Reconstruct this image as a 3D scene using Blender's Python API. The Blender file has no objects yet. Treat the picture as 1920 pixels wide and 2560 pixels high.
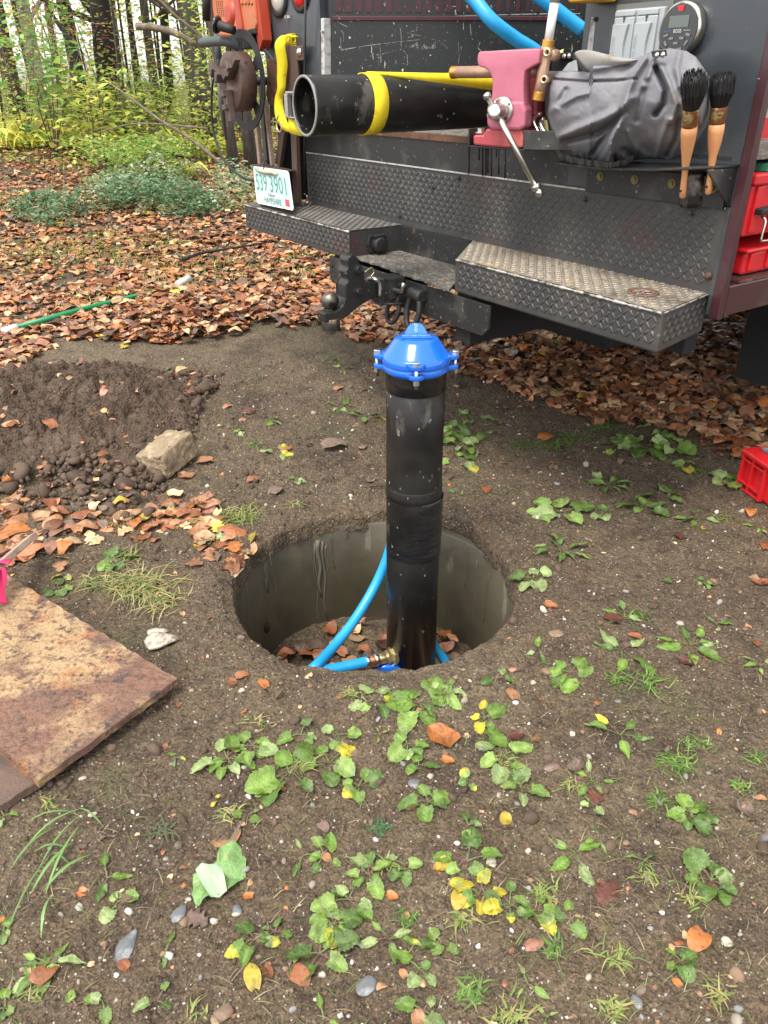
import bpy, math, random
import numpy as np
from mathutils import Vector
PI = math.pi
rng = np.random.default_rng(7); random.seed(7)
sc = bpy.context.scene
# ---------------------------------------------------------------- camera, sky, sun, exposure
cam = bpy.data.cameras.new('camera'); camo = bpy.data.objects.new('camera', cam); sc.collection.objects.link(camo)
PITCH = math.radians(29.3); FPX = 1923.0; CAMH = 1.4
camo.location = (0, 0, CAMH); camo.rotation_euler = (PI/2-PITCH, 0, 0)
cam.sensor_fit = 'VERTICAL'; cam.sensor_height = 36; cam.lens = FPX/2560*36; cam.clip_end = 400; cam.clip_start = .05
sc.camera = camo
SUN_EL, SUN_AZ = math.radians(62), math.radians(215)     # azimuth clockwise from +y
w = bpy.data.worlds.new('World'); sc.world = w; w.use_nodes = True
nt = w.node_tree; bg = nt.nodes['Background']
sky = nt.nodes.new('ShaderNodeTexSky'); sky.sky_type = 'NISHITA'; sky.sun_disc = False
sky.sun_elevation = SUN_EL; sky.sun_rotation = SUN_AZ; sky.dust_density = 1.5; sky.air_density = 1.0
hs = nt.nodes.new('ShaderNodeHueSaturation'); hs.inputs['Saturation'].default_value = .03
nt.links.new(sky.outputs[0], hs.inputs['Color']); nt.links.new(hs.outputs[0], bg.inputs[0]); bg.inputs[1].default_value = .15
sl = bpy.data.lights.new('sun', 'SUN'); sl.energy = 1.5; sl.angle = math.radians(25); sl.color = (1, .93, .83)
slo = bpy.data.objects.new('sun', sl); sc.collection.objects.link(slo)
sd = Vector((math.sin(SUN_AZ)*math.cos(SUN_EL), math.cos(SUN_AZ)*math.cos(SUN_EL), math.sin(SUN_EL)))
slo.rotation_euler = sd.to_track_quat('Z', 'Y').to_euler(); slo.location = (0, 0, 12)
sc.view_settings.view_transform = 'Standard'; sc.view_settings.look = 'None'; sc.view_settings.exposure = 1.42; sc.view_settings.gamma = 1

# ---------------------------------------------------------------- where things stand (rays from the viewpoint meeting real planes)
cP, sP = math.cos(PITCH), math.sin(PITCH)
CO = np.array([0, 0, CAMH])
def ray(x, y):
    u = (x-960)/FPX; v = (y-1280)/FPX
    return np.array([u, cP-v*sP, -(sP+v*cP)])
U = np.array([.5736, -.8192, 0]); W = np.array([.8192, .5736, 0]); Zv = np.array([0, 0, 1.])
TC = np.array([.7335, 2.014, .87]) - U*1.239          # middle of the truck's rear step edge
def L(a, b, z): return TC+U*a+W*b+Zv*z
def B(x, y, b=0.):                                     # point on a plane parallel to the truck's rear
    r = ray(x, y); t = ((TC-CO)@W+b)/(r@W); return CO+r*t
def Bl(x, y, b=0.):
    q = B(x, y, b)-TC; return (q@U, q@W, q[2])
def PLN(x, y, p, n):
    r = ray(x, y); return CO+r*(((p-CO)@n)/(r@n))
HX, HY, HR = -.034, 2.045, .450                          # the dug out well tile
def vnoise(x, y, s, seed=0):
    x = np.asarray(x, float)*s; y = np.asarray(y, float)*s
    xi = np.floor(x); yi = np.floor(y); fx = x-xi; fy = y-yi
    fx = fx*fx*(3-2*fx); fy = fy*fy*(3-2*fy)
    def h(a, b):
        n = np.sin(a*127.1+b*311.7+seed*74.7)*43758.5453
        return n-np.floor(n)
    return (h(xi, yi)*(1-fx)+h(xi+1, yi)*fx)*(1-fy)+(h(xi, yi+1)*(1-fx)+h(xi+1, yi+1)*fx)*fy-.5
def ground(x, y, fine=True):
    x = np.asarray(x, float); y = np.asarray(y, float)
    d = np.clip(y-2.8, 0, 12.0); z = .062*d*d/(d+.8)
    z = z+.10*vnoise(x, y, .35, 3)*np.clip((y-4)/4, 0, 1)
    r = np.hypot(x-HX, y-HY)
    ang = np.arctan2(y-HY, x-HX)
    z = z+.018*np.exp(-((r-HR-.10)/.09)**2)*(1+.8*vnoise(np.cos(ang)*3, np.sin(ang)*3, 1.7, 5))
    z = z-.012*np.exp(-((r-HR)/.025)**2)
    z = z+.02*vnoise(x, y, 1.6, 1)
    m = np.exp(-((x+1.62)/.62)**2-((y-3.3)/.5)**2)      # heap of dug earth
    m = np.minimum(m*1.7, 1.0)
    z = z+.075*m*(1+.65*vnoise(x, y, 5, 9)+.45*vnoise(x, y, 11, 10))
    if fine:
        z = z+.014*vnoise(x, y, 9, 2)+.009*vnoise(x, y, 23, 4)+.007*vnoise(x, y, 55, 6)+m*(.04*vnoise(x, y, 17, 12)+.035*vnoise(x, y, 37, 13))
    return z
def G(x, y):                                            # the ground point seen at photo pixel x, y
    r = ray(x, y); z = 0.
    for _ in range(25):
        p = CO+r*((z-CAMH)/r[2]); z = z*.5+.5*float(ground(p[0], p[1]))
    return np.array([p[0], p[1], float(ground(p[0], p[1]))])
def gz(x, y): return float(ground(x, y))
def nrm(v): v = np.asarray(v, float); return v/np.linalg.norm(v)

# ---------------------------------------------------------------- mesh helpers
class MB:
    def __init__(s): s.v = []; s.f = []; s.sm = []
    def add(s, vs, fs, smooth=False):
        o = len(s.v); s.v += [tuple(map(float, p)) for p in vs]
        s.f += [tuple(i+o for i in f) for f in fs]; s.sm += [smooth]*len(fs); return s
    def prism(s, poly, ext, smooth=False):
        n = len(poly); e = np.asarray(ext, float); poly = [np.asarray(p, float) for p in poly]
        vs = poly+[p+e for p in poly]
        fs = [tuple(range(n))[::-1], tuple(range(n, 2*n))]
        s.add(vs, fs, False); o = len(s.v)-2*n
        for i in range(n): s.f.append((o+i, o+(i+1) % n, o+n+(i+1) % n, o+n+i)); s.sm.append(smooth)
        return s
    def box(s, c, sz, X=(1, 0, 0), Y=(0, 1, 0), Z=(0, 0, 1)):
        c = np.asarray(c, float); X, Y, Z = nrm(X)*sz[0]/2, nrm(Y)*sz[1]/2, nrm(Z)*sz[2]/2
        return s.prism([c-X-Y-Z, c+X-Y-Z, c+X+Y-Z, c-X+Y-Z], 2*Z)
    def lb(s, a0, a1, b0, b1, z0, z1):                  # box in the truck's own axes
        return s.prism([L(a0, b0, z0), L(a1, b0, z0), L(a1, b1, z0), L(a0, b1, z0)], Zv*(z1-z0))
    def lathe(s, prof, o, axis, n=24, cap=True, ph=0., smooth=True):
        o = np.asarray(o, float); A = nrm(axis); h = np.array([0, 0, 1.]) if abs(A[2]) < .9 else np.array([1., 0, 0])
        X = nrm(np.cross(h, A)); Y = np.cross(A, X)
        vs = [o+A*t+(X*math.cos(ph+2*PI*i/n)+Y*math.sin(ph+2*PI*i/n))*r for r, t in prof for i in range(n)]
        fs = [(j*n+i, j*n+(i+1) % n, (j+1)*n+(i+1) % n, (j+1)*n+i) for j in range(len(prof)-1) for i in range(n)]
        s.add(vs, fs, smooth)
        if cap:
            o2 = len(s.v)-len(vs); m = (len(prof)-1)*n
            s.f.append(tuple(o2+i for i in range(n))[::-1]); s.f.append(tuple(o2+m+i for i in range(n))); s.sm += [False, False]
        return s
    def tube(s, pts, r, n=10, cap=True, smooth=True):
        pts = [np.asarray(p, float) for p in pts]; k = len(pts)
        rs = r if hasattr(r, '__len__') else [r]*k
        prev = None; vs = []
        for i, p in enumerate(pts):
            t = nrm(pts[min(i+1, k-1)]-pts[max(i-1, 0)])
            if prev is None: h = np.array([0, 0, 1.]) if abs(t[2]) < .9 else np.array([1., 0, 0]); X = nrm(np.cross(h, t))
            else: X = nrm(prev-t*(prev@t))
            prev = X; Y = np.cross(t, X)
            vs += [p+(X*math.cos(2*PI*j/n)+Y*math.sin(2*PI*j/n))*rs[i] for j in range(n)]
        fs = [(j*n+i, j*n+(i+1) % n, (j+1)*n+(i+1) % n, (j+1)*n+i) for j in range(k-1) for i in range(n)]
        s.add(vs, fs, smooth)
        if cap:
            o2 = len(s.v)-len(vs); m = (k-1)*n
            s.f.append(tuple(o2+i for i in range(n))[::-1]); s.f.append(tuple(o2+m+i for i in range(n))); s.sm += [False, False]
        return s
    def strip(s, pts, wd, th=.002, up=None):            # flat band of width wd along pts; wd vectors
        pts = [np.asarray(p, float) for p in pts]; k = len(pts); vs = []
        for i, p in enumerate(pts):
            wv = np.asarray(wd[i] if np.ndim(wd) == 2 else wd, float)
            t = nrm(pts[min(i+1, k-1)]-pts[max(i-1, 0)]); n = nrm(np.cross(t, wv))*th/2
            vs += [p-wv/2-n, p+wv/2-n, p+wv/2+n, p-wv/2+n]
        fs = [(j*4+i, j*4+(i+1) % 4, (j+1)*4+(i+1) % 4, (j+1)*4+i) for j in range(k-1) for i in range(4)]
        fs += [(3, 2, 1, 0), tuple((k-1)*4+i for i in range(4))]
        return s.add(vs, fs, True)
    def ball(s, c, r, n=12, sz=(1, 1, 1)):
        c = np.asarray(c, float); vs = []; m = n//2
        for i in range(1, m):
            th = PI*i/m
            vs += [c+np.array([math.sin(th)*math.cos(2*PI*j/n)*sz[0], math.sin(th)*math.sin(2*PI*j/n)*sz[1], math.cos(th)*sz[2]])*r for j in range(n)]
        k = len(vs); vs += [c+np.array([0, 0, r*sz[2]]), c-np.array([0, 0, r*sz[2]])]
        fs = [(i*n+j, (i+1)*n+j, (i+1)*n+(j+1) % n, i*n+(j+1) % n) for i in range(m-2) for j in range(n)]
        fs += [(k, j, (j+1) % n) for j in range(n)]+[(k+1, (m-2)*n+(j+1) % n, (m-2)*n+j) for j in range(n)]
        return s.add(vs, fs, True)
def spline(pts, n=8):
    p = [np.asarray(q, float) for q in pts]; p = [2*p[0]-p[1]]+p+[2*p[-1]-p[-2]]; out = []
    for i in range(1, len(p)-2):
        for k in range(n):
            t = k/n
            out.append(.5*((2*p[i])+(-p[i-1]+p[i+1])*t+(2*p[i-1]-5*p[i]+4*p[i+1]-p[i+2])*t*t+(-p[i-1]+3*p[i]-3*p[i+1]+p[i+2])*t**3))
    out.append(p[-2]); return out
def org(parent):
    o = np.zeros(3)
    while parent is not None: o = o+np.array(parent.location); parent = parent.parent
    return o
def build(name, mb, mat, parent=None, loc=None, bev=0., sub=0):
    """one mesh object from world-space shapes; loc = the base of a thing that is one mesh"""
    me = bpy.data.meshes.new(name); off = org(parent)
    if parent is None and loc is not None: off = np.asarray(loc, float)
    V = np.array(mb.v)-off
    me.from_pydata(V.tolist(), [], mb.f); me.polygons.foreach_set('use_smooth', mb.sm); me.materials.append(mat); me.update()
    o = bpy.data.objects.new(name, me); sc.collection.objects.link(o)
    if parent is not None: o.parent = parent
    else: o.location = off
    if bev:
        m = o.modifiers.new('bevel', 'BEVEL'); m.width = bev; m.segments = 2; m.limit_method = 'ANGLE'; m.angle_limit = .6; m.harden_normals = False
    if sub: m = o.modifiers.new('sub', 'SUBSURF'); m.levels = m.render_levels = sub
    return o
def fast(name, V, F, mat, col=None, parent=None, loc=(0, 0, 0), smooth=True):
    """big mesh from arrays; F is (m,k)"""
    me = bpy.data.meshes.new(name); V = np.asarray(V, np.float32)-np.asarray(loc if parent is None else org(parent), np.float32)
    F = np.asarray(F, np.int32); m, k = F.shape
    me.vertices.add(len(V)); me.vertices.foreach_set('co', V.ravel())
    me.loops.add(m*k); me.loops.foreach_set('vertex_index', F.ravel())
    me.polygons.add(m); me.polygons.foreach_set('loop_start', np.arange(m, dtype=np.int32)*k); me.polygons.foreach_set('loop_total', np.full(m, k, np.int32))
    me.polygons.foreach_set('use_smooth', np.full(m, smooth)); me.update(calc_edges=True)
    if col is not None:
        a = me.color_attributes.new('col', 'FLOAT_COLOR', 'POINT'); a.data.foreach_set('color', np.c_[col, np.ones(len(col))].astype(np.float32).ravel())
    me.materials.append(mat); o = bpy.data.objects.new(name, me); sc.collection.objects.link(o)
    if parent is not None: o.parent = parent
    else: o.location = tuple(map(float, loc))
    return o
def tag(o, label=None, cat=None, group=None, kind=None):
    if label: o['label'] = label
    if cat: o['category'] = cat
    if group: o['group'] = group
    if kind: o['kind'] = kind
    return o
def thing(name, loc, label, cat, group=None):
    o = bpy.data.objects.new(name, None); sc.collection.objects.link(o); o.location = tuple(map(float, loc)); o.empty_display_size = .1
    return tag(o, label, cat, group)
def text(name, s, p, X, Y, h, mat, parent, w=None, ext=.0006, font_sp=1.0, italic=0., n=None):
    """lettering: p = lower left corner, X/Y = directions of writing and of up"""
    cu = bpy.data.curves.new(name, 'FONT'); cu.body = s; cu.size = 1; cu.extrude = 0; cu.resolution_u = 3; cu.space_character = font_sp; cu.shear = italic
    t = bpy.data.objects.new(name, cu); sc.collection.objects.link(t); bpy.context.view_layer.update()
    me = t.to_mesh(); V = np.array([v.co[:] for v in me.vertices]); F = [tuple(q.vertices) for q in me.polygons]
    t.to_mesh_clear(); bpy.data.objects.remove(t)
    V[:, 0] -= V[:, 0].min(); V[:, 1] -= V[:, 1].min(); hh = V[:, 1].max(); ww = V[:, 0].max()
    sy = h/hh; sx = (w/ww) if w else sy
    X, Y = nrm(X), nrm(Y); N = np.cross(X, Y)
    P = [np.asarray(p)+X*v[0]*sx+Y*v[1]*sy for v in V]
    k = len(P); vs = P+[q+N*ext for q in P]
    mb = MB(); mb.add(vs, [tuple(i+k for i in f) for f in F], False)
    return build(name, mb, mat, parent)

# ---------------------------------------------------------------- materials
def mk(name, base, rough=.6, metal=0., layers=(), bump=(), coat=0., spec=.5, attr=None, trans=0., bs=1.0):
    """layers: (kind, scale, detail, lo, hi, colour, rough or None[, (sx,sy,sz)[, distortion]]) blended over base; bump: (kind, scale, strength, dist[, (sx,sy,sz)])"""
    m = bpy.data.materials.new(name); m.use_nodes = True; t = m.node_tree; N = t.nodes; K = t.links
    bs_ = N['Principled BSDF']; tc = N.new('ShaderNodeTexCoord')
    def tex(kind, scale, detail, vec, dist=0.):
        mp = N.new('ShaderNodeMapping'); K.new(tc.outputs['Object'], mp.inputs[0]); mp.inputs['Scale'].default_value = vec or (1, 1, 1)
        if kind == 'noise':
            x = N.new('ShaderNodeTexNoise'); x.inputs['Scale'].default_value = scale; x.inputs['Detail'].default_value = detail; x.inputs['Roughness'].default_value = .62; x.inputs['Distortion'].default_value = dist; o = x.outputs['Fac']
        elif kind == 'vor':
            x = N.new('ShaderNodeTexVoronoi'); x.inputs['Scale'].default_value = scale; o = x.outputs['Distance']
        elif kind == 'crack':
            x = N.new('ShaderNodeTexVoronoi'); x.feature = 'DISTANCE_TO_EDGE'; x.inputs['Scale'].default_value = scale; o = x.outputs['Distance']
        elif kind == 'wave':
            x = N.new('ShaderNodeTexWave'); x.inputs['Scale'].default_value = scale; x.inputs['Distortion'].default_value = dist or 1.; x.inputs['Detail'].default_value = detail; o = x.outputs['Fac']
        K.new(mp.outputs[0], x.inputs['Vector']); return o
    if attr:
        at = N.new('ShaderNodeAttribute'); at.attribute_name = 'col'; cur = at.outputs['Color']
    else:
        rg = N.new('ShaderNodeRGB'); rg.outputs[0].default_value = (*base, 1); cur = rg.outputs[0]
    rv = N.new('ShaderNodeValue'); rv.outputs[0].default_value = rough; rc = rv.outputs[0]
    for l in layers:
        kind, scale, detail, lo, hi, col, rr = l[:7]; vec = l[7] if len(l) > 7 else None; ds = l[8] if len(l) > 8 else 0.
        o = tex(kind, scale, detail, vec, ds)
        mr = N.new('ShaderNodeMapRange'); mr.inputs['From Min'].default_value = lo; mr.inputs['From Max'].default_value = hi; K.new(o, mr.inputs['Value'])
        mx = N.new('ShaderNodeMix'); mx.data_type = 'RGBA'; K.new(mr.outputs[0], mx.inputs['Factor']); K.new(cur, mx.inputs[6])
        if isinstance(col, float):                      # multiply own colour
            mu = N.new('ShaderNodeMix'); mu.data_type = 'RGBA'; mu.blend_type = 'MULTIPLY'; mu.inputs['Factor'].default_value = 1; K.new(cur, mu.inputs[6]); mu.inputs[7].default_value = (col, col, col, 1); K.new(mu.outputs[2], mx.inputs[7])
        else: mx.inputs[7].default_value = (*col, 1)
        cur = mx.outputs[2]
        if rr is not None:
            m2 = N.new('ShaderNodeMix'); K.new(mr.outputs[0], m2.inputs[0]); K.new(rc, m2.inputs[2]); m2.inputs[3].default_value = rr; rc = m2.outputs[0]
    K.new(cur, bs_.inputs['Base Color']); K.new(rc, bs_.inputs['Roughness'])
    bs_.inputs['Metallic'].default_value = metal; bs_.inputs['Coat Weight'].default_value = coat; bs_.inputs['Specular IOR Level'].default_value = spec
    nn = None
    for bq in bump:
        kind, scale, st, di = bq[:4]; vec = bq[4] if len(bq) > 4 else None
        o = tex(kind, scale, 5, vec); b = N.new('ShaderNodeBump'); b.inputs['Strength'].default_value = st; b.inputs['Distance'].default_value = di; K.new(o, b.inputs['Height'])
        if nn is not None: K.new(nn, b.inputs['Normal'])
        nn = b.outputs[0]
    if nn is not None: K.new(nn, bs_.inputs['Normal'])
    if trans:
        tr = N.new('ShaderNodeBsdfTranslucent'); K.new(cur, tr.inputs[0]); ms = N.new('ShaderNodeMixShader'); ms.inputs[0].default_value = trans
        K.new(bs_.outputs[0], ms.inputs[1]); K.new(tr.outputs[0], ms.inputs[2]); K.new(ms.outputs[0], N['Material Output'].inputs[0])
    return m
M = {}
M['soil'] = mk('soil', (.195, .132, .078), .85, layers=[
    ('noise', .9, 5, .42, .60, (.275, .205, .122), None), ('noise', 2.3, 6, .52, .66, (.105, .068, .044), None),
    ('noise', 2.1, 7, .56, .70, (.150, .150, .060), None), ('noise', 11, 6, .5, .7, (.095, .062, .040), None), ('noise', 14, 6, .56, .7, (.23, .175, .115), None), ('noise', 60, 3, .3, .75, .45, None), ('noise', 200, 2, .35, .62, .5, None),
    ('noise', 130, 2, .60, .68, (.21, .16, .11), None), ('vor', 55, 0, .13, .09, (.50, .46, .40), .7), ('vor', 31, 0, .10, .07, (.22, .15, .10), .7), ('vor', 95, 0, .12, .08, (.30, .25, .19), .7)],
    bump=[('noise', 24, 1., .03), ('noise', 80, 1.0, .014), ('vor', 90, 1., .006)])
M['concrete'] = mk('concrete', (.095, .083, .056), .55, layers=[('noise', 3, 6, .4, .7, (.042, .036, .025), .4), ('noise', 8, 6, .62, .7, (.20, .18, .14), .8, (1, 1, .25)), ('vor', 30, 0, .08, .05, (.02, .02, .015), .8), ('noise', 2.2, 3, .55, .7, (.06, .06, .032), .5)], bump=[('noise', 30, .3, .004), ('noise', 6, .3, .01)])  # base tone lowered to carry the shade inside the hole
M['plastic_black'] = mk('plastic_black', (.009, .009, .009), .34, spec=.28, layers=[('noise', 9, 8, .60, .66, (.07, .065, .055), .6, (1, 1, .5)), ('vor', 34, 0, .10, .07, (.36, .33, .28), .8, (1, 1, .6)), ('noise', 34, 8, .665, .69, (.30, .28, .24), .8), ('noise', 20, 8, .68, .72, (.22, .20, .17), .7, (1, 1, .3)), ('noise', 4, 3, .45, .7, (.025, .024, .022), .5)], bump=[('noise', 14, .15, .004, (1, 1, .3)), ('noise', 120, .1, .001)])
M['tape_black'] = mk('tape_black', (.010, .010, .012), .22, layers=[('noise', 12, 4, .5, .8, (.03, .03, .03), .4, (1, 1, 6))], bump=[('noise', 16, .5, .004, (1, 1, 5)), ('noise', 60, .15, .001)])
M['blue_paint'] = mk('blue_paint', (.008, .12, .60), .16, coat=.5, layers=[('noise', 14, 4, .55, .8, (.012, .15, .64), .28), ('vor', 60, 0, .06, .04, (.3, .4, .6), .6)], bump=[('noise', 70, .12, .001), ('noise', 12, .15, .002)])
M['blue_paint_light'] = mk('blue_letter', (.25, .45, .85), .4)
M['hose'] = mk('hose', (.018, .30, .62), .33, layers=[('noise', 25, 5, .62, .72, (.10, .16, .18), .6), ('noise', 5, 3, .4, .7, (.03, .36, .70), .4)], bump=[('noise', 30, .06, .002)])
M['zinc'] = mk('zinc', (.62, .62, .60), .32, 1., layers=[('noise', 60, 4, .55, .75, (.35, .33, .30), .5)])
M['steel'] = mk('steel', (.55, .53, .50), .28, 1., layers=[('noise', 40, 5, .55, .72, (.22, .18, .14), .55)])
M['worn_steel'] = mk('worn_steel', (.13, .12, .11), .4, .8, layers=[('noise', 22, 5, .55, .68, (.36, .26, .16), .4), ('noise', 14, 5, .5, .6, (.025, .024, .023), .5)])
M['brass'] = mk('brass', (.46, .29, .21), .42, .5, layers=[('noise', 30, 5, .5, .72, (.34, .21, .15), .55)], bump=[('noise', 160, .4, .001)])
M['thread'] = mk('thread', (.62, .33, .08), .35, .9, layers=[('noise', 60, 5, .5, .7, (.35, .17, .05), .5)])
M['brass_bright'] = mk('brass_bright', (.72, .60, .34), .3, .9)
M['tread'] = mk('tread_black', (.046, .046, .046), .46, .15, layers=[
    ('noise', 5, 7, .50, .66, (.072, .068, .062), .42), ('noise', 3.2, 7, .60, .74, (.075, .035, .035), .5), ('noise', 4.1, 8, .64, .72, (.14, .11, .07), .6), ('noise', 60, 6, .64, .70, (.16, .15, .14), .5)],
    bump=[('noise', 70, .25, .002)])
M['tread_worn'] = mk('tread_worn', (.29, .25, .20), .5, .2, layers=[
    ('noise', 4, 7, .52, .68, (.12, .108, .092), .4), ('noise', 9, 7, .55, .68, (.42, .31, .17), .5), ('noise', 120, 4, .5, .66, (.10, .09, .08), .45), ('noise', 4, 5, .62, .72, (.12, .045, .03), .6)], bump=[('noise', 90, .35, .002)])
M['edge_bright'] = mk('edge_bright', (.50, .48, .44), .38, .6, layers=[('noise', 25, 6, .48, .6, (.07, .068, .062), .45), ('noise', 60, 5, .55, .65, (.33, .27, .2), .5)])
M['rust_ring'] = mk('rust_ring', (.11, .055, .04), .7, layers=[('noise', 40, 6, .5, .7, (.17, .09, .06), .8)], bump=[('noise', 80, .5, .002)])
M['black_steel'] = mk('black_steel', (.024, .025, .026), .42, .2, layers=[('noise', 6, 7, .52, .70, (.075, .070, .063), .55), ('noise', 70, 3, .66, .70, (.22, .20, .17), .5), ('noise', 12, 6, .66, .70, (.14, .06, .03), .7)], bump=[('noise', 30, .15, .003)])
M['deck'] = mk('deck', (.16, .135, .11), .75, layers=[('noise', 26, 8, .45, .6, (.05, .045, .04), None, (1, 1, 1)), ('noise', 60, 6, .55, .7, (.33, .29, .23), .8)], bump=[('noise', 50, .6, .006)])
M['grit'] = mk('grit', (.085, .078, .070), .8, layers=[('noise', 70, 6, .5, .62, (.24, .21, .17), .85), ('noise', 8, 4, .5, .7, (.03, .03, .03), None)], bump=[('noise', 90, .9, .006), ('vor', 120, .6, .004)])
M['truck_grey'] = mk('truck_grey', (.034, .040, .047), .34, layers=[('noise', 3, 6, .45, .7, (.060, .068, .077), .45), ('noise', 14, 6, .62, .8, (.09, .095, .10), .5, (1, 1, .12)), ('vor', 35, 0, .035, .02, (.4, .4, .4), .6)], bump=[('noise', 60, .06, .001)], coat=.2)
M['maroon'] = mk('maroon', (.045, .014, .018), .35, layers=[('noise', 6, 6, .5, .7, (.050, .030, .031), .5), ('noise', 60, 5, .70, .73, (.5, .45, .42), .6), ('noise', 9, 5, .62, .7, (.02, .016, .017), .5)], coat=.2)
M['scratched'] = mk('scratched', (.010, .013, .013), .38, layers=[
    ('noise', 2.5, 5, .5, .7, (.020, .024, .023), .45), ('noise', 55, 4, .685, .70, (.52, .50, .46), .7), ('noise', 30, 6, .69, .705, (.50, .48, .44), .7, (.25, 1, 2.5)), ('noise', 26, 6, .69, .705, (.5, .48, .44), .7, (3, 1, .35)), ('noise', 9, 8, .70, .715, (.45, .42, .38), .7)])
M['scratch'] = mk('scratch', (.27, .26, .24), .7, layers=[('noise', 60, 5, .5, .6, (.03, .032, .032), .5)])
M['slot'] = mk('slot_maroon', (.050, .008, .014), .45, layers=[('noise', 50, 6, .66, .69, (.45, .40, .36), .7), ('noise', 20, 6, .5, .7, (.015, .010, .011), .5)])
M['worn_white'] = mk('worn_white', (.42, .43, .42), .6, layers=[('noise', 30, 6, .5, .65, (.20, .16, .12), .7), ('noise', 12, 6, .6, .7, (.04, .04, .04), .6)])
M['rust'] = mk('rust', (.085, .040, .024), .7, .1, layers=[('noise', 14, 7, .45, .7, (.20, .085, .035), .75), ('noise', 40, 6, .5, .7, (.045, .026, .020), .6)], bump=[('noise', 80, .4, .002)])
M['rust_dark'] = mk('rust_dark', (.088, .055, .045), .5, .3, layers=[('noise', 14, 7, .45, .7, (.115, .060, .042), .6), ('noise', 60, 5, .6, .7, (.03, .022, .02), .5)], bump=[('noise', 120, .2, .001)])
M['rust_plate'] = mk('rust_plate', (.20, .105, .070), .68, .1, layers=[
    ('noise', 3.5, 8, .45, .60, (.135, .078, .060), .7), ('noise', 2.3, 9, .50, .58, (.40, .27, .145), .7, None, .8), ('noise', 9, 9, .55, .66, (.36, .15, .06), .75), ('noise', 28, 9, .60, .70, (.07, .045, .038), .8), ('noise', 45, 6, .55, .64, (.20, .11, .08), .7), ('noise', 18, 8, .56, .66, (.075, .052, .052), .6), ('noise', 30, 8, .58, .68, (.055, .038, .035), .5), ('noise', 90, 5, .45, .72, .55, None), ('vor', 60, 0, .09, .05, (.05, .03, .025), .6)],
    bump=[('noise', 16, .9, .016), ('noise', 60, 1., .008), ('noise', 9, .5, .02)])
M['paint_pink'] = mk('paint_pink', (.43, .125, .185), .5, layers=[('noise', 5, 5, .45, .7, (.37, .09, .135), .5), ('noise', 60, 4, .72, .74, (.13, .08, .09), .6), ('noise', 12, 6, .64, .7, (.52, .21, .24), .5)], bump=[('noise', 70, .35, .002), ('noise', 18, .25, .004)], coat=.15)
M['paint_pink_worn'] = mk('paint_red_worn', (.36, .055, .07), .5, layers=[('noise', 6, 6, .45, .62, (.55, .17, .11), .55), ('noise', 22, 6, .6, .7, (.30, .05, .05), .5)], bump=[('noise', 60, .3, .002)])
M['strap'] = mk('strap', (.78, .62, .012), .75, layers=[('noise', 14, 6, .60, .70, (.42, .30, .03), .8), ('noise', 40, 6, .66, .70, (.16, .11, .03), .8)], bump=[('wave', 100, .5, .002)])
M['cloth'] = mk('cloth', (.165, .165, .185), .85, layers=[('noise', 5, 6, .45, .62, (.225, .22, .225), .9), ('noise', 9, 7, .60, .68, (.17, .12, .08), .9), ('noise', 130, 4, .5, .7, .82, None), ('vor', 70, 0, .05, .03, (.05, .05, .06), .9)], bump=[('noise', 400, .25, .001), ('noise', 9, .35, .01)])
M['cloth_pale'] = mk('cloth_pale', (.25, .24, .225), .9, layers=[('noise', 12, 8, .55, .66, (.22, .15, .10), .9), ('noise', 5, 5, .5, .7, (.27, .265, .275), .9)], bump=[('noise', 300, .3, .001)])
M['black_and_shade'] = mk('black_and_shade', (.012, .012, .014), .9)  # near black for drips and bars, also stands for shade in holes and recesses
M['rubber'] = mk('rubber', (.014, .014, .015), .6, layers=[('noise', 20, 5, .55, .8, (.035, .035, .035), .7)])
M['wood'] = mk('wood_handle', (.60, .28, .12), .5, layers=[('noise', 20, 5, .5, .75, (.55, .22, .10), .55, (3, 3, .5)), ('noise', 14, 6, .68, .71, (.12, .05, .03), .6)], bump=[('noise', 60, .1, .001)])
M['ferrule'] = mk('ferrule', (.22, .085, .035), .5, .6, layers=[('noise', 40, 5, .5, .6, (.55, .46, .22), .35)])
M['bristle'] = mk('bristle', (.010, .010, .011), .6)
M['abs_grey'] = mk('box_grey', (.33, .36, .37), .45, layers=[('noise', 10, 5, .55, .75, (.26, .28, .28), .55)])
M['abs_dark'] = mk('abs_dark', (.05, .055, .06), .4)
M['glass_black'] = mk('glass_black', (.008, .008, .009), .15, coat=.6)
M['lcd'] = mk('lcd', (.11, .13, .12), .25)
M['white_print'] = mk('white_print', (.6, .6, .6), .5)
M['red_print'] = mk('red_print', (.6, .02, .03), .4)
M['blue_print'] = mk('blue_print', (.03, .2, .5), .4)
M['yellow'] = mk('yellow_plastic', (.75, .46, .02), .4)
M['orange'] = mk('orange_plastic', (.47, .135, .05), .5, layers=[('noise', 10, 5, .5, .75, (.38, .14, .07), .55), ('noise', 30, 6, .6, .7, (.25, .09, .05), .6)])
M['orange_red'] = mk('orange_red', (.38, .045, .020), .45)
M['plate'] = mk('plate_paint', (.33, .42, .42), .35, layers=[('noise', 5, 3, .42, .6, (.27, .40, .37), .35), ('noise', 50, 5, .68, .71, (.35, .22, .13), .6)])
M['green_print'] = mk('green_print', (.010, .16, .10), .4)
M['black_print'] = mk('black_print', (.02, .03, .025), .5)
M['red_plastic'] = mk('red_plastic', (.56, .012, .018), .4, layers=[('noise', 12, 5, .5, .75, (.48, .02, .022), .5), ('noise', 60, 5, .68, .70, (.7, .35, .3), .6)], bump=[('noise', 50, .1, .001)])
M['red_lens'] = mk('red_lens', (.55, .008, .018), .15, coat=.7, bump=[('vor', 120, .4, .002)])
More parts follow.
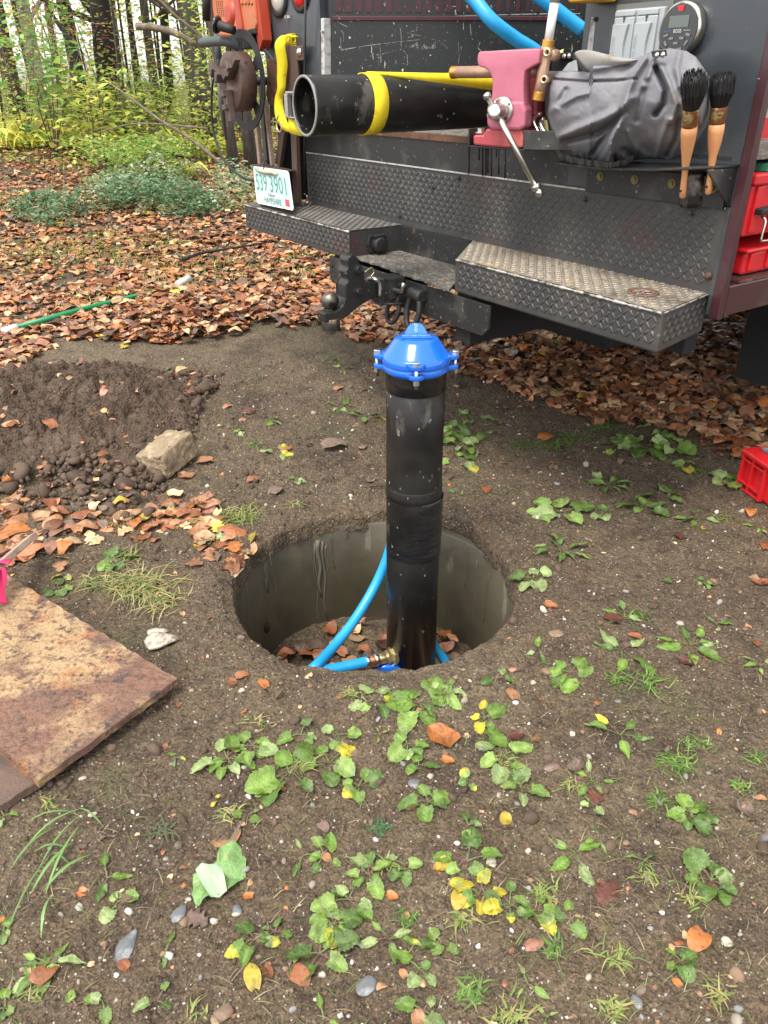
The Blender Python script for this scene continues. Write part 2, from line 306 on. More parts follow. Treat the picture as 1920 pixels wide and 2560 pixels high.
M['clear_lens'] = mk('clear_lens', (.42, .42, .38), .2, coat=.7, bump=[('vor', 120, .5, .002)])
M['green_pipe'] = mk('green_pipe', (.008, .20, .075), .35, layers=[('noise', 30, 5, .62, .7, (.10, .16, .09), .6)])
M['green_sheet'] = mk('green_sheet', (.03, .20, .13), .5, layers=[('noise', 14, 4, .5, .7, (.10, .28, .20), .5)])
M['pvc'] = mk('white_plastic', (.62, .63, .62), .4, layers=[('noise', 20, 5, .62, .7, (.25, .24, .22), .6, (1, 1, .3))])
M['ribbon'] = mk('pink_ribbon', (.80, .03, .16), .6, trans=.2, bump=[('noise', 60, .4, .003)])
M['stake_wood'] = mk('stake_wood', (.30, .21, .16), .8, layers=[('noise', 16, 6, .45, .65, (.42, .32, .25), .85, (1, 1, 4)), ('noise', 8, 4, .55, .7, (.13, .085, .06), .85)], bump=[('noise', 50, .5, .002)])
M['brick'] = mk('paver', (.25, .185, .12), .85, layers=[('noise', 26, 6, .5, .66, (.42, .34, .21), .9), ('noise', 6, 5, .55, .7, (.12, .082, .055), .9), ('vor', 60, 0, .12, .08, (.09, .07, .05), .9)], bump=[('noise', 60, .9, .006), ('noise', 12, .5, .01)])
M['stone_grey'] = mk('stone_grey', (.12, .125, .135), .6, layers=[('noise', 30, 8, .5, .62, (.26, .27, .28), .7), ('noise', 70, 4, .6, .7, (.10, .10, .11), .6)], bump=[('noise', 60, .5, .004)])
M['stone_brown'] = mk('stone_brown', (.17, .115, .075), .6, layers=[('noise', 30, 6, .5, .7, (.26, .19, .12), .7)], bump=[('noise', 60, .5, .004)])
M['stone_white'] = mk('stone_white', (.44, .40, .33), .7, layers=[('noise', 45, 6, .48, .6, (.20, .155, .11), .8), ('noise', 14, 6, .55, .65, (.60, .57, .50), .8)], bump=[('noise', 60, 1., .008)])
M['bark'] = mk('bark', (.060, .048, .040), .9, layers=[('noise', 9, 7, .5, .65, (.13, .115, .095), .9, (2, 2, .4)), ('noise', 3, 5, .58, .7, (.07, .085, .045), .9)], bump=[('noise', 22, 1., .03, (2, 2, .3))])
M['bark_dark'] = mk('bark_dark', (.018, .014, .013), .8, layers=[('noise', 12, 7, .55, .7, (.045, .035, .03), .9, (2, 2, .3))], bump=[('noise', 22, 1., .04, (2, 2, .25))])
M['bark_pale'] = mk('bark_pale', (.36, .34, .31), .8, layers=[('noise', 8, 7, .52, .62, (.13, .12, .10), .9, (1, 1, 2.5)), ('noise', 3, 5, .55, .7, (.20, .20, .14), .9)], bump=[('noise', 22, .5, .02)])
M['twig'] = mk('twig', (.13, .095, .07), .8, layers=[('noise', 12, 4, .5, .7, (.25, .21, .17), .85)])
M['litter'] = mk('leaf_litter', (.3, .15, .08), .40, attr=1, layers=[('noise', 60, 5, .5, .7, .55, .6), ('noise', 16, 5, .5, .66, .68, None), ('vor', 160, 0, .12, .08, .35, None)], bump=[('noise', 70, .7, .006), ('crack', 60, .4, .004)], trans=.10)
M['soil_dark'] = mk('soil_dark', (.10, .064, .040), .8, layers=[('noise', 5, 6, .5, .65, (.15, .10, .068), None), ('noise', 60, 5, .45, .65, .6, None), ('noise', 160, 3, .62, .68, (.2, .15, .1), None)], bump=[('noise', 24, 1., .03), ('noise', 70, 1., .016), ('vor', 90, 1., .006)])
M['tread_dusty'] = mk('tread_dusty', (.085, .080, .072), .45, .2, layers=[('noise', 6, 6, .45, .62, (.14, .13, .115), .5), ('noise', 60, 5, .55, .68, (.05, .048, .045), .45)], bump=[('noise', 90, .35, .002)])
M['jaw_steel'] = mk('jaw_steel', (.115, .082, .070), .5, .4, layers=[('noise', 30, 6, .5, .7, (.05, .04, .036), .6)])
M['foliage'] = mk('foliage', (.2, .3, .05), .5, attr=1, layers=[('noise', 8, 3, .55, .75, .8, None)], trans=.5)
M['weed'] = mk('weed_leaf', (.075, .19, .035), .42, attr=1, layers=[('noise', 45, 6, .50, .66, .62, .6), ('noise', 25, 4, .56, .7, (.20, .29, .12), .6), ('vor', 170, 0, .14, .09, (.05, .05, .02), .6)], bump=[('noise', 55, .8, .008), ('crack', 110, .5, .004)], trans=.22)
M['grass'] = mk('grass', (.12, .2, .04), .5, attr=1, trans=.3)
M['crumb'] = mk('crumb', (.1, .07, .05), .85, attr=1, bump=[('noise', 120, .5, .003)])

# ================================================================ ground, hole
NA = 760
dr = .0098; NR = int(math.log(75/.45)/dr)
rr = .45*np.exp(dr*np.arange(NR)); rr = np.r_[rr, 120]
an = np.arange(NA)*2*PI/NA
RR, AA = np.meshgrid(rr, an, indexing='ij')
edge = .014*vnoise(np.cos(AA)*2, np.sin(AA)*2, 3.1, 21)+.008*vnoise(np.cos(AA)*2, np.sin(AA)*2, 11, 22)
brk = -.022*np.exp(-((AA-4.85)/.55)**2)+.05*np.exp(-((AA-.95)/.28)**2)+.03*np.exp(-((AA-1.45)/.1)**2)
RR = RR+(edge+brk-.006)*np.exp(-(RR-.45)/.12)
X = HX+RR*np.cos(AA); Y = HY+RR*np.sin(AA); Zg = ground(X, Y)
Zg[0] -= .060; Zg[1] -= .012
Vg = np.stack([X, Y, Zg], -1).reshape(-1, 3)
i, j = np.meshgrid(np.arange(len(rr)-1), np.arange(NA), indexing='ij'); i = i.ravel(); j = j.ravel(); j2 = (j+1) % NA
Fg = np.c_[i*NA+j, (i+1)*NA+j, (i+1)*NA+j2, i*NA+j2]
tag(fast('ground', Vg, Fg, M['soil']), kind='structure')
n = 128
tile = MB(); pr = [(HR+.07, -.62), (HR+.07, -.050), (HR+.001, -.049), (HR, -.050), (HR, -.3), (HR, -.62)]
tile.lathe(pr, (HX, HY, 0), (0, 0, 1), n, cap=False)
tw = thing('well_tile', (HX, HY, -.6), 'shade-darkened concrete ring lining the round hole dug around the black well pipe', 'well ring')
build('ring_wall', tile, M['concrete'], tw)
pk = MB()                                                # knocked out pipe pocket, root hairs and drips on the wall
def wallp(ang, z, off=.004): return np.array([HX+(HR-off)*math.cos(ang), HY+(HR-off)*math.sin(ang), z])
q = MB(); c = PLN(656, 1565, np.array([HX-.30, HY+.33, 0]), nrm([.7, -.7, 0])); a0 = math.atan2(c[1]-HY, c[0]-HX)
q.ball(wallp(a0, c[2], .0), .03, 12, (.5, .5, .8)); build('wall_pocket', q, mk('pocket_dark', (.02, .016, .012), .9), tw)  # near-black ball standing where the pocket is
rt = MB()
for ang, z0, ln in ((2.15, -.06, .25), (2.55, -.05, .3), (2.62, -.05, .16), (1.95, -.07, .16), (.72, -.05, .18), (.45, -.1, .22), (1.83, -.04, .07), (2.9, -.08, .2), (1.79, -.04, .06)):
    pts = []; a_ = ang; z_ = z0
    for k in range(9): pts.append(wallp(a_, z_, .006)); a_ += random.uniform(-.02, .02); z_ -= ln/8
    rt.tube(pts, .0013, 5)
tag(build('root_hairs', rt, M['twig'], loc=(HX, HY, -.4)), 'thin pale root hairs hanging down the inside of the concrete ring', 'roots', kind='stuff')
gx = np.linspace(-HR, HR, 90); FX, FY = np.meshgrid(gx, gx, indexing='ij')
fz = -.49+.05*vnoise(FX, FY, 6, 31)+.03*vnoise(FX, FY, 17, 32)+.012*vnoise(FX, FY, 45, 33)+.05*np.exp(-((FX)/.2)**2-((FY-.3)/.15)**2)
Vf = np.stack([HX+FX, HY+FY, fz], -1).reshape(-1, 3); i, j = np.meshgrid(np.arange(89), np.arange(89), indexing='ij'); i = i.ravel(); j = j.ravel()
Ff = np.c_[i*90+j, (i+1)*90+j, (i+1)*90+j+1, i*90+j+1]
cen = Vf[Ff].mean(1); Ff = Ff[np.hypot(cen[:, 0]-HX, cen[:, 1]-HY) < HR+.01]
tag(fast('hole_floor', Vf, Ff, M['soil']), kind='structure')

# crumbs of earth and gravel over the bare soil
def inhole(x, y, m=.0): return np.hypot(x-HX, y-HY) < HR+m
octv = np.array([[1, 0, 0], [0, 1, 0], [-1, 0, 0], [0, -1, 0], [0, 0, 1], [0, 0, -1.]]); octf = np.array([[0, 1, 4], [1, 2, 4], [2, 3, 4], [3, 0, 4], [1, 0, 5], [2, 1, 5], [3, 2, 5], [0, 3, 5]])
def rot_np(n, tilt=PI, r=rng):
    ax = r.normal(size=(n, 3)); ax /= np.linalg.norm(ax, axis=1)[:, None]; an_ = r.uniform(0, tilt, n)
    K = np.zeros((n, 3, 3)); K[:, 0, 1] = -ax[:, 2]; K[:, 0, 2] = ax[:, 1]; K[:, 1, 0] = ax[:, 2]; K[:, 1, 2] = -ax[:, 0]; K[:, 2, 0] = -ax[:, 1]; K[:, 2, 1] = ax[:, 0]
    s, c = np.sin(an_)[:, None, None], (1-np.cos(an_))[:, None, None]
    return np.eye(3)[None]+s*K+c*(K@K)
def scatter(tv, tf, pos, R, S, col, jit=0.):
    n = len(pos); k = len(tv); T = np.repeat(tv[None], n, 0)
    if jit: T = T*(1+rng.uniform(-jit, jit, (n, k, 1)))
    T = T*(S[:, None, None] if S.ndim == 1 else S[:, None, :])
    V = np.einsum('nij,nkj->nki', R, T)+pos[:, None, :]
    F = (tf[None]+(np.arange(n)*k)[:, None, None]).reshape(-1, tf.shape[1])
    return V.reshape(-1, 3), F, np.repeat(col, k, 0)
n = 60000
u = rng.uniform(0, 1, n); yy = .5+3.6*u**1.25; xx = rng.uniform(-1, 1, n)*(.55+.62*yy)
k_ = ~inhole(xx, yy, .01); xx = xx[k_]; yy = yy[k_]; n = len(xx)
sz = .0011*np.exp(rng.normal(0, .62, n))*(1+.35*yy); base = np.array([[.10, .066, .045]])*rng.uniform(.6, 1.5, (n, 1))
wh = rng.uniform(0, 1, n); base[wh < .05] = np.array([.52, .49, .43]); base[(wh > .05) & (wh < .085)] = np.array([.24, .16, .09]); base[(wh > .085) & (wh < .10)] = np.array([.16, .17, .18]); sz[wh < .05] *= .85
md = np.exp(-((xx+1.62)/.62)**2-((yy-3.3)/.5)**2); sz *= 1+2.4*md; big = (rng.uniform(0, 1, n) < .012+.10*md) & (wh > .1); sz[big] *= 2.6
V, F, Cc = scatter(octv, octf, np.c_[xx, yy, ground(xx, yy)+sz*.3], rot_np(n), np.c_[sz, sz*.8, sz*.6], base, .3)
tag(fast('soil_crumbs', V, F, M['crumb'], Cc, smooth=False), 'loose crumbs of brown earth and pale grit over the bare ground', 'soil crumbs', kind='stuff')

# the heap of dug earth at the left, and clods
hn1, hn2 = 260, 200; hx = np.linspace(-2.9, -.72, hn1); hy = np.linspace(2.42, 4.05, hn2); HXX, HYY = np.meshgrid(hx, hy, indexing='ij')
e_ = np.exp(-((HXX+1.62)/.80)**4-((HYY-3.22)/.60)**4)+.35*vnoise(HXX, HYY, 3.2, 51)+.15*vnoise(HXX, HYY, 9, 52)
up = np.clip((e_-.38)/.55, 0, 1); up = up*up*(3-2*up); rg = lambda s_, q_: 1-2*np.abs(vnoise(HXX, HYY, s_, q_))
hz = ground(HXX, HYY)-.02+up*(.012+.035*rg(4.5, 53)+.045*rg(11, 54)+.040*rg(26, 55)+.026*rg(60, 56))
i, j = np.meshgrid(np.arange(hn1-1), np.arange(hn2-1), indexing='ij'); i = i.ravel(); j = j.ravel()
tag(fast('earth_heap', np.stack([HXX, HYY, hz], -1).reshape(-1, 3), np.c_[i*hn2+j, (i+1)*hn2+j, (i+1)*hn2+j+1, i*hn2+j+1], M['soil_dark']), 'heap of dark dug earth at the left edge behind the paver block', 'earth heap', kind='stuff')
_b = MB(); _b.ball((0, 0, 0), 1, 8); cv_ = np.array(_b.v); cf_ = np.array([f if len(f) == 4 else (f[0], f[1], f[2], f[2]) for f in _b.f])
n = 5600; xx = np.r_[rng.uniform(-2.7, -.85, 4200), rng.uniform(-1.2, 1.6, n-4200)]; yy = np.r_[rng.uniform(2.45, 3.95, 4200), rng.uniform(1.0, 3.0, n-4200)]; k_ = ~inhole(xx, yy, .02); xx = xx[k_]; yy = yy[k_]; n = len(xx)
sz = .006*np.exp(rng.normal(0, .5, n)); zz = ground(xx, yy); inh = (xx < -.85)&(yy > 2.42); sz[inh] *= 1.5
sz[inh] *= 1.25; hzz = np.where(inh, zz+.05*np.exp(-((xx+1.62)/.8)**4-((yy-3.22)/.6)**4), zz); V, F, Cc = scatter(cv_, cf_, np.c_[xx, yy, hzz+sz*.1], rot_np(n), np.c_[sz, sz*.8, sz*.62], np.array([[.085, .056, .038]])*rng.uniform(.7, 1.3, (n, 1)), .22)
tag(fast('earth_clods', V, F, M['crumb'], Cc), 'scattered round clods of brown earth', 'earth clods', kind='stuff')
M['lime'] = mk('lime', (.13, .118, .09), .7)
for q_, (ang, z0, ln, wd_) in enumerate( ((2.02, -.10, .36, .006), (2.06, -.09, .26, .010), (2.09, -.10, .40, .004), (1.99, -.12, .20, .003), (2.6, -.09, .12, .008), (.62, -.09, .30, .003))):
    dm = MB(); dm.tube([wallp(ang+.012*math.sin(k*1.3), z0-ln*k/8, -.001) for k in range(9)], [wd_*(1-.07*k) for k in range(9)], 6)
    build('mineral_drip', dm, M['lime'], tw)
# ---------------------------------------------------------------- leaf shapes
def leafgrid(outline, rows=7, half=2, fold=.25, curl=.3, wav=.0, seed=0, lobes=None):
    """blade along +x from 0 to 1, width from outline(t); returns verts, quads"""
    r = np.random.default_rng(seed); v = []; cols = 2*half+1
    for a in range(rows):
        t = a/(rows-1); wd = outline(t)
        if lobes is not None: wd = wd*(1+lobes*(1 if a % 2 else -1))
        for b in range(cols):
            s = (b-half)/half; y = s*wd
            z = fold*abs(y)+curl*((t-.5)**2-.25)*(-1)*.6+wav*math.sin(t*9+s*2.3+seed)*abs(s)
            v.append((t-.08*abs(s)*(1-t), y, z-curl*.15*abs(s)**2))
    f = [(a*cols+b, (a+1)*cols+b, (a+1)*cols+b+1, a*cols+b+1) for a in range(rows-1) for b in range(cols-1)]
    return np.array(v), np.array(f)
ov = lambda t: .31*max(0, 1-(2*t-.92)**2/1.18)**.62+.003
wide = lambda t: .40*max(0, 1-(2*t-.85)**2/1.34)**.62+.003
mpl = lambda t: [.03, .30, .20, .50, .24, .44, .16, .26, .01][int(round(t*8))]
LEAFT = [leafgrid(ov, 9, 2, .35, .5, .03, 1), leafgrid(ov, 9, 2, -.3, .7, .05, 2), leafgrid(wide, 9, 2, .25, -.5, .06, 3), leafgrid(wide, 9, 2, .5, .9, .04, 4), leafgrid(mpl, 9, 2, .3, .45, .05, 5), leafgrid(ov, 9, 2, .7, 1.1, .05, 6)]
LCOL = np.array([[.37, .20, .125], [.31, .135, .075], [.46, .29, .19], [.23, .085, .04], [.11, .045, .036], [.17, .125, .12], [.42, .165, .055], [.50, .37, .25], [.28, .145, .115], [.46, .38, .07]])
LCOL = LCOL*np.array([1.02, .97, .88])
LPRB = np.array([.19, .17, .16, .10, .055, .085, .08, .09, .055, .015]); LCOL = LCOL*np.array([1.02, .97, .88])
LPRB = LPRB/LPRB.sum()
def leaf_pile(name, pos, size, label, tilt=.5, lift=.012, pal=LCOL, prb=LPRB, mat='litter', jit=0., kinds=6):
    Vs, Fs, Cs = [], [], []; ids = rng.integers(0, kinds, len(pos)); off = 0
    for k in range(kinds):
        m = ids == k; n = m.sum()
        if not n: continue
        tv, tf = LEAFT[k]; th = rng.uniform(0, 2*PI, n); R = np.zeros((n, 3, 3)); R[:, 0, 0] = R[:, 1, 1] = np.cos(th); R[:, 0, 1] = -np.sin(th); R[:, 1, 0] = np.sin(th); R[:, 2, 2] = 1
        flip = rng.uniform(0, 1, n) < .4; R[flip, :, 2] *= -1; R[flip, :, 1] *= -1
        R = rot_np(n, tilt)@R
        col = pal[rng.choice(len(pal), n, p=prb)]*np.exp(rng.normal(.03, .34, (n, 1)))
        P = pos[m].copy(); P[:, 2] += rng.uniform(.2, 1, n)*lift
        V, F, C_ = scatter(tv-np.array([.5, 0, 0]), tf, P, R, size[m], col, jit)
        Vs.append(V); Fs.append(F+off); Cs.append(C_); off += len(V)
    V = np.concatenate(Vs); F = np.concatenate(Fs); Cc = np.concatenate(Cs)
    o = fast(name, V, F, M[mat], Cc)
    return tag(o, label[0], label[1], kind='stuff')
def topx(x, y, z):
    d = y*cP-(z-CAMH)*sP; vy = -(y*sP+(z-CAMH)*cP); return 960+FPX*x/d, 1280+FPX*vy/d
def litter_density(x, y):
    z = ground(x, y, False); px, py = topx(x, y, z); dx, dy = px/1.1573, py/1.1573        # as seen on a 1659 wide print
    d = np.zeros(len(x))
    edge_ = np.interp(dx, [-400, 0, 60, 130, 330, 470, 560, 700, 800, 900, 1020, 1120, 1250, 1450, 1560, 1700, 2200], [860, 830, 790, 745, 752, 735, 712, 712, 735, 770, 815, 868, 905, 945, 985, 1040, 1150])
    nz = 26*vnoise(x, y, 2.3, 41)+16*vnoise(x, y, 6, 42)
    d = np.clip((edge_+nz-dy)/22, 0, 1)
    bare = (vnoise(x, y, .55, 44)+.5*vnoise(x, y, 1.7, 45)); d = d*np.clip(1.0-np.clip((bare-.20)/.12, 0, .75)*(dx < 500)*(dy > 500), 0, 1)
    heap = np.exp(-((dx-430)/170)**2-((dy-690)/50)**2)
    return d, heap
n = 118000
u = rng.uniform(0, 1, n); yy = 2.3+12.5*u**1.35; xx = rng.uniform(-1, 1, n)*(1.0+.56*yy)+.0
d_, hp = litter_density(xx, yy); keep = (rng.uniform(0, 1, n) < d_*(.28+.72*np.clip(6/yy, 0, 1)+hp)*.52) & ~((xx > 4.0))
xx, yy, hp = xx[keep], yy[keep], hp[keep]; n = len(xx); print('litter', n)
pos = np.c_[xx, yy, ground(xx, yy)+hp*rng.uniform(0, .10, n)]
leaf_pile('leaf_litter', pos, np.exp(rng.normal(math.log(.060), .28, n)), ('thick carpet of fallen brown and tan leaves over the yard and under the truck', 'leaf litter'), tilt=.42, lift=.03)
# patch of leaves beside the hole and the grass
n = 1500; pxs = rng.uniform(0, 640, n); pys = rng.uniform(1230, 1500, n)
P = []
for a, b in zip(pxs, pys):
    dx, dy = a/1.1573, b/1.1573
    c0 = np.interp(dx, [0, 120, 250, 380, 450, 560], [1140, 1120, 1105, 1090, 1120, 1200]); wd = np.interp(dx, [0, 120, 250, 380, 450, 560], [60, 48, 36, 50, 62, 25])
    dens = np.exp(-((dy-c0-25)/wd)**2)*(.3 if 150 < dx < 330 and dy > 1150 else 1)
    if rng.uniform() < dens*.40:
        g = G(a, b)
        if not inhole(g[0], g[1], .0): P.append(g)
P = np.array(P); leaf_pile('leaf_patch', P, np.exp(rng.normal(math.log(.062), .22, len(P))), ('loose patch of pink brown leaves between the earth heap and the hole', 'leaf patch'), tilt=.4, lift=.014)
# leaves lying in the bottom of the hole
n = 120; a_ = rng.uniform(0, 2*PI, n); r_ = HR*.85*np.sqrt(rng.uniform(0, 1, n)); P = np.c_[HX+r_*np.cos(a_), HY+.08+r_*np.sin(a_)*.8, np.full(n, -.45)]
leaf_pile('hole_leaves', P, rng.uniform(.04, .08, n), ('damp brown leaves lying on the earth in the bottom of the hole', 'leaves'), tilt=.5, lift=.02)
# bits of torn leaf, bark and gravel trodden into the bare soil
n = 2600; yy = .6+3.6*rng.uniform(0, 1, n)**1.1; xx = rng.uniform(-1, 1, n)*(.5+.62*yy); k = ~inhole(xx, yy, .03); xx, yy = xx[k], yy[k]; n = len(xx); k2 = rng.uniform(0, 1, n) < .30
leaf_pile('leaf_bits', np.c_[xx[k2], yy[k2], ground(xx[k2], yy[k2])], np.exp(rng.normal(math.log(.0135), .45, int(k2.sum()))), ('small torn bits of brown leaf trodden into the bare soil', 'leaf bits'), tilt=.6, lift=.004, kinds=4)
k3 = ~k2; m_ = int(k3.sum()); sz = .0042*np.exp(rng.normal(0, .5, m_)); pc_ = np.array([[.30, .26, .21], [.16, .12, .09], [.22, .22, .22], [.40, .36, .30], [.24, .15, .10], [.52, .50, .46]])[rng.integers(0, 6, m_)]*rng.uniform(.6, 1.2, (m_, 1))
V, F, Cc = scatter(cv_, cf_, np.c_[xx[k3], yy[k3], ground(xx[k3], yy[k3])+sz*.2], rot_np(m_), np.c_[sz, sz*.75, sz*.55], pc_, .2)
tag(fast('gravel', V, F, M['crumb'], Cc), 'small mixed gravel lying over the bare soil', 'gravel', kind='stuff')
n = 420; xx = rng.uniform(-2.6, -.9, n); yy = rng.uniform(2.4, 3.9, n); leaf_pile('heap_leaves', np.c_[xx, yy, ground(xx, yy)+.02+.05*np.exp(-((xx+1.62)/.7)**2-((yy-3.22)/.5)**2)], np.exp(rng.normal(math.log(.030), .4, n)), ('torn brown leaves mixed over the earth heap', 'leaf bits'), tilt=.6, lift=.03)
# ================================================================ the truck's rear
def A(x, y, a):                                          # point on a plane across the truck's width at a
    r = ray(x, y); t = ((TC-CO)@U+a)/(r@U); return CO+r*t
def inpoly(p, poly):
    c = False; n = len(poly)
    for i in range(n):
        x1, y1 = poly[i]; x2, y2 = poly[(i+1) % n]
        if (y1 > p[1]) != (y2 > p[1]) and p[0] < (x2-x1)*(p[1]-y1)/(y2-y1)+x1: c = not c
    return c
def inset_ok(p, poly, m):
    n = len(poly)
    for i in range(n):
        x1, y1 = poly[i]; x2, y2 = poly[(i+1) % n]; dx, dy = x2-x1, y2-y1; l = math.hypot(dx, dy)
        t = max(0, min(1, ((p[0]-x1)*dx+(p[1]-y1)*dy)/l/l))
        if math.hypot(p[0]-x1-dx*t, p[1]-y1-dy*t) < m: return False
    return inpoly(p, poly)
def tread(mb, o, X, Y, poly, pitch=.0195, h=.0026, ln=.0255, wd=.0072, m=.010):
    X, Y = nrm(X), nrm(Y); N = np.cross(X, Y)
    x0 = min(p[0] for p in poly); x1 = max(p[0] for p in poly); y0 = min(p[1] for p in poly); y1 = max(p[1] for p in poly)
    for i in range(int((x1-x0)/pitch)+1):
        for j in range(int((y1-y0)/pitch)+1):
            p = (x0+(i+.5)*pitch, y0+(j+.5)*pitch)
            if not inset_ok(p, poly, m): continue
            g = math.radians(52 if (i+j) % 2 else 128); c, s = math.cos(g), math.sin(g)
            out = [(-ln/2, 0), (-ln*.22, -wd/2), (ln*.22, -wd/2), (ln/2, 0), (ln*.22, wd/2), (-ln*.22, wd/2)]
            q = lambda a, b, z: o+X*(p[0]+a*c-b*s)+Y*(p[1]+a*s+b*c)+N*z
            vs = [q(a, b, -.0002) for a, b in out]+[q(a*.72, b*.45, h) for a, b in out]
            mb.add(vs, [(k, (k+1) % 6, 6+(k+1) % 6, 6+k) for k in range(6)]+[(6, 7, 8, 9, 10, 11)], True)
truck = thing('service_truck', L(0, 1.5, -.87), 'dark grey and maroon service truck backed up to the hole with treadplate rear step', 'truck')
def T(name, mb, mat, parent=None, bev=0., label=None):
    o = build(name, mb, M[mat] if isinstance(mat, str) else mat, parent or truck, bev=bev)
    if label: o['label'] = label
    return o
BD = .268
def lpoly(pts, z): return [L(a, b, z) for a, b in pts]
# steps: a body of folded plate with raised tread bars
for nm, pts in (('l', [(-1.239, 0), (-.28, 0), (-.28, BD), (-1.239, BD)]), ('r', [(.387, 0), (1.239, 0), (1.18, .282), (.165, BD)])):
    st = MB(); st.prism(lpoly(pts, -.112), Zv*.1115)
    s = T('bumper_step', st, 'tread', bev=.006, label='black treadplate step left of the hitch' if nm == 'l' else 'black treadplate step right of the hitch')
    tf = MB(); a0, a1 = pts[0][0], pts[1][0]
    tread(tf, L(a0, 0, -.112), U, Zv, [(0, 0), (a1-a0, 0), (a1-a0, .110), (0, .110)])
    if nm == 'r':
        d = L(*pts[2], 0)-L(*pts[1], 0); tread(tf, L(*pts[1], -.112), d, Zv, [(0, 0), (np.linalg.norm(d), 0), (np.linalg.norm(d), .11), (0, .11)])
    tag(T('tread_bars', tf, 'tread', s), kind='stuff')
    ft = MB(); ft.prism([L(a, b, .0002) for a, b in [(p[0]*1+(0.003 if k in (0, 3) else -.003), p[1]+(.004 if k < 2 else -.004)) for k, p in enumerate(pts)]], Zv*.0012)
    tread(ft, L(0, 0, .0014), U, W, pts, m=.010); T('step_top', ft, 'tread_worn' if nm == 'r' else 'tread_dusty', s, label='worn shiny top of the step' if nm == 'r' else 'dark dusty top of the step')
    ew = MB(); P_ = [L(a0+.004+(a1-a0-.008)*q/60, -.0012, -.004) for q in range(61)]; ew.tube(P_, [.0042+.0016*math.sin(q*1.3)+.0012*math.sin(q*3.1) for q in range(61)], 8)
    T('worn_edge', ew, 'edge_bright', s)
    if nm == 'r':
        ew = MB(); d = L(*pts[2], 0)-L(*pts[1], 0); P_ = [L(*pts[1], -.002)+d*q/20+U*.001 for q in range(21)]; ew.tube(P_, .0026, 6); T('worn_edge', ew, 'edge_bright', s)
        rg = MB(); o = L(*[k for k in Bl(0, 0, 0)][:0] or (1.06, .125), .0015) if 0 else L(1.075, .12, .0015)
        rg.lathe([(.030, 0), (.031, .004), (.044, .0045), (.047, 0)], o, Zv, 36); T('rust_ring', rg, 'rust_ring', s)
# recess around the hitch
rc = MB(); rc.lb(-.28, .163, .25, .262, -.105, -.001); rc.prism([L(.163, .25, -.105), L(.387, .002, -.105), L(.392, .008, -.105), L(.172, .256, -.105)], Zv*.1); rc.lb(-.286, -.2805, .0, .25, -.105, -.001)
T('hitch_recess', rc, 'black_steel')
fl = MB(); n_ = 26; edge_ = [(-.285+(.672)*k/n_, .028-.045*k/n_+.005*math.sin(k*2.1)+.004*math.sin(k*5.7)) for k in range(n_+1)]
fl.prism(lpoly(edge_+[(.165, .255), (-.285, .255)], -.112), Zv*.010); T('recess_floor', fl, 'grit', bev=.002, label='gritty black floor of the hitch recess')
hp = MB(); pts = [(-.458, -.125), (-.458, -.215), (-.44, -.234), (.535, -.234), (.565, -.205), (.565, -.125)]
hp.prism([L(a, .006, z) for a, z in pts], W*.010); T('hitch_plate', hp, 'black_steel', bev=.0015)
hh = MB(); hh.lathe([(.005, 0), (.005, .004)], L(-.435, .004, -.165), -W, 12); T('bolt_hole', hh, 'black_and_shade')
sk = MB(); o = A(940, 607, -.28); X = -W
sk.prism([o+W*a+Zv*b for a, b in ((-.04, .034), (.04, .034), (.05, .0), (.04, -.034), (-.04, -.034), (-.05, 0))], U*.014)
so = T('trailer_socket', sk, 'rubber', bev=.003)
sk = MB(); sk.lathe([(.031, 0), (.031, .022), (.024, .028), (.0, .028)], o+U*.013-Zv*.003, U, 20); sk.box(o+U*.026+Zv*.031, (.05, .02, .012), W, U, Zv); sk.box(o+U*.02-Zv*.044, (.022, .016, .016), W, U, Zv); T('socket_lid', sk, 'rubber', so, bev=.002)
# receiver tube with collar and pin
HA = .055
rv = MB(); rv.lb(HA-.038, HA+.038, -.085, .006, -.192, -.113); rcv = T('receiver_tube', rv, 'black_steel', bev=.004)
rv = MB(); rv.lb(HA-.046, HA+.046, -.105, -.083, -.200, -.105); T('receiver_collar', rv, 'black_steel', rcv, bev=.006)
pn = MB(); p0 = L(HA+.036, -.045, -.155); pn.tube(spline([p0-U*.09, p0, p0+U*.03, p0+U*.05+Zv*.004, p0+U*.06+Zv*.022-W*.004, p0+U*.062+Zv*.035]), .008, 12); T('hitch_pin', pn, 'zinc', rcv)
# safety chain rings
def dring(a, z, r=.0105, hh=.060):
    blk = MB(); blk.lathe([(.012, -.036), (.021, -.035), (.021, .035), (.012, .036)], L(a, -.018, z), U, 18); blk.lb(a-.036, a+.036, -.016, .006, z-.018, z+.018)
    k = T('ring_lug', blk, 'black_steel', bev=.002); pts = []
    for q in range(29):
        t = 2*PI*q/28; pts.append(L(a+.036*math.cos(t)*(1 if abs(math.cos(t)) < .99 else 1), -.020-.012*(1-math.sin(t)), z-hh+hh*math.sin(t)))
    m = MB(); m.tube(pts, r, 10, cap=False); T('chain_ring', m, 'rubber', k)
dring(.192, -.158); dring(HA+.01, -.200, .009, .043)
wl = MB(); wl.tube(spline([L(HA-.05, -.09, -.198), L(HA, -.10, -.205), L(HA+.07, -.09, -.196), L(HA+.085, -.04, -.20)], 4), .005, 6); T('safety_wire', wl, 'rubber')
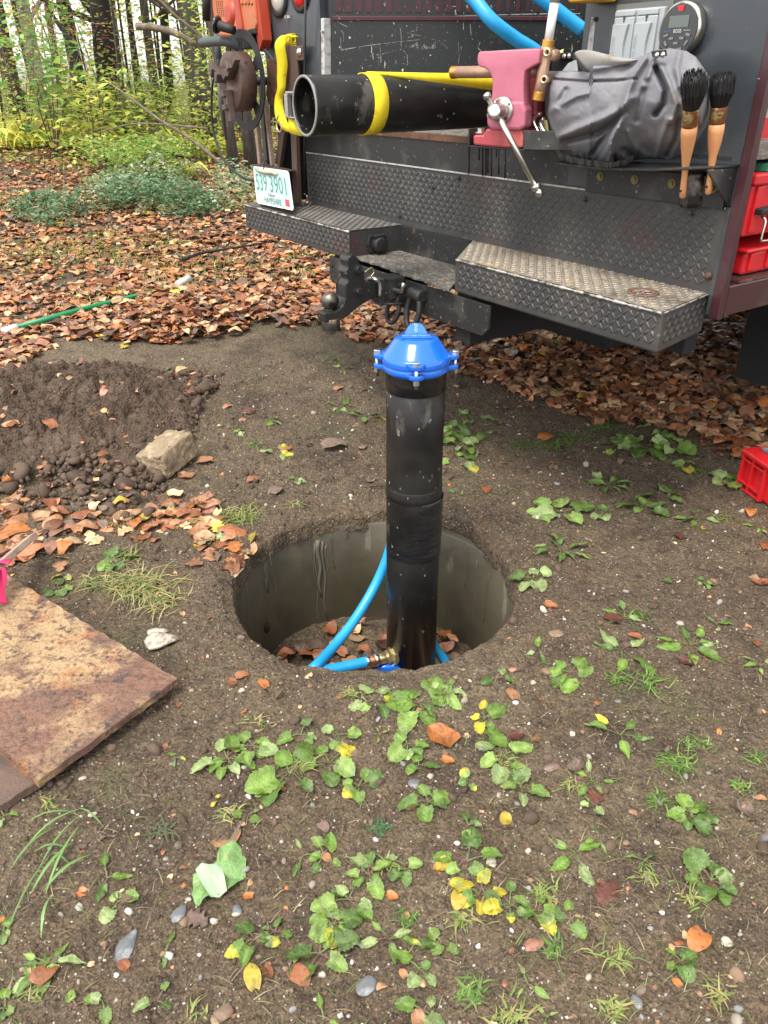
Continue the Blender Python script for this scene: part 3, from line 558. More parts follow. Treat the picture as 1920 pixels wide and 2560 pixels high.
# wall of treadplate above the step, flat panel, deck
wt = MB(); wt.lb(-1.075, 1.188, BD, BD+.006, -.002, .228); o_ = T('rear_skirt', wt, 'tread')
tb = MB(); tread(tb, L(-1.075, BD, 0), U, Zv, [(0, 0), (2.262, 0), (2.262, .226), (0, .226)]); tag(T('tread_bars', tb, 'tread', o_), kind='stuff')
for x, y in ((1148, 445), (1083, 467), (1464, 498), (1728, 533), (1000, 540)):
    bl = MB(); bl.lathe([(.011, 0), (.011, .002), (.0075, .003), (.0075, .008), (0, .009)], B(x, y, BD), -W, 6, smooth=False); T('bolt', bl, 'black_steel', o_)
bl = MB(); bl.lathe([(.012, 0), (.012, .003), (.006, .009), (0, .009)], B(1772, 690, BD), -W, 8); T('bolt', bl, 'rust', o_, label='rusty bolt')
sill = MB(); sill.lb(-1.072, 1.188, BD-.003, BD+.02, .2285, .350); T('rear_sill', sill, 'black_steel')
se = MB(); se.lb(-1.072, 1.188, BD-.0045, BD-.0025, .2265, .2315); T('sill_weld', se, 'worn_white')
dk = MB(); dk.lb(-1.05, 1.18, BD-.006, 5.4, .342, .357); T('deck', dk, 'deck', bev=.002)
de = MB(); de.lb(-.62, .5, BD-.0085, BD-.0055, .331, .3525); T('deck_edge', de, 'rust')
# black drips below the vise
dp = MB()
for x, y0, y1 in ((1172, 366, 437), (1197, 366, 400), (1206, 366, 440), (1214, 366, 440), (1219, 366, 432), (1228, 366, 442), (1240, 366, 392), (1246, 366, 436), (1262, 366, 446)):
    p, q_ = B(x, y0, BD-.0045), B(x, y1, BD-.0045); dp.tube([p, (p+q_)/2, q_], [.0022, .0016, .0024], 6)
T('oil_drips', dp, 'black_and_shade')
# scratched locker wall across the deck (stands square to the view of the yard)
PY = 3.72; Xw = np.array([1., 0, 0]); Yw = np.array([0, 1., 0])
lk = MB(); z0, z1 = 1.228, 2.02; xl, xr = -.225, .98
lk.box(((xl+xr)/2, PY+.02, (z0+z1)/2), (xr-xl, .04, z1-z0)); lkr = T('locker_wall', lk, 'scratched', label='black locker wall covered in white scratches')
def PK(x, y, off=.0): return PLN(x, y, np.array([0, PY-off, 0]), Yw)
k = 0; x = 845; sl_ = MB()
while x < 1450:
    p, q_ = PK(x-8, 30), PK(x+8, -60); sl_.box(((p[0]+q_[0])/2, PY-.0015, (p[2]+q_[2])/2), (q_[0]-p[0], .003, q_[2]-p[2])); x += 25.4-.8*k/24; k += 1
T('louvre', sl_, 'slot', lkr, label='maroon slots showing through the black paint')
rb = MB(); p, q_ = PK(832, 52), PK(1456, 40); rb.box(((p[0]+q_[0])/2, PY-.003, (p[2]+q_[2])/2), (q_[0]-p[0], .008, .016)); T('rail', rb, 'slot', lkr, bev=.002)
sm = MB()
def scr(pts, w=.0016):
    P = [PK(a, b, .001) for a, b in pts]
    for i in range(len(P)-1):
        d = nrm(P[i+1]-P[i]); nn = np.cross(d, Yw)*w*random.uniform(.3, .9)
        sm.add([P[i]-nn, P[i+1]-nn, P[i+1]+nn, P[i]+nn], [(0, 1, 2, 3)])
scr([(853, 126), (880, 121), (910, 115), (950, 110), (1000, 104), (1050, 99)]); scr([(851, 94), (853, 126)], .0013); scr([(853, 76), (859, 84), (859, 108)]); scr([(853, 124), (880, 120), (900, 117)])
scr([(996, 60), (1002, 75), (1003, 100), (1003, 122)], .0011); scr([(1008, 126), (1018, 138), (1019, 158)]); scr([(950, 115), (952, 140), (952, 157)]); scr([(942, 138), (960, 134), (990, 126)], .001)
scr([(945, 140), (948, 165), (962, 166)], .001); scr([(1043, 60), (1042, 76), (1028, 79)]); scr([(1018, 82), (1052, 90)], .001); scr([(1060, 92), (1088, 100), (1110, 112), (1120, 122)], .001)
for q in range(34):
    x, y = random.uniform(1015, 1090), random.uniform(112, 124); scr([(x, y), (x+random.uniform(-3, 3), y-random.uniform(2, 9))], .0015)
scr([(1146, 105), (1148, 140), (1146, 160)], .0009); scr([(1175, 60), (1178, 90), (1182, 100)], .002); scr([(1200, 105), (1195, 120), (1203, 128)], .002); scr([(1330, 150), (1340, 120)], .001); scr([(1430, 110), (1428, 150)], .001)
scr([(1040, 45), (1120, 41), (1200, 38), (1290, 36), (1380, 34), (1450, 34)], .0022); scr([(838, 48), (850, 58), (868, 67)], .003); scr([(842, 40), (880, 54), (895, 46)], .004)
for q in range(420):
    x, y = random.uniform(832, 1455), 60+130*random.random()**1.0; 
    if random.random() < .25: y = random.uniform(2, 55)
    l = random.choice([1.0, 1.5, 2, 3, 5]); a = random.choice([PI/2, PI/2, 0.1, random.uniform(0, PI)]); scr([(x, y), (x+l*math.cos(a), y+l*math.sin(a))], random.uniform(.0005, .0014))
tag(T('scratches', sm, 'scratch', lkr), kind='stuff')
# left cabinet: light panel, worn flange
cl = MB(); cl.lb(-1.225, -.735, .165, .2, .375, 1.15); cl.lb(-1.225, -1.19, .2, 5.4, .375, 1.15); lc = T('left_cabinet', cl, 'truck_grey', bev=.004, label='dark grey left rear cabinet with two round lamps')
fg = MB(); fg.prism([L(-.7345, .160, .40), L(-.714, .163, .40), L(-.714, .197, .40), L(-.7345, .197, .40)], Zv*.35+L(.016, 0, 0)-L(0, 0, 0)); T('worn_flange', fg, 'worn_white', lc, bev=.003)
ll = MB(); ll.lb(-.7340, -.718, .1985, 1.05, .375, 1.15); T('cabinet_side', ll, 'black_steel', lc)
bt = MB(); bt.lathe([(.009, 0), (.009, .003), (.006, .004), (.006, .009)], B(808, 78, .160), -W, 6, smooth=False); T('bolt', bt, 'zinc', lc)
for x, y, m_ in ((698, -8, 'clear_lens'), (752, -22, 'red_lens')):
    o = B(x, y, .165); g = MB(); g.lathe([(.078, 0), (.078, .006), (.070, .012), (.058, .010)], o, -W, 36, cap=False); gr = T('lamp_gasket', g, 'rubber', lc)
    g = MB(); g.lathe([(.059, 0), (.058, .010), (.045, .017), (.025, .020), (0, .021)], o, -W, 32); T('lamp_lens', g, m_, gr, label='red round tail lamp' if m_[0] == 'r' else 'clear round reversing lamp')
sw = MB(); sw.lb(*(lambda a, b, z: (a-.022, a-.012, .15, .165, z-.006, z+.006))(*Bl(725, 42, .165))); sw.lb(*(lambda a, b, z: (a-.008, a+.006, .155, .165, z-.005, z+.006))(*Bl(725, 42, .165))); T('lamp_bracket', sw, 'worn_white', lc)
# walls behind the left step, coloured near black for its shaded void
bk = MB(); bk.lb(-1.20, -1.076, .34, .36, .0, .374); bk.lb(-1.22, -1.2, .20, 5.4, .0, .374); T('void_wall', bk, 'black_and_shade')
# right cabinet
rt_ = MB(); rt_.lb(.612, 1.207, BD-.006, BD+.014, .236, 1.15); rt_.lb(1.1885, 1.207, BD-.003, BD+.012, -.058, .2355); rcb = T('right_cabinet', rt_, 'truck_grey', bev=.003, label='dark grey right rear cabinet with radio and outlet covers')
rs = MB(); rs.lb(.612, .632, BD+.014, 1.2, .358, 1.15); T('cabinet_side', rs, 'black_steel', rcb)
wp = MB(); p = Bl(1485, 60, BD); wp.prism([L(p[0]-.014, BD-.0075, .44), L(p[0]+.016, BD-.0075, .44), L(p[0]+.010, BD-.0075, .69), L(p[0]-.006, BD-.0075, .69)], W*.0016); T('worn_patch', wp, 'worn_white', rcb)
h_ = MB(); h_.lathe([(.006, 0), (.006, .002)], B(1489, 48, BD-.008), -W, 12); T('bolt_hole', h_, 'black_and_shade', rcb)
gk = MB(); p = Bl(1600, 80, BD-.006)
def rect(mb, x0, y0, x1, y1, b, th):
    p0, p1 = Bl(x0, y0, b), Bl(x1, y1, b); mb.lb(min(p0[0], p1[0]), max(p0[0], p1[0]), b-th, b, min(p0[2], p1[2]), max(p0[2], p1[2]))
P0, P1 = Bl(1552, 30, BD-.006), Bl(1646, 150, BD-.006); P0 = (P0[0]-.004, 0, P0[2]+.004); P1 = (P1[0]+.008, 0, P1[2])
zt = P0[2]; zb = zt-.16; al, ar = P0[0], P1[0]
gk.lb(al-.012, ar+.014, BD-.008, BD-.0055, zb-.012, zt+.014); T('gasket_plate', gk, mk('sealant', (.13, .13, .125), .7), rcb)
ob = MB(); ob.lb(al, ar, BD-.022, BD-.008, zb, zt); obx = T('outlet_box', ob, 'abs_grey', rcb, bev=.003, label='light grey double outlet box')
mid = (al+ar-.012)/2; wdt = (ar-al-.02)/2
for k in range(2):
    a0 = al+.004+k*(wdt+.004); cv = MB(); cv.lb(a0, a0+wdt-.002, BD-.030, BD-.0225, zb+.006, zt-.018); c = T('outlet_cover', cv, 'abs_grey', obx, bev=.004)
    ar_ = MB(); nn = 12; ed = [(a0+wdt-.014-.010*math.sin(PI*q/nn), zb+.01+(zt-zb-.045)*q/nn) for q in range(nn+1)]
    ar_.prism([L(a, BD-.0385, z) for a, z in ed+[(a0+.004, zt-.035), (a0+.004, zb+.01)]], W*.009); T('cover_boss', ar_, 'abs_grey', c, bev=.002)
    text('lettering', 'HUBB', L(a0+.019, BD-.0388, zb+.040), Zv, -U, .011, M['abs_grey'], c, w=.058, ext=.0012)
    hg = MB(); hg.lb(a0+.001, a0+wdt-.003, BD-.030, BD-.022, zt-.017, zt-.004); hn = T('hinge', hg, 'abs_dark' if 0 else 'abs_grey', obx, bev=.002)
    kh = MB(); kh.lathe([(.0045, 0), (.0045, .001)], L(a0+wdt*.5, BD-.0305, zt-.020), -W, 12); kh.lb(a0+wdt*.5-.002, a0+wdt*.5+.002, BD-.0318, BD-.0305, zt-.031, zt-.020); T('key_slot', kh, 'abs_dark', c)
sc1 = MB(); sc1.lathe([(.004, 0), (.004, .003)], B(1630, 98, BD-.024), -W, 10); T('screw', sc1, 'zinc', obx)
tg = MB(); tg.lathe([(.014, 0), (.011, .006), (.004, .008), (.003, .004)], B(1668, 73, BD-.006), -W, 18); T('rubber_grommet', tg, 'rubber', rcb)
ro = B(1696, 75, BD-.035); ro = L(*Bl(1699, 73, BD-.036)); 
ra = MB(); ra.lathe([(.059, 0), (.061, .010), (.064, .026), (.062, .033), (.058, .034)], ro+W*.030, -W, 48, cap=True); radio = T('radio', ra, 'steel', rcb, label='round marine radio with chrome rim')
fc = MB(); fc.lathe([(.0565, 0), (.0565, .002)], ro-W*.0045, -W, 48); T('radio_face', fc, 'glass_black', radio)
FO = ro-W*.0072
sc2 = MB(); sc2.prism([FO+U*a+Zv*z for a, z in ((-.030, .004), (.030, .004), (.030, .030), (-.030, .030))], -W*.0008); T('display', sc2, 'lcd', radio)
rd = MB(); rd.prism([FO+U*a+Zv*z for a, z in ((-.011, .052), (.011, .052), (.007, .040), (-.007, .040))], -W*.001); T('power_button', rd, 'red_print', radio)
text('lettering', 'BOSS', FO+U*(-.012)+Zv*(-.008), U, Zv, .008, M['white_print'], radio, w=.024)
text('lettering', 'Bluetooth', FO+U*(-.041)+Zv*(-.005), U, Zv, .0034, M['blue_print'], radio, w=.018)
text('lettering', 'Waterproof', FO+U*(.018)+Zv*(-.005), U, Zv, .003, M['white_print'], radio, w=.02)
bt = MB()
for a, z, r_ in ((-.034, -.014, .3), (-.016, -.021, .1), (.016, -.021, -.1), (.034, -.014, -.3), (-.032, -.032, -.9), (.032, -.032, .9), (-.013, -.045, -.2), (.013, -.045, .2), (0, -.032, 0)):
    d = U*math.cos(r_)+Zv*math.sin(r_); bt.box(FO+U*a+Zv*z-W*.001, (.014, .006, .003), d, np.cross(W, d), W)
T('radio_buttons', bt, 'abs_grey' if 0 else mk('button', (.16, .16, .16), .4), radio, bev=.001)
yb = MB(); p = Bl(1481, -8, .2); yb.lb(p[0]-.055, p[0]+.045, .16, .255, p[2]-.012, p[2]+.06); T('work_lamp', yb, 'yellow', rcb, bev=.008, label='yellow lamp housing on the cabinet edge')
# angle iron shelf
sh = MB(); sp = [(.63, .262), (.655, .150), (.70, .128), (.86, .120), (1.04, .118), (1.13, .105), (1.165, .112), (1.19, .16), (1.205, .262)]
sh.prism([L(a, b, .306+.026*min(1, max(0, (a-.95)/.22))) for a, b in sp], Zv*.007); sh.lb(.700, 1.186, .252, .262, .226, .3055); sh.prism([L(1.195, .262, .232), L(1.195, .262, .33), L(1.195, .13, .331)], U*.006)
shf = T('angle_shelf', sh, 'black_steel', bev=.002)
for x, y in ((1501, 441), (1587, 449), (1680, 459), (1783, 470)):
    g = MB(); o = B(x, y, .252); g.lathe([(.013, 0), (.013, .002), (.0075, .003), (.0075, .009), (0, .010)], o, -W, 14, smooth=False); T('bolt', g, mk('yellow_wax%d' % x, (.20, .16, .06), .6, layers=[('noise', 120, 4, .5, .7, (.05, .035, .02), .6)]), shf)
tn = MB(); q0 = [B(x, y, .236) for x, y in ((1697, 430), (1755, 430), (1748, 514), (1684, 510))]
N_ = 8; vs = []
for i_ in range(N_+1):
    t = i_/N_
    for j_ in range(7):
        s_ = j_/6; p = (q0[0]*(1-s_)+q0[1]*s_)*(1-t)+(q0[3]*(1-s_)+q0[2]*s_)*t; vs.append(p+W*.018*(2*s_-1)**2-Zv*(.010*(1-(2*s_-1)**2)*t))
tn.add(vs, [(i_*7+j_, (i_+1)*7+j_, (i_+1)*7+j_+1, i_*7+j_+1) for i_ in range(N_) for j_ in range(6)], True)
o = T('metal_tongue', tn, 'worn_steel', shf); m = o.modifiers.new('s', 'SOLIDIFY'); m.thickness = .003
# maroon corner post and side compartment
po = MB(); po.lb(1.2075, 1.240, BD-.014, BD+.010, -.062, 1.15); T('corner_post', po, 'maroon', bev=.004)
ss = MB(); ss.lb(1.190, 1.2385, BD+.0125, 5.4, -.055, .030); T('side_sill', ss, 'maroon', bev=.004)
cf = MB(); cf.lb(.66, 1.189, BD+.03, 2.6, .012, .024); cf.lb(.64, .66, BD+.03, 2.6, .0, .356); cf.lb(.7, 1.2, 2.4, 2.42, .0, 1.15); cf.lb(1.10, 1.24, BD+.05, 2.6, 1.1, 1.15); T('compartment', cf, 'black_and_shade')
cfl = MB(); cfl.prism([L(1.10, BD+.06, .030), L(1.236, BD+.06, .0305), L(1.236, 2.5, .0305), L(1.10, 2.5, .030)], Zv*.003); T('compartment_floor', cfl, 'worn_steel')
# frame, axle and wheels underneath
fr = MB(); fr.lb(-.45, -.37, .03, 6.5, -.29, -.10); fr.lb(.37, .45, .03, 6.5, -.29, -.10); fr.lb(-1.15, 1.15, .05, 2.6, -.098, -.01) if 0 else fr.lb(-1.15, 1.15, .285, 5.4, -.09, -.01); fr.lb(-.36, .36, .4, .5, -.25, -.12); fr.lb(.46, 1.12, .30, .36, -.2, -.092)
T('chassis_frame', fr, 'black_and_shade')
ax = MB(); ax.lathe([(.05, -.95), (.05, -.15), (.16, -.1), (.16, .1), (.05, .15), (.05, .95)], L(0, 2.3, -.44), U, 20); T('axle', ax, 'black_and_shade')
for s_ in (-1, 1):
    for k in (0, 1):
        wh_ = MB(); wh_.lathe([(.24, -.10), (.36, -.115), (.40, -.08), (.41, 0), (.40, .08), (.36, .115), (.24, .10)], L(s_*(1.0-.27*k), 2.3, -.44), U, 40, cap=False); w_ = T('tyre', wh_, 'rubber')
        wh_ = MB(); wh_.lathe([(.24, -.09), (.10, -.03), (.10, .03), (.24, .09)], L(s_*(1.0-.27*k), 2.3, -.44), U, 28); T('rim', wh_, 'black_steel', w_)
mf = MB(); mf.lb(.55, 1.16, 1.62, 1.63, -.70, -.10); T('shade_flap', mf, 'black_and_shade')  # flaps added to block light under the body
mf = MB(); mf.lb(-1.16, -.55, 1.62, 1.63, -.66, -.10); T('shade_flap', mf, 'black_and_shade')
mf = MB(); mf.lb(-.36, .36, .9, 1.5, -.50, -.12); T('shade_block', mf, 'black_and_shade', bev=.03)  # block added under the frame to cut stray light
rf = MB(); rf.lb(-1.2, 1.2, 5.4, 5.45, -.6, 1.15); T('front_wall', rf, 'truck_grey')  # unseen front added to close the body against light running underneath
# ================================================================ the well
PX, PYY = .092, 2.070
well = thing('well_pipe', (PX, PYY, -.5), 'upright black plastic well pipe with bolted blue cap standing in the round hole', 'well pipe')
def WP(name, mb, mat, parent=None, **k): return build(name, mb, M[mat] if isinstance(mat, str) else mat, parent or well, **k)
lean = nrm([-.004, .0, 1])
def wc(z): return np.array([PX, PYY, 0])+lean*z
m = MB(); m.lathe([(.0838, -.5), (.0838, .1), (.0842, .3), (.0838, .5), (.0838, .715)], wc(0), lean, 56); pb = WP('pipe', m, 'plastic_black')
m = MB(); m.lathe([(.0838, .640), (.0858, .641), (.0862, .70), (.0850, .706)], wc(0), lean, 56, cap=False); WP('upper_band', m, 'tape_black')
m = MB(); m.lathe([(.0842, .304), (.0862, .306), (.0864, .322), (.0856, .330), (.0858, .338), (.0840, .342)], wc(0), lean, 56, cap=False); WP('coupling_ring', m, 'plastic_black')
pr = [(.0842, .098)]+[(.0860+.0004*math.sin(q*1.7)+.0003*math.sin(q*.6), .100+.203*q/26) for q in range(27)]+[(.0842, .3045)]
m = MB(); m.lathe(pr, wc(0), nrm([.012, .01, 1]), 56, cap=False); WP('tape_wrap', m, 'tape_black')
# cap: lower clamp ring, upper cover with ears, bolts
EA = [-PI/2-.03+k*2*PI/4+.0 for k in range(4)]
def earring(r, z0, z1, er, top=True):
    pts = []; nn = 120
    for k in range(nn):
        a = 2*PI*k/nn; R_ = r
        for e in EA:
            d = (a-e+PI) % (2*PI)-PI
            if abs(d) < .24: R_ = max(R_, r+er*min(1, math.cos(d/.24*PI/2)**.6*1.05))
        pts.append((R_*math.cos(a), R_*math.sin(a)))
    mb = MB(); mb.prism([wc(z0)+np.array([x, y, 0]) for x, y in pts], lean*(z1-z0)); return mb
cap = WP('clamp_ring', earring(.0945, .701, .714, .023), 'blue_paint', bev=.003)
m = MB(); m.lathe([(.0855, .694), (.0925, .701), (.0935, .716), (.092, .718)], wc(0), lean, 64, cap=False); WP('clamp_collar', m, 'blue_paint', cap)
cov = WP('well_cap', earring(.095, .729, .742, .023), 'blue_paint', bev=.003)
m = MB(); m.lathe([(.0945, .7185), (.0953, .720), (.0953, .740), (.091, .744), (.086, .747), (.061, .783), (.056, .787), (.030, .789), (0, .789)], wc(0), lean, 72, cap=False); WP('cap_dome', m, 'blue_paint', cov)
# vent tab rising at the back of the dome
m = MB(); tb = [(-.048, -.004), (-.034, .008), (-.026, .034), (-.018, .050), (-.008, .056), (.008, .056), (.018, .050), (.026, .034), (.034, .008), (.048, -.004)]
o = wc(.782)+np.array([0, .022, 0]); m.prism([o+np.array([x, z*.55, z*.55]) for x, z in tb], np.array([0, .05, -.035])); WP('cap_tab', m, 'blue_paint', cov, bev=.004)
m = MB(); m.box(wc(.7915)+np.array([0, -.018, 0]), (.082, .010, .006)); WP('cap_rib', m, 'blue_paint', cov, bev=.0025)
text('lettering', 'WATERTIGHT', wc(.7905)+np.array([-.040, -.004, 0]), (1, 0, 0), (0, 1, .15), .009, M['blue_paint_light'], cov, w=.078, ext=.0006)
text('lettering', 'VENT', wc(.792)+np.array([.004, .022, 0]), (0, .71, .71), (-1, 0, 0), .009, M['blue_paint_light'], cov, w=.030, ext=.0015)
for e in EA:
    o = wc(0)+np.array([math.cos(e), math.sin(e), 0])*.1085
    m = MB(); m.lathe([(.0108, .742), (.0108, .7435), (.0095, .744), (.0095, .7495), (.0080, .7515), (0, .7515)], o, lean, 6, smooth=False); m.lathe([(.0052, .676), (.0052, .742)], o, lean, 12); m.lathe([(.0092, .688), (.0092, .700)], o, lean, 6, smooth=False); WP('cap_bolt', m, 'zinc', cov)
# brass outlet at the pipe's foot, hoses
fo = np.array([PX-.084, PYY-.045, -.235]); q1 = PLN(985, 1640, np.array([PX-.085, PYY-.05, 0]), Yw); q2 = PLN(900, 1658, np.array([PX-.2, PYY-.1, 0]), nrm([.25, 1, 0]))
fd = nrm(q2-q1)
ft = MB(); ft.lathe([(.032, -.005), (.034, .0), (.034, .012), (.024, .013)], q1, fd, 8, smooth=False); ft.lathe([(.026, .012), (.026, .03)], q1, fd, 6, smooth=False); ft.lathe([(.019, .03), (.019, .060)], q1, fd, 24)
fit = build('brass_outlet', ft, M['brass_bright'], well, bev=.001)
ft = MB(); ft.lathe([(.0195, .060), (.0205, .062), (.0205, .105), (.018, .107)], q1, fd, 24); build('copper_adapter', ft, mk('copper', (.60, .27, .14), .35, .9), fit)
h0 = q1+fd*.09; h1 = PLN(775, 1682, q1+fd*.24+np.array([0, -.02, 0]), Yw); h1 = h1
hz = spline([h0, (h0+h1)/2+Zv*-.004, h1], 8)
m = MB(); m.tube(hz, .0185, 20); hl = build('water_hose', m, M['hose'], loc=h1); tag(hl, 'short blue hose clamped to the brass outlet at the foot of the well pipe', 'hose')
def clamp(name, p, d, r, parent):
    m = MB(); m.lathe([(r+.0004, -.007), (r+.0022, -.007), (r+.0022, .007), (r+.0004, .007)], p, d, 28, cap=False)
    s_ = nrm(np.cross(d, Zv)); up = np.cross(s_, d); m.box(p+up*(r+.005), (.016, .010, .008), s_, d, up); m.lathe([(.0045, 0), (.0045, .006)], p+up*(r+.006)+s_*.008, s_, 6, smooth=False)
    return build(name, m, M['zinc'], parent)
clamp('hose_clamp', h0+fd*.012, fd, .0185, hl); clamp('hose_clamp', h0+fd*-.02, fd, .0205, fit)
pk = lambda x, y, yy: PLN(x, y, np.array([0, yy, 0]), Yw)
p_ = [pk(764, 1684, h1[1]+.004), pk(790, 1664, h1[1]+.01), pk(838, 1612, 2.02), pk(890, 1545, 2.12), pk(936, 1468, 2.2), pk(964, 1405, 2.235), pk(984, 1345, 2.25), pk(1004, 1310, 2.25), pk(1025, 1312, 2.235), pk(1042, 1380, 2.23), pk(1050, 1520, 2.2), pk(1082, 1610, 2.14), pk(1112, 1652, 2.12), pk(1130, 1700, 2.10)]
m = MB(); m.tube(spline(p_, 10), .0172, 20); bh = build('water_hose', m, M['hose'], loc=p_[0]); tag(bh, 'long blue hose looping up from the hole floor and passing behind the well pipe', 'hose')
m = MB(); d = nrm(p_[0]-p_[1]+np.array([-.03, 0, .01])); m.tube([p_[0]+d*-.004, p_[0]+d*.02], .0195, 18); m.tube([p_[0]+d*.018, p_[0]+d*.034], .014, 12); build('hose_end', m, M['zinc'], bh)
m = MB(); c_ = pk(968, 1668, 2.0); m.tube(spline([c_+np.array([-.04, 0, -.01]), c_+np.array([0, .0, 0]), c_+np.array([.05, .01, -.02])], 6), .02, 14); tag(build('hose_coupling', m, M['blue_paint'], loc=c_), 'blue fitting half buried just under the brass outlet', 'fitting')

# ================================================================ tow ball mount
HP = HA
def AP(x, y): return A(x, y, HP+.026)
pl_ = [(866, 652), (871, 641), (882, 637), (897, 645), (903, 668), (912, 680), (913, 704), (948, 708), (948, 742), (925, 750), (897, 768), (872, 790), (848, 804), (812, 808), (810, 783), (840, 777), (856, 765), (863, 745), (863, 712), (870, 700), (863, 680), (870, 668)]
bm = thing('ball_mount', L(HP, -.1, -.3), 'black drop hitch with a worn chrome tow ball stuck in the receiver tube', 'tow hitch')
m = MB(); m.prism([AP(x, y) for x, y in pl_], -U*.052); build('mount_body', m, M['black_steel'], bm, bev=.006)
bc = A(825, 752, HP); m = MB(); m.ball(bc, .0325, 24); bl = build('tow_ball', m, M['worn_steel'], bm)
m = MB(); m.lathe([(.018, .0), (.016, -.025), (.014, -.032), (.022, -.038), (.026, -.044), (.026, -.05)], bc-Zv*.012, Zv, 20); build('ball_neck', m, M['worn_steel'], bl)
m = MB(); m.lathe([(.033, -.050), (.034, -.052), (.034, -.088), (.032, -.090)], bc-Zv*.012, Zv, 24); m.lathe([(.020, -.09), (.020, -.108)], bc-Zv*.012, Zv, 6, smooth=False); build('ball_nut', m, M['worn_steel'], bl)
for x, y in ((894, 673), (895, 728)):
    m = MB(); m.lathe([(.020, 0), (.020, .003), (.014, .004), (.014, .014), (.012, .016), (0, .016)], A(x, y, HP+.026), U, 6 if y > 700 else 18, smooth=False); build('mount_bolt', m, M['black_steel'], bm)
m = MB(); e0 = A(920, 703, HP+.045); m.tube(spline([A(922, 706, HP-.03), A(922, 697, HP-.02), A(935, 697, HP+.04), A(949, 708, HP+.048), A(950, 740, HP+.048)], 6), .0075, 10); build('lock_pin', m, M['zinc'], bm)
m = MB(); c_ = A(912, 680, HP+.04); m.tube(spline([c_+U*0, c_+W*.03+Zv*.012, c_+W*.04-Zv*.005, c_+W*.028-Zv*.018, c_+W*.03-Zv*.026], 6), .0018, 6); build('retaining_clip', m, M['brass_bright'], bm)

# ================================================================ black pipe on the deck, strap
ax_ = nrm([math.sin(math.radians(59)), math.cos(math.radians(59)), .012])
e0 = None
def pt_depth(x, y, d): r = ray(x, y); return CO+r*d          # d = depth along the view axis
E0 = pt_depth(761, 268, 2.345)
E0[2] = 1.331
bp = thing('plastic_pipe', E0-Zv*.084, 'loose length of black plastic pipe lying on the truck deck, sticking out over the step', 'pipe')
m = MB(); PLn = 1.75; m.lathe([(.0765, .01), (.0765, 0), (.0835, .001), (.084, .012), (.084, PLn), (.0765, PLn), (.0765, .01)], E0, ax_, 56, cap=False); build('pipe_tube', m, M['plastic_black'], bp)
m = MB(); m.lathe([(.0764, .0008), (.0764, -.0012), (.0835, -.001), (.0842, .002)], E0, ax_, 56, cap=False); build('cut_edge', m, mk('cut_edge', (.22, .22, .21), .6), bp)
m = MB(); m.lathe([(.001, .5), (.0764, .5)], E0, ax_, 40, cap=False); build('pipe_shadow_plug', m, M['black_and_shade'], bp) if 0 else None
# ratchet strap round the pipe
sx = .215; S0 = E0+ax_*sx; h = np.cross(Zv, ax_); h = nrm(h); v_ = np.cross(ax_, h)
def ring_pt(a, r=.0862, t=0.): return S0+ax_*t+(h*math.cos(a)+v_*math.sin(a))*r
stp = thing('ratchet_strap', S0-Zv*.09, 'yellow webbing strap wrapped over the black pipe and running off behind the vise', 'strap')
m = MB(); m.strip([ring_pt(-PI*.5+q*PI*1.99/40+.25, .0865, .012*math.sin(q/40*PI)) for q in range(41)], ax_*.05, .0025); build('strap_loop', m, M['strap'], stp)
a_top = PI*.5; pA = ring_pt(a_top, .0885); pBq = B(1250, 214, .46) ; pC = B(1425, 190, .60)
vis0 = pt_depth(1245, 206, 2.55); vis1 = pt_depth(1310, 200, 2.60)
pa = pt_depth(955, 189, float((pA-CO)@np.array([0, cP, -sP]))); 
path = [pA+ax_*.005, pt_depth(1075, 193, 2.43), vis0, vis0*.5+pt_depth(1420, 196, 2.68)*.5, pt_depth(1420, 196, 2.68)]
wds = [ax_*.010+Zv*.003, Zv*.024, Zv*.050, Zv*.05, Zv*.05]
P2 = []; W2 = []
for i_ in range(len(path)-1):
    for q in range(6):
        t = q/6; P2.append(path[i_]*(1-t)+path[i_+1]*t); W2.append(wds[i_]*(1-t)+wds[i_+1]*t)
m = MB(); m.strip(P2, np.array(W2), .0022); build('strap_tail', m, M['strap'], stp)
# hanging coil of strap with ratchet at the left cabinet
sb = .10
def S(x, y, b=sb): return B(x, y, b)
st = thing('ratchet_strap', S(715, 325), 'yellow strap with white ratchet handle hanging in a loop on the left rear cabinet', 'strap')
m = MB(); hv = nrm([1, -.25, 0])*.056
pts = [S(736, 92, .14), S(718, 88, .12), S(704, 100, .1), S(700, 118, .09), S(706, 160), S(704, 195), S(703, 222), S(697, 245), S(698, 275), S(704, 300), S(716, 318), S(732, 318, .08)]
wd_ = [hv*.7, hv*.75, hv*.8, hv*.85, hv*.85, hv*.75, hv*.65, hv*.65, hv*.8, hv*.9, nrm(U+Zv*.7)*.05, nrm(U+Zv*1.)*.05]
P2 = spline(pts, 5); k_ = len(pts)-1; W2 = [wd_[min(int(i_/5), k_)]*(1-(i_ % 5)/5)+wd_[min(int(i_/5)+1, k_)]*((i_ % 5)/5) for i_ in range(len(P2))]
m.strip(P2, np.array(W2), .0025); build('webbing', m, M['strap'], st)
m = MB(); c_ = S(728, 100, .155); 
for k in range(3):
    r_ = .022-.006*k; m.strip([c_+(W*math.cos(t)+Zv*math.sin(t))*r_ for t in np.linspace(0, 2*PI, 18)], U*.046, .003)
build('strap_roll', m, M['strap'], st)
m = MB(); m.strip([S(722, 314, .03), S(748, 322, .05), S(790, 322, .13), S(820, 318, .2)], nrm(Zv)*.055, .0025); build('lower_webbing', m, M['strap'], st)
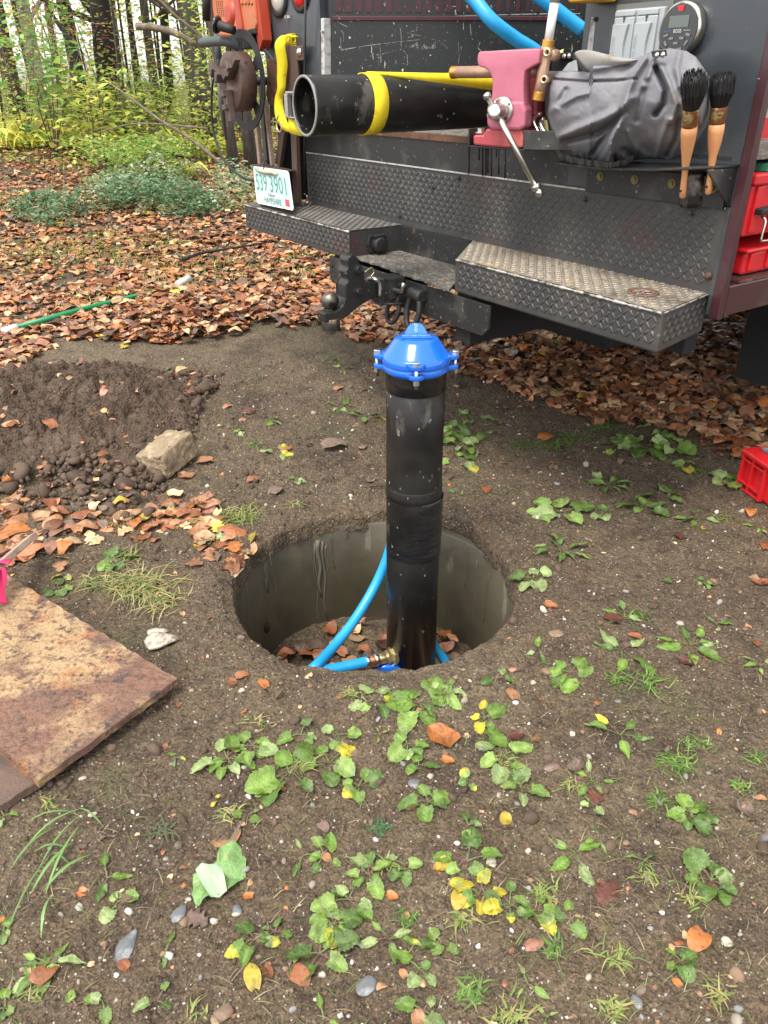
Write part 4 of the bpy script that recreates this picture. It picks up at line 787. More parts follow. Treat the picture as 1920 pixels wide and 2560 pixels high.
m = MB(); q_ = [S(718, 234, .03), S(721, 294, .03)]; m.box((q_[0]+q_[1])/2, (.026, .02, float(q_[0][2]-q_[1][2])), U, W, Zv); m.box(S(731, 231, .04), (.075, .03, .008), U, W, Zv); m.box(S(736, 294, .04), (.075, .03, .006), U, W, Zv); build('ratchet_handle', m, M['zinc'], st, bev=.002)
m = MB(); c_ = S(696, 322, .08); m.tube(spline([c_+Zv*.055+U*.01, c_+Zv*.03-U*.012, c_-U*.012-Zv*.0, c_+U*.012-Zv*.012, c_+U*.03+Zv*.0, c_+U*.03+Zv*.03], 5), .0042, 8); build('strap_hook', m, M['brass_bright'], st)

# ================================================================ pink vise
va = math.radians(120); VX = np.array([math.sin(va), math.cos(va), 0]); VY = np.array([-VX[1], VX[0], 0])  # along the jaws / away
VO = B(1262, 250, .02)
def V(x, y, d=0.): return PLN(x, y, VO+VY*d, VY)
vs_ = thing('bench_vise', V(1250, 385), 'big pink bench vise bolted to the corner of the truck deck, worn paint', 'vise')
def VB(name, poly, d0, d1, mat, parent=None, bev=.008, **k):
    m = MB(); m.prism([V(x, y) + VY*d0 for x, y in poly], VY*(d1-d0)); return build(name, m, M[mat], parent or vs_, bev=bev, **k)
def arc(p0, p1, p2, n=6): return [((1-t)**2*p0[0]+2*t*(1-t)*p1[0]+t*t*p2[0], (1-t)**2*p0[1]+2*t*(1-t)*p1[1]+t*t*p2[1]) for t in np.linspace(0, 1, n)]
out = [(1197, 129)]+arc((1193, 140), (1191, 165), (1200, 167))+arc((1212, 170), (1228, 178), (1231, 205))+[(1229, 240)]+arc((1226, 262), (1219, 272), (1219, 300))+[(1222, 318), (1230, 322), (1306, 324), (1312, 314), (1313, 270), (1309, 245), (1309, 205)]+arc((1312, 178), (1326, 168), (1347, 158))+[(1351, 121)]
bodyv = VB('front_jaw', out, .0, .055, 'paint_pink', bev=.012, label=None) if 0 else None
m = MB(); m.prism([V(x, y) for x, y in out], VY*.058); bodyv = build('front_jaw', m, M['paint_pink'], vs_, bev=.018); bodyv.modifiers['bevel'].segments = 5; bodyv.modifiers['bevel'].angle_limit = .35; [setattr(q, 'use_smooth', True) for q in bodyv.data.polygons]
m = MB(); m.prism([V(x, y)-VY*.006 for x, y in [(1222, 252), (1308, 252), (1316, 275), (1314, 318), (1300, 326), (1228, 324), (1218, 314), (1217, 276)]], VY*.06); o = build('jaw_boss', m, M['paint_pink'], bodyv, bev=.012)
m = MB(); jw = [V(1198, 127), V(1352, 116)]; m.prism([jw[0]+VY*.050, jw[1]+VY*.050, jw[1]+VY*.050-Zv*.024, jw[0]+VY*.050-Zv*.024], VY*.016); build('jaw_plate', m, M['worn_steel'], bodyv, bev=.001)
m = MB(); m.prism([V(x, y)+VY*.11 for x, y in [(1206, 130), (1206, 160), (1232, 180), (1236, 300), (1310, 300), (1312, 180), (1345, 160), (1352, 122)]], VY*.10); rj = build('rear_jaw', m, M['paint_pink_worn'], vs_, bev=.01)
m = MB(); c_ = V(1266, 290)+VY*.12; m.box(c_, (.085, .22, .07), VX, VY, Zv); build('slide', m, M['paint_pink'], rj, bev=.008)
base = [(1181, 362), (1181, 338), (1207, 337), (1213, 322), (1304, 324), (1308, 342), (1306, 370), (1262, 370), (1210, 366)]
m = MB(); m.prism([V(x, y)+VY*.004 for x, y in base], VY*.16); bv = build('vise_base', m, M['paint_pink_worn'], vs_, bev=.006)
m = MB(); q_ = V(1192, 334)+VY*.03; m.lathe([(.019, 0), (.019, .003), (.0115, .004), (.0115, .013), (0, .014)], q_, Zv, 6, smooth=False); build('base_bolt', m, M['zinc'], bv)
m = MB(); q_ = V(1298, 343)+VY*.02; m.lathe([(.016, 0), (.016, .003), (.010, .004), (.010, .011), (0, .012)], q_, Zv, 6, smooth=False); build('base_bolt', m, M['zinc'], bv)
sc0 = V(1258, 275)-VY*.006
m = MB(); m.lathe([(.035, 0), (.036, .004), (.034, .007), (.030, .008), (.022, .008)], sc0+VY*.0, -VY, 36); fl_ = build('screw_flange', m, M['steel'], vs_)
for q in range(4):
    t = .6+q*PI/2; m = MB(); m.lathe([(.0035, 0), (.0035, .0012)], sc0-VY*.0075+(VX*math.cos(t)+Zv*math.sin(t))*.028, -VY, 6); build('flange_screw', m, M['rust'], fl_)
m = MB(); sc1 = sc0-VX*.002-Zv*.004; m.lathe([(.024, .006), (.024, .030), (.021, .034), (.021, .060), (.0195, .062), (0, .062)], sc1, -VY, 36); sk_ = build('screw_head', m, M['steel'], vs_)
hc = sc1-VY*.045; he = PLN(1338, 462, hc, VY); hd = nrm(he-hc)
m = MB(); m.tube([hc-hd*.044, he], .0088, 16); m.lathe([(.009, 0), (.015, .002), (.015, .012), (.010, .016)], he, hd, 20); m.ball(he+hd*.026, .0125, 14); build('vise_handle', m, M['steel'], vs_)
m = MB(); q_ = hc-hd*.044; m.lathe([(.0085, 0), (.0120, .002), (.0120, .012), (.006, .016)], q_, -hd, 16); build('handle_knob', m, M['steel'], vs_)
m = MB(); q_ = V(1210, 289)+VY*.02; m.tube([q_, q_+VX*.03+VY*.02], .0045, 10); build('lock_lever', m, M['steel'], vs_)
# flanged mounting bracket under the vise
bkt = MB(); q0 = V(1168, 321)+VY*.02; q1_ = V(1168, 362)+VY*.02
bkt.prism([V(1168, 322)+VY*.008, V(1168, 364)+VY*.008, V(1168, 364)+VY*.20, V(1168, 322)+VY*.20], VX*.004); bkt.prism([V(1168, 364)+VY*.008, V(1312, 374)+VY*.008, V(1312, 374)+VY*.2, V(1168, 364)+VY*.2], -Zv*.004)
bkt.prism([V(1308, 326)+VY*.0, V(1308, 374)+VY*.0, V(1308, 374)+VY*.0+U*.13+W*.12, V(1308, 326)+VY*.0+U*.13+W*.12], VY*.004); build('mount_bracket', bkt, M['black_steel'], vs_, bev=.001)

# brass tee (pitless adapter) clamped beside the jaw with white rod
tee = thing('brass_tee', V(1355, 250), 'brass tee fitting with threaded ends clamped crosswise in the pink vise', 'pipe fitting')
d_ = .035
def V2(x, y, d=d_): return PLN(x, y, VO+VY*d, VY)
def TE(name, mb, mat, **k): return build(name, mb, M[mat], tee, **k)
ax0, ax1 = V2(1130, 181, .085), V2(1362, 178, .06); da = nrm(ax1-ax0)
m = MB(); m.tube([ax0+da*.012, ax1], .0165, 24); TE('side_pipe', m, 'brass')
def threads(p, d, r, ln, nm='thread'):
    pr = []; k = int(ln/.0022)
    for q in range(k): pr += [(r-.0012, q*.0022), (r, q*.0022+.0011)]
    m = MB(); m.lathe(pr+[(r*.86, ln), (r*.80, ln-.008)], p, d, 28); return TE(nm, m, 'thread')
threads(ax0+da*.018, -da, .0175, .020)
t0, t1 = V2(1369, 118, .03), V2(1348, 233, .03); dv = nrm(t1-t0)
ln_ = float(np.linalg.norm(t1-t0)); m = MB(); m.lathe([(.0185, 0), (.0155, .01), (.0150, .04), (.0175, ln_*.55), (.0150, ln_-.03), (.0185, ln_)], t0, dv, 28); TE('tee_body', m, 'brass')
threads(t0+dv*.002, -dv, .0180, .020); threads(t1-dv*.004, dv, .0195, .024)
for a_, b_, r_ in (((1372, 136), (1391, 139), .0155), ((1356, 200), (1372, 198), .013)):
    m = MB(); m.tube([V2(*a_, .03), V2(*b_, .06)], r_, 18); TE('side_port', m, 'brass')
for x, y in ((1367, 131), (1360, 199)):
    c_ = V2(x, y, .012); m = MB(); m.lathe([(.0062, .006), (.0062, -.002), (.0105, -.002), (.0105, .014)], c_, VY, 20, cap=False); TE('port_rim', m, 'brass_bright')
    m = MB(); m.lathe([(.0062, .0035), (.0, .0035)], c_, VY, 16, cap=False); TE('port_hole', m, 'black_and_shade')
text('lettering', 'HARVARD', V2(1360, 146, .0)-VY*-.012, dv, nrm(np.cross(dv, VY))*-1 if np.cross(dv, VY)@VX > 0 else nrm(np.cross(dv, VY)), .006, M['brass_bright'], tee, w=.05) if 0 else text('lettering', 'HARVARD', V2(1364, 147, .0165), dv, nrm(np.cross(-VY, dv)), .0055, M['brass_bright'], tee, w=.045, ext=.0012)
wr = MB(); w0, w1 = V2(1371, 104, .03), V2(1392, -30, .03); wr.tube([w0-nrm(w1-w0)*.02, V2(1387, 4, .03)], .0125, 18); wo = build('white_rod', wr, M['pvc'], loc=w0); tag(wo, 'white plastic rod standing up out of the top of the brass tee', 'rod')
wr = MB(); wr.tube([V2(1386.5, 6, .03), w1], .014, 18); build('rod_grip', wr, mk('grip_grey', (.28, .28, .27), .5), wo)
# hoses hanging inside the truck
m = MB(); m.tube(spline([PK(1000, -330, .2), PK(1080, -160, .22), PK(1150, -40, .25), PK(1185, -2, .28), PK(1230, 52, .32), PK(1290, 98, .30), PK(1335, 126, .28), PK(1375, 160, .26)], 8), .0250, 22); tag(build('blue_pipe', m, M['hose'], loc=PK(1345, 122, .4)), 'bright blue pipe sloping down in front of the scratched wall, left one of two', 'pipe', group='blue pipes in the truck')
m = MB(); m.tube(spline([PK(1150, -330, .2), PK(1230, -160, .2), PK(1310, -40, .2), PK(1350, -8, .22), PK(1400, 32, .22), PK(1458, 76, .22)], 8), .0250, 22); tag(build('blue_pipe', m, M['hose'], loc=PK(1455, 76, .2)), 'bright blue pipe crossing behind the white rod, right one of two', 'pipe', group='blue pipes in the truck')
# snap hook and strap between vise and bag
m = MB(); cb = [B(x, y, .10) for x, y in ((1352, 284), (1340, 290), (1335, 305), (1342, 322), (1350, 338), (1358, 345), (1364, 336), (1356, 322), (1352, 306), (1360, 296))]; m.tube(spline(cb, 4), .0055, 8); sh_ = build('snap_hook', m, M['steel'], loc=B(1350, 340, .1)); tag(sh_, 'steel snap hook hanging between the pink vise and the grey cover', 'hook')
m = MB(); m.strip([B(1360, 300, .12), B(1366, 330, .13), B(1378, 352, .12)], U*.022, .003); build('hook_webbing', m, mk('old_webbing', (.30, .27, .10), .9), sh_)
m = MB(); m.strip([B(1398, 128, .2), B(1388, 160, .19), B(1380, 185, .18)], U*.035+Zv*.01, .003); tag(build('webbing_loop', m, mk('old_webbing_b', (.50, .47, .20), .9), loc=B(1385, 170, .18)), 'faded yellow webbing loop squeezed between the brass tee and grey cover', 'webbing')
# ================================================================ grey canvas cover on the shelf
def prof(tab, y): return float(np.interp(y, [t[0] for t in tab], [t[1] for t in tab]))
LX = [(121, 1690), (124, 1450), (133, 1428), (150, 1432), (172, 1448), (178, 1386), (200, 1380), (245, 1372), (288, 1361), (320, 1363), (350, 1374), (375, 1386), (400, 1402), (412, 1440), (421, 1520)]
RX = [(121, 1700), (126, 1716), (140, 1738), (165, 1751), (200, 1766), (240, 1777), (290, 1775), (330, 1764), (355, 1742), (388, 1700), (398, 1640), (408, 1590), (421, 1545)]
TY = lambda x: prof([(1360, 178), (1428, 177), (1474, 182), (1482, 128), (1530, 141), (1580, 147), (1610, 138), (1640, 124), (1680, 121), (1716, 127), (1740, 142), (1780, 200)], x)
BY = lambda x: prof([(1360, 300), (1374, 350), (1400, 398), (1440, 409), (1480, 414), (1520, 420), (1560, 415), (1582, 401), (1620, 396), (1680, 399), (1704, 388), (1742, 356), (1780, 290)], x)
def seg_d(x, y, pl):
    best = 1e9; side = 0
    for i_ in range(len(pl)-1):
        x1, y1 = pl[i_]; x2, y2 = pl[i_+1]; dx, dy = x2-x1, y2-y1; l2 = dx*dx+dy*dy; t = max(0, min(1, ((x-x1)*dx+(y-y1)*dy)/l2))
        d = math.hypot(x-x1-dx*t, y-y1-dy*t)
        if d < best: best = d; side = 1 if (dx*(y-y1)-dy*(x-x1)) > 0 else -1
    return best, side
RIDGE = [([(1365, 285), (1400, 262), (1440, 240), (1470, 232)], 9, .010), ([(1402, 345), (1440, 325), (1500, 300), (1545, 278), (1580, 245)], 13, .016), ([(1612, 145), (1585, 185), (1565, 240), (1548, 300), (1530, 350), (1522, 400)], 12, .026),
         ([(1400, 378), (1385, 330), (1366, 288)], 8, .010), ([(1455, 175), (1520, 165), (1590, 145)], 10, .014), ([(1500, 405), (1525, 360), (1548, 320)], 7, .012), ([(1700, 130), (1692, 170), (1700, 215)], 9, .012), ([(1655, 170), (1672, 210), (1690, 260), (1680, 300)], 10, .014),
         ([(1672, 300), (1655, 340), (1640, 392)], 9, .012), ([(1720, 230), (1745, 270), (1752, 310)], 9, .012), ([(1570, 330), (1590, 370), (1620, 392)], 9, .010), ([(1640, 130), (1628, 170), (1612, 215)], 8, .010)]
VALL = [([(1410, 352), (1450, 343), (1500, 330), (1535, 305), (1555, 280)], 10, -.030), ([(1410, 380), (1415, 400)], 12, -.02), ([(1480, 385), (1505, 350), (1535, 315), (1556, 285)], 6, -.018), ([(1386, 198), (1420, 201), (1470, 204), (1540, 202), (1590, 197)], 4, -.012),
        ([(1640, 170), (1665, 225), (1660, 260), (1640, 285)], 8, -.026), ([(1415, 225), (1395, 262)], 9, -.012), ([(1700, 300), (1690, 345), (1668, 390)], 8, -.016), ([(1560, 375), (1590, 400)], 9, -.018), ([(1535, 390), (1545, 415)], 6, -.02), ([(1615, 205), (1600, 262), (1592, 300)], 9, -.010), ([(1722, 215), (1742, 232)], 6, -.014)]
NXB, NYB = 130, 104; vs = []; xs = np.linspace(1360, 1778, NXB)
for ix, x in enumerate(xs):
    ty, by = TY(x), BY(x)
    for iy in range(NYB):
        t = iy/(NYB-1); y = ty+(by-ty)*t
        lx, rx = 1360, 1778; e_ = min(1, (x-lx)/42, (rx-x)/34); e_ = max(0, e_); bul = math.sqrt(max(0, 1-(1-e_)**2))*(math.sin(PI*(.14+.84*t))**.7)
        d = .155*bul
        for pl, wd, am in RIDGE+VALL:
            dd, sd_ = seg_d(x, y, pl)
            if dd < wd*4: d += am*math.exp(-(dd/(wd*.85))**2)*1.45
        dd, sd_ = seg_d(x, y, RIDGE[2][0])
        d += .020*(1 if sd_ < 0 else 0)*math.exp(-(dd/40)**2)
        ruf = max(0, (t-.84)/.16); d += ruf*(.008*math.sin(x*.33+2*math.sin(x*.09))-.030*ruf) if x < 1600 else -.02*ruf
        d += .006*float(vnoise(x, y, .035, 61))+.0015*float(vnoise(x, y, .09, 62))
        vs.append(B(x, y, .225-d))
fs = [(ix*NYB+iy, ix*NYB+iy+1, (ix+1)*NYB+iy+1, (ix+1)*NYB+iy) for ix in range(NXB-1) for iy in range(NYB-1)]
bag = thing('canvas_cover', B(1570, 415, .12), 'baggy grey canvas cover with gathered bottom hem over the gear on the right shelf', 'canvas cover')
m = MB(); m.add(vs, fs, True); bo = build('cover_body', m, M['cloth'], bag, sub=0); md = bo.modifiers.new('s', 'SOLIDIFY'); md.thickness = .003; md.offset = -1
# turned back flap with a dirty pale lining
m = MB(); fp = [[(1430, 133), (1448, 152), (1462, 172), (1478, 181)], [(1450, 123), (1470, 140), (1490, 160), (1500, 176)], [(1485, 126), (1510, 140), (1525, 155), (1535, 166)], [(1530, 140), (1550, 148), (1565, 155), (1570, 160)], [(1585, 146), (1590, 148), (1594, 150), (1596, 151)]]
vs = []; 
for i_, row in enumerate(fp):
    for j_, (x, y) in enumerate(row): vs.append(B(x, y, .105-.012*math.sin(PI*j_/3)-.010*math.sin(PI*i_/4)+(.012 if i_ == 4 else 0)))
m.add(vs, [(i_*4+j_, i_*4+j_+1, (i_+1)*4+j_+1, (i_+1)*4+j_) for i_ in range(4) for j_ in range(3)], True); o = build('turned_flap', m, M['cloth_pale'], bag, sub=2); md = o.modifiers.new('s', 'SOLIDIFY'); md.thickness = .003
m = MB(); m.prism([B(x, y, .20) for x, y in ((1404, 134), (1440, 132), (1486, 182), (1400, 182))], -W*.04); m.prism([B(x, y, .16) for x, y in ((1402, 133), (1433, 130), (1434, 147), (1406, 149))], -W*.012); build('dark_opening', m, M['black_and_shade'], bag, bev=.002)  # black strip, and a dark sheet painted as the shaded opening
m = MB(); m.prism([B(x, y, .145) for x, y in ((1408, 178), (1424, 158), (1442, 150), (1446, 178))], -W*.006); build('metal_guard', m, M['abs_grey'], bag, bev=.001)
m = MB(); m.prism([B(x, y, .088) for x, y in ((1634, 128), (1667, 124), (1669, 140), (1638, 143))], -W*.012); k1 = build('clamp_bar', m, M['rubber'], bag, bev=.002)
for x, y, b in ((1643, 138, .076), (1658, 137, .076), (1411, 141, .148), (1423, 140, .148)):
    m = MB(); m.lathe([(.007, 0), (.0065, .003), (.003, .005), (0, .005)], B(x, y, b), -W, 14); build('rivet', m, M['steel'], bag)
vs = []; nh = 150
for q in range(nh):
    x = 1400+185*q/(nh-1); by = BY(x)
    for r_ in range(5):
        k_ = r_/4; vs.append(B(x+1.5*math.sin(q*.9+r_), by-14+15*k_+1.2*math.sin(q*.35), .135-.045*math.sin(PI*q/(nh-1))**.5-(.006*math.sin(q*.33+1.5*math.sin(q*.11))+.002*math.sin(q*.8+1))*(1-.4*k_)+.03*k_))
m = MB(); m.add(vs, [(q*5+r_, q*5+r_+1, (q+1)*5+r_+1, (q+1)*5+r_) for q in range(nh-1) for r_ in range(4)], True); build('gathered_hem', m, mk('cloth_hem_shaded', (.085, .085, .098), .9), bag)  # same cloth coloured darker for the shade in the gathers
sm = MB(); Pm = [B(x, y, .225-.155*.9-.03) for x, y in ((1600, 182), (1618, 190), (1632, 204), (1640, 222))]

# two round brushes standing in holes in the shelf
def brush(x0, y0, x1, y1, yf0, yf1, yh, b, label, bt=None):
    """bristle top (x0,y0) .. handle end (x1,y1)"""
    p1 = B(x1, y1, b); p0 = B(x0, y0, b if bt is None else bt); d = nrm(p0-p1); Lt = float(np.linalg.norm(p0-p1))
    def at(y): return (y1-y)/(y1-y0)*Lt
    t = thing('paint_brush', p1, label, 'brush', 'brushes in the shelf')
    m = MB(); f1 = at(yf1)
    m.lathe([(.004, -.002), (.0080, .002), (.0082, .02), (.0075, .06), (.0080, at(yh)), (.011, at(yh)+.03), (.0165, f1-.05), (.0195, f1-.022), (.0188, f1)], p1, d, 24)
    hd_ = build('handle', m, M['wood'], t); s_ = nrm(np.cross(d, W)); m = MB(); m.lathe([(.0032, 0), (.0032, .001)], p1+d*.018-W*.0092, -W, 12); build('hang_hole', m, M['black_and_shade'], hd_)
    f0 = at(yf0); m = MB(); m.lathe([(.0192, f1-.002), (.0196, f1+.002), (.0196, f0-.018), (.0206, f0-.016), (.0196, f0-.012), (.0206, f0-.008), (.0196, f0-.003), (.0185, f0)], p1, d, 28); build('ferrule', m, M['ferrule'], t)
    m = MB(); X_ = nrm(np.cross(d, Zv+.3*U)); Y_ = np.cross(d, X_); hb = Lt-f0
    for k in range(520):
        r_ = math.sqrt(random.random()); a = random.uniform(0, 2*PI); q = (X_*math.cos(a)+Y_*math.sin(a)); e_ = random.uniform(.80, 1.02)*(1-.10*r_*r_)
        a0_ = p1+d*(f0-.004)+q*r_*.0185; a1_ = p1+d*(f0+hb*e_*.5)+q*r_*.031+U*.002; a2_ = p1+d*(f0+hb*e_)+q*(r_*.032+random.uniform(-.003, .003)); s2 = nrm(np.cross(q, d)+.001)*.0013
        i0 = len(m.v); m.v += [tuple(a0_-s2), tuple(a0_+s2), tuple(a1_+s2), tuple(a1_-s2), tuple(a2_+s2*.5), tuple(a2_-s2*.5)]; m.f += [(i0, i0+1, i0+2, i0+3), (i0+3, i0+2, i0+4, i0+5)]; m.sm += [False]*2
    m.lathe([(.020, f0-.002), (.027, f0+hb*.45), (.026, f0+hb*.8), (.012, f0+hb*.9)], p1, d, 16)
    build('bristles', m, M['bristle'], t)
brush(1738, 176, 1706, 493, 260, 302, 420, .150, 'black bristle brush with yellowed ferrule and peach handle, nearer the grey cover', .035)
brush(1809, 178, 1770, 484, 258, 299, 412, .185, 'black bristle brush with rusty brown ferrule and peach handle, nearer the truck corner', .13)

# ================================================================ licence plate on its bracket
lp = thing('licence_plate', B(690, 525, .03), 'bent white and green licence plate hanging at the left end of the rear step', 'licence plate')
c4 = [B(633, 415, .075), B(722, 428, .075), B(735, 527, .0), B(643, 508, .0)]
wdx = nrm(c4[1]-c4[0]); dn = nrm((c4[3]-c4[0])); wv_ = float(np.linalg.norm(c4[2]-c4[3])); hv_ = float(np.linalg.norm(c4[3]-c4[0])); X_ = nrm(c4[2]-c4[3]); Y_ = nrm(c4[0]-c4[3]+.0*X_); Np = nrm(np.cross(X_, Y_))
def pp(s, t): return (c4[3]*(1-s)+c4[2]*s)*(1-t)+(c4[0]*(1-s)+c4[1]*s)*t
cr = [(0.03, 0), (.97, 0), (1, .06), (1, .94), (.97, 1), (.03, 1), (0, .94), (0, .06)]
m = MB(); m.prism([pp(*c) for c in cr], Np*.0015); plo = build('plate_sheet', m, M['pvc'], lp)
m = MB(); m.prism([pp(.018+.964*a, .03+.94*b)+Np*.0016 for a, b in cr], Np*.0006); build('plate_face', m, M['plate'], lp)
def ptext(s, s0, s1, t0, h, mat, **k): text('lettering', s, pp(s0, t0)+Np*.0024, pp(s1, t0)-pp(s0, t0), pp(s0, t0+h)-pp(s0, t0), h*hv_, M[mat], lp, w=float(np.linalg.norm(pp(s1, t0)-pp(s0, t0))), ext=.0006, **k)
ptext('539', .05, .36, .36, .44, 'green_print'); ptext('3901', .44, .88, .36, .44, 'green_print'); ptext('New', .36, .55, .235, .10, 'black_print', italic=.4); ptext('HAMPSHIRE', .24, .70, .06, .15, 'black_print')
m = MB(); m.prism([pp(a, b)+Np*.0023 for a, b in ((.06, .08), (.17, .08), (.17, .26), (.06, .26))], Np*.0004); stk = build('month_sticker', m, M['pvc'], lp); ptext('11', .085, .145, .12, .10, 'black_print')
m = MB(); m.prism([pp(a, b)+Np*.0023 for a, b in ((.81, .07), (.92, .07), (.92, .25), (.81, .25))], Np*.0004); build('year_sticker', m, M['red_print'], lp)
m = MB(); m.tube([pp(.10, .90)+Np*.006, pp(.22, .875)+Np*.010, pp(.42, .865)+Np*.010, pp(.62, .88)+Np*.012, pp(.70, .84)+Np*.008], [.004, .008, .009, .009, .006], 10); build('peeled_edge', m, mk('peel', (.42, .36, .28), .5), lp)
m = MB(); m.prism([B(x, y, b) for x, y, b in ((632, 411, .085), (720, 429, .085), (737, 425, .15), (655, 408, .15))], -Zv*.004); m.prism([B(632, 411, .083), B(720, 429, .083), B(720, 437, .083), B(632, 418, .083)], W*.003); build('plate_bracket', m, M['rust_dark'], lp)
m = MB(); m.tube(spline([B(659, 425, .07), B(660, 408, .07), B(666, 402, .09), B(672, 406, .11), B(673, 414, .12)], 5), .0022, 6); build('wire_loop', m, M['rubber'], lp)

# ================================================================ tools hung on the left rear corner
wb = .05
wh0 = B(612, 203, wb); R0 = .205
rl = thing('hose_reel', wh0-Zv*R0, 'black spoked steel reel wheel mounted at the left rear corner behind the rusty chuck', 'reel')
def ringpoly(n, r): return [wh0+(U*math.cos(t)+Zv*math.sin(t))*r for t in np.linspace(0, 2*PI, n, endpoint=False)]
m = MB(); m.lathe([(R0-.034, 0), (R0, 0), (R0, .007), (R0-.034, .007), (R0-.034, 0)], wh0, -W, 56, cap=False, smooth=False); build('wheel_rim', m, M['rubber'], rl)
m = MB(); m.lathe([(.02, .001), (.075, .001), (.075, .006), (.02, .006)], wh0, -W, 32); build('wheel_hub', m, M['rubber'], rl)
for k in range(5):
    t = PI/2+.15+k*2*PI/5; a0_, a1_ = t-.34, t+.34; c, s_ = math.cos, math.sin
    P_ = [wh0+(U*c(x)+Zv*s_(x))*r_ - W*.001 for x, r_ in ((t-.30, .070), (t-.15, .12), (t-.20, R0-.02), (t+.20, R0-.02), (t+.15, .12), (t+.30, .070))]
    m = MB(); m.prism(P_, -W*.0045); build('spoke', m, M['rubber'], rl, bev=.001)
m = MB(); m.lathe([(.018, -.25), (.018, .0)], wh0, -W, 16); m.lathe([(.05, -.03), (.05, -.002)], wh0, -W, 24); build('reel_axle', m, M['black_steel'], rl)
# three jaw chuck
ch0 = B(615, 205, wb-.010)
ck = thing('lathe_chuck', ch0-Zv*.13, 'rusty brown three jaw chuck sticking out in front of the black reel wheel', 'chuck')
m = MB(); cr_ = .120; m.lathe([(cr_-.006, .0), (cr_, .003), (cr_, .078), (cr_-.004, .082), (.034, .082), (.033, .03), (.001, .03)], ch0, -W, 48, cap=False); cb_ = build('chuck_body', m, M['rust_dark'], ck)
for k in range(3):
    t = math.radians([158, 38, 278][k]); rd_ = U*math.cos(t)+Zv*math.sin(t); tg_ = np.cross(W, rd_)
    m = MB(); o = ch0-W*.084
    prf = [(.034, 0), (.034, .046), (.060, .046), (.060, .032), (.090, .032), (.090, .046), (.112, .046), (.112, .028), (.160, .028), (.160, 0)]
    m.prism([o+rd_*r_-W*h_-tg_*.019 for r_, h_ in prf], tg_*.038); jw_ = build('chuck_jaw', m, M['jaw_steel'], ck, bev=.002)
    m = MB()
    for q in range(14): m.box(o+rd_*(.036+q*.0075)+W*.000-W*.001-tg_*.0155, (.0032, .003, .02), rd_, tg_, W)
    tag(build('jaw_teeth', m, M['rust_dark'], jw_), kind='stuff')
    m = MB(); m.lathe([(.006, 0), (.006, .001)], ch0+rd_*cr_-W*.04, rd_, 12); build('key_hole', m, M['black_and_shade'], ck)
# hand grips, cable, saw
m = MB(); g0, g1, g2 = B(505, 107, -.02), B(560, 103, .0), B(600, 118, .06); m.tube(spline([g0, g1, g2], 8), .0205, 18); m.ball(g0, .0205, 12); gb = build('rubber_grip_bar', m, mk('grip', (.055, .065, .07), .55), loc=g1); tag(gb, 'thick grey rubber covered bar sticking out left above the rusty chuck', 'grip bar')
m = MB(); g0, g1 = B(547, 63, -.03), B(592, 78, .02); dg = nrm(g1-g0); m.lathe([(.020, 0), (.0215, .004), (.019, .05), (.017, .08)], g0, dg, 24); hg_ = build('steering_grip', m, M['rubber'], loc=g0)
tag(hg_, 'black rubber grip with round end cap lying against the orange saw', 'handle'); m = MB(); m.lathe([(.036, 0), (.038, .004), (.030, .012)], g0-dg*.012, dg, 28); build('end_cap', m, M['glass_black'], hg_)
m = MB(); q_ = (g0+g1)/2; s2 = nrm(np.cross(dg, Zv)); m.box(g0+dg*.042-W*.0195, (.045, .012, .003), dg, np.cross(W, dg), W); build('grip_badge', m, M['stone_grey'], hg_, bev=.003)
m = MB(); cab = [B(x, y, b) for x, y, b in ((545, 150, .1), (540, 185, .05), (532, 205, .03), (529, 250, .03), (531, 310, .03), (542, 360, .03), (560, 400, .03), (590, 432, .03), (620, 449, .04), (645, 452, .07))]; m.tube(spline(cab, 8), .0058, 10); cb2 = build('cable', m, M['rubber'], loc=cab[5]); tag(cb2, 'black cable drooping in a long loop from the reel down to the step', 'cable')
m = MB(); m.tube(spline([B(x, y, .12) for x, y in ((560, 92), (610, 95), (650, 115), (675, 140), (690, 165))], 8), .010, 12); cb3 = build('cable', m, M['rubber'], loc=B(650, 115, .12)); tag(cb3, 'thick black cable running down behind the reel wheel to the cabinet', 'cable')
sw_ = thing('cutoff_saw', B(590, 90, .13), 'orange power saw with black handle hanging on the left side of the truck', 'power saw')
ob_ = .09
m = MB(); m.prism([B(x, y, ob_) for x, y in ((526, -40), (580, -40), (590, 20), (600, 92), (545, 92), (534, 50), (530, 20))], W*.10); sb_ = build('saw_body', m, M['orange'], sw_, bev=.01)
m = MB()
for r_ in range(9):
    for c_ in range(4): q_ = B(541+c_*4.6+r_*.5, 3+r_*4.6, ob_-.001); m.box(q_, (.006, .002, .003), U, W, Zv)
tag(build('vent_slots', m, M['black_and_shade'], sb_), kind='stuff')
m = MB(); m.prism([B(x, y, ob_-.012) for x, y in ((578, -40), (588, -40), (603, 60), (606, 90), (594, 90))], W*.05); build('saw_rib', m, M['orange_red'], sw_, bev=.004)
m = MB(); m.lathe([(.05, 0), (.055, .01), (.055, .03), (.03, .045)], B(590, 35, ob_+.03), -W, 24); build('starter_cover', m, M['orange_red'], sw_)
m = MB(); m.prism([B(x, y, ob_+.0) for x, y in ((595, -40), (632, -40), (640, 60), (636, 78), (606, 80))], W*.09); ab = build('air_box', m, M['orange'], sw_, bev=.006)
for k in range(4): m = MB(); m.prism([B(x, y, ob_-.006) for x, y in ((598+k*8, -10), (602+k*8, -10), (606+k*8, 8), (602+k*8, 12))], W*.01); build('cooling_rib', m, M['orange'], ab, bev=.001)
m = MB(); m.prism([B(x, y, ob_+.01) for x, y in ((634, -40), (640, -40), (656, 100), (648, 130), (640, 90))], W*.05); build('saw_guard', m, M['orange_red'], sw_, bev=.003)
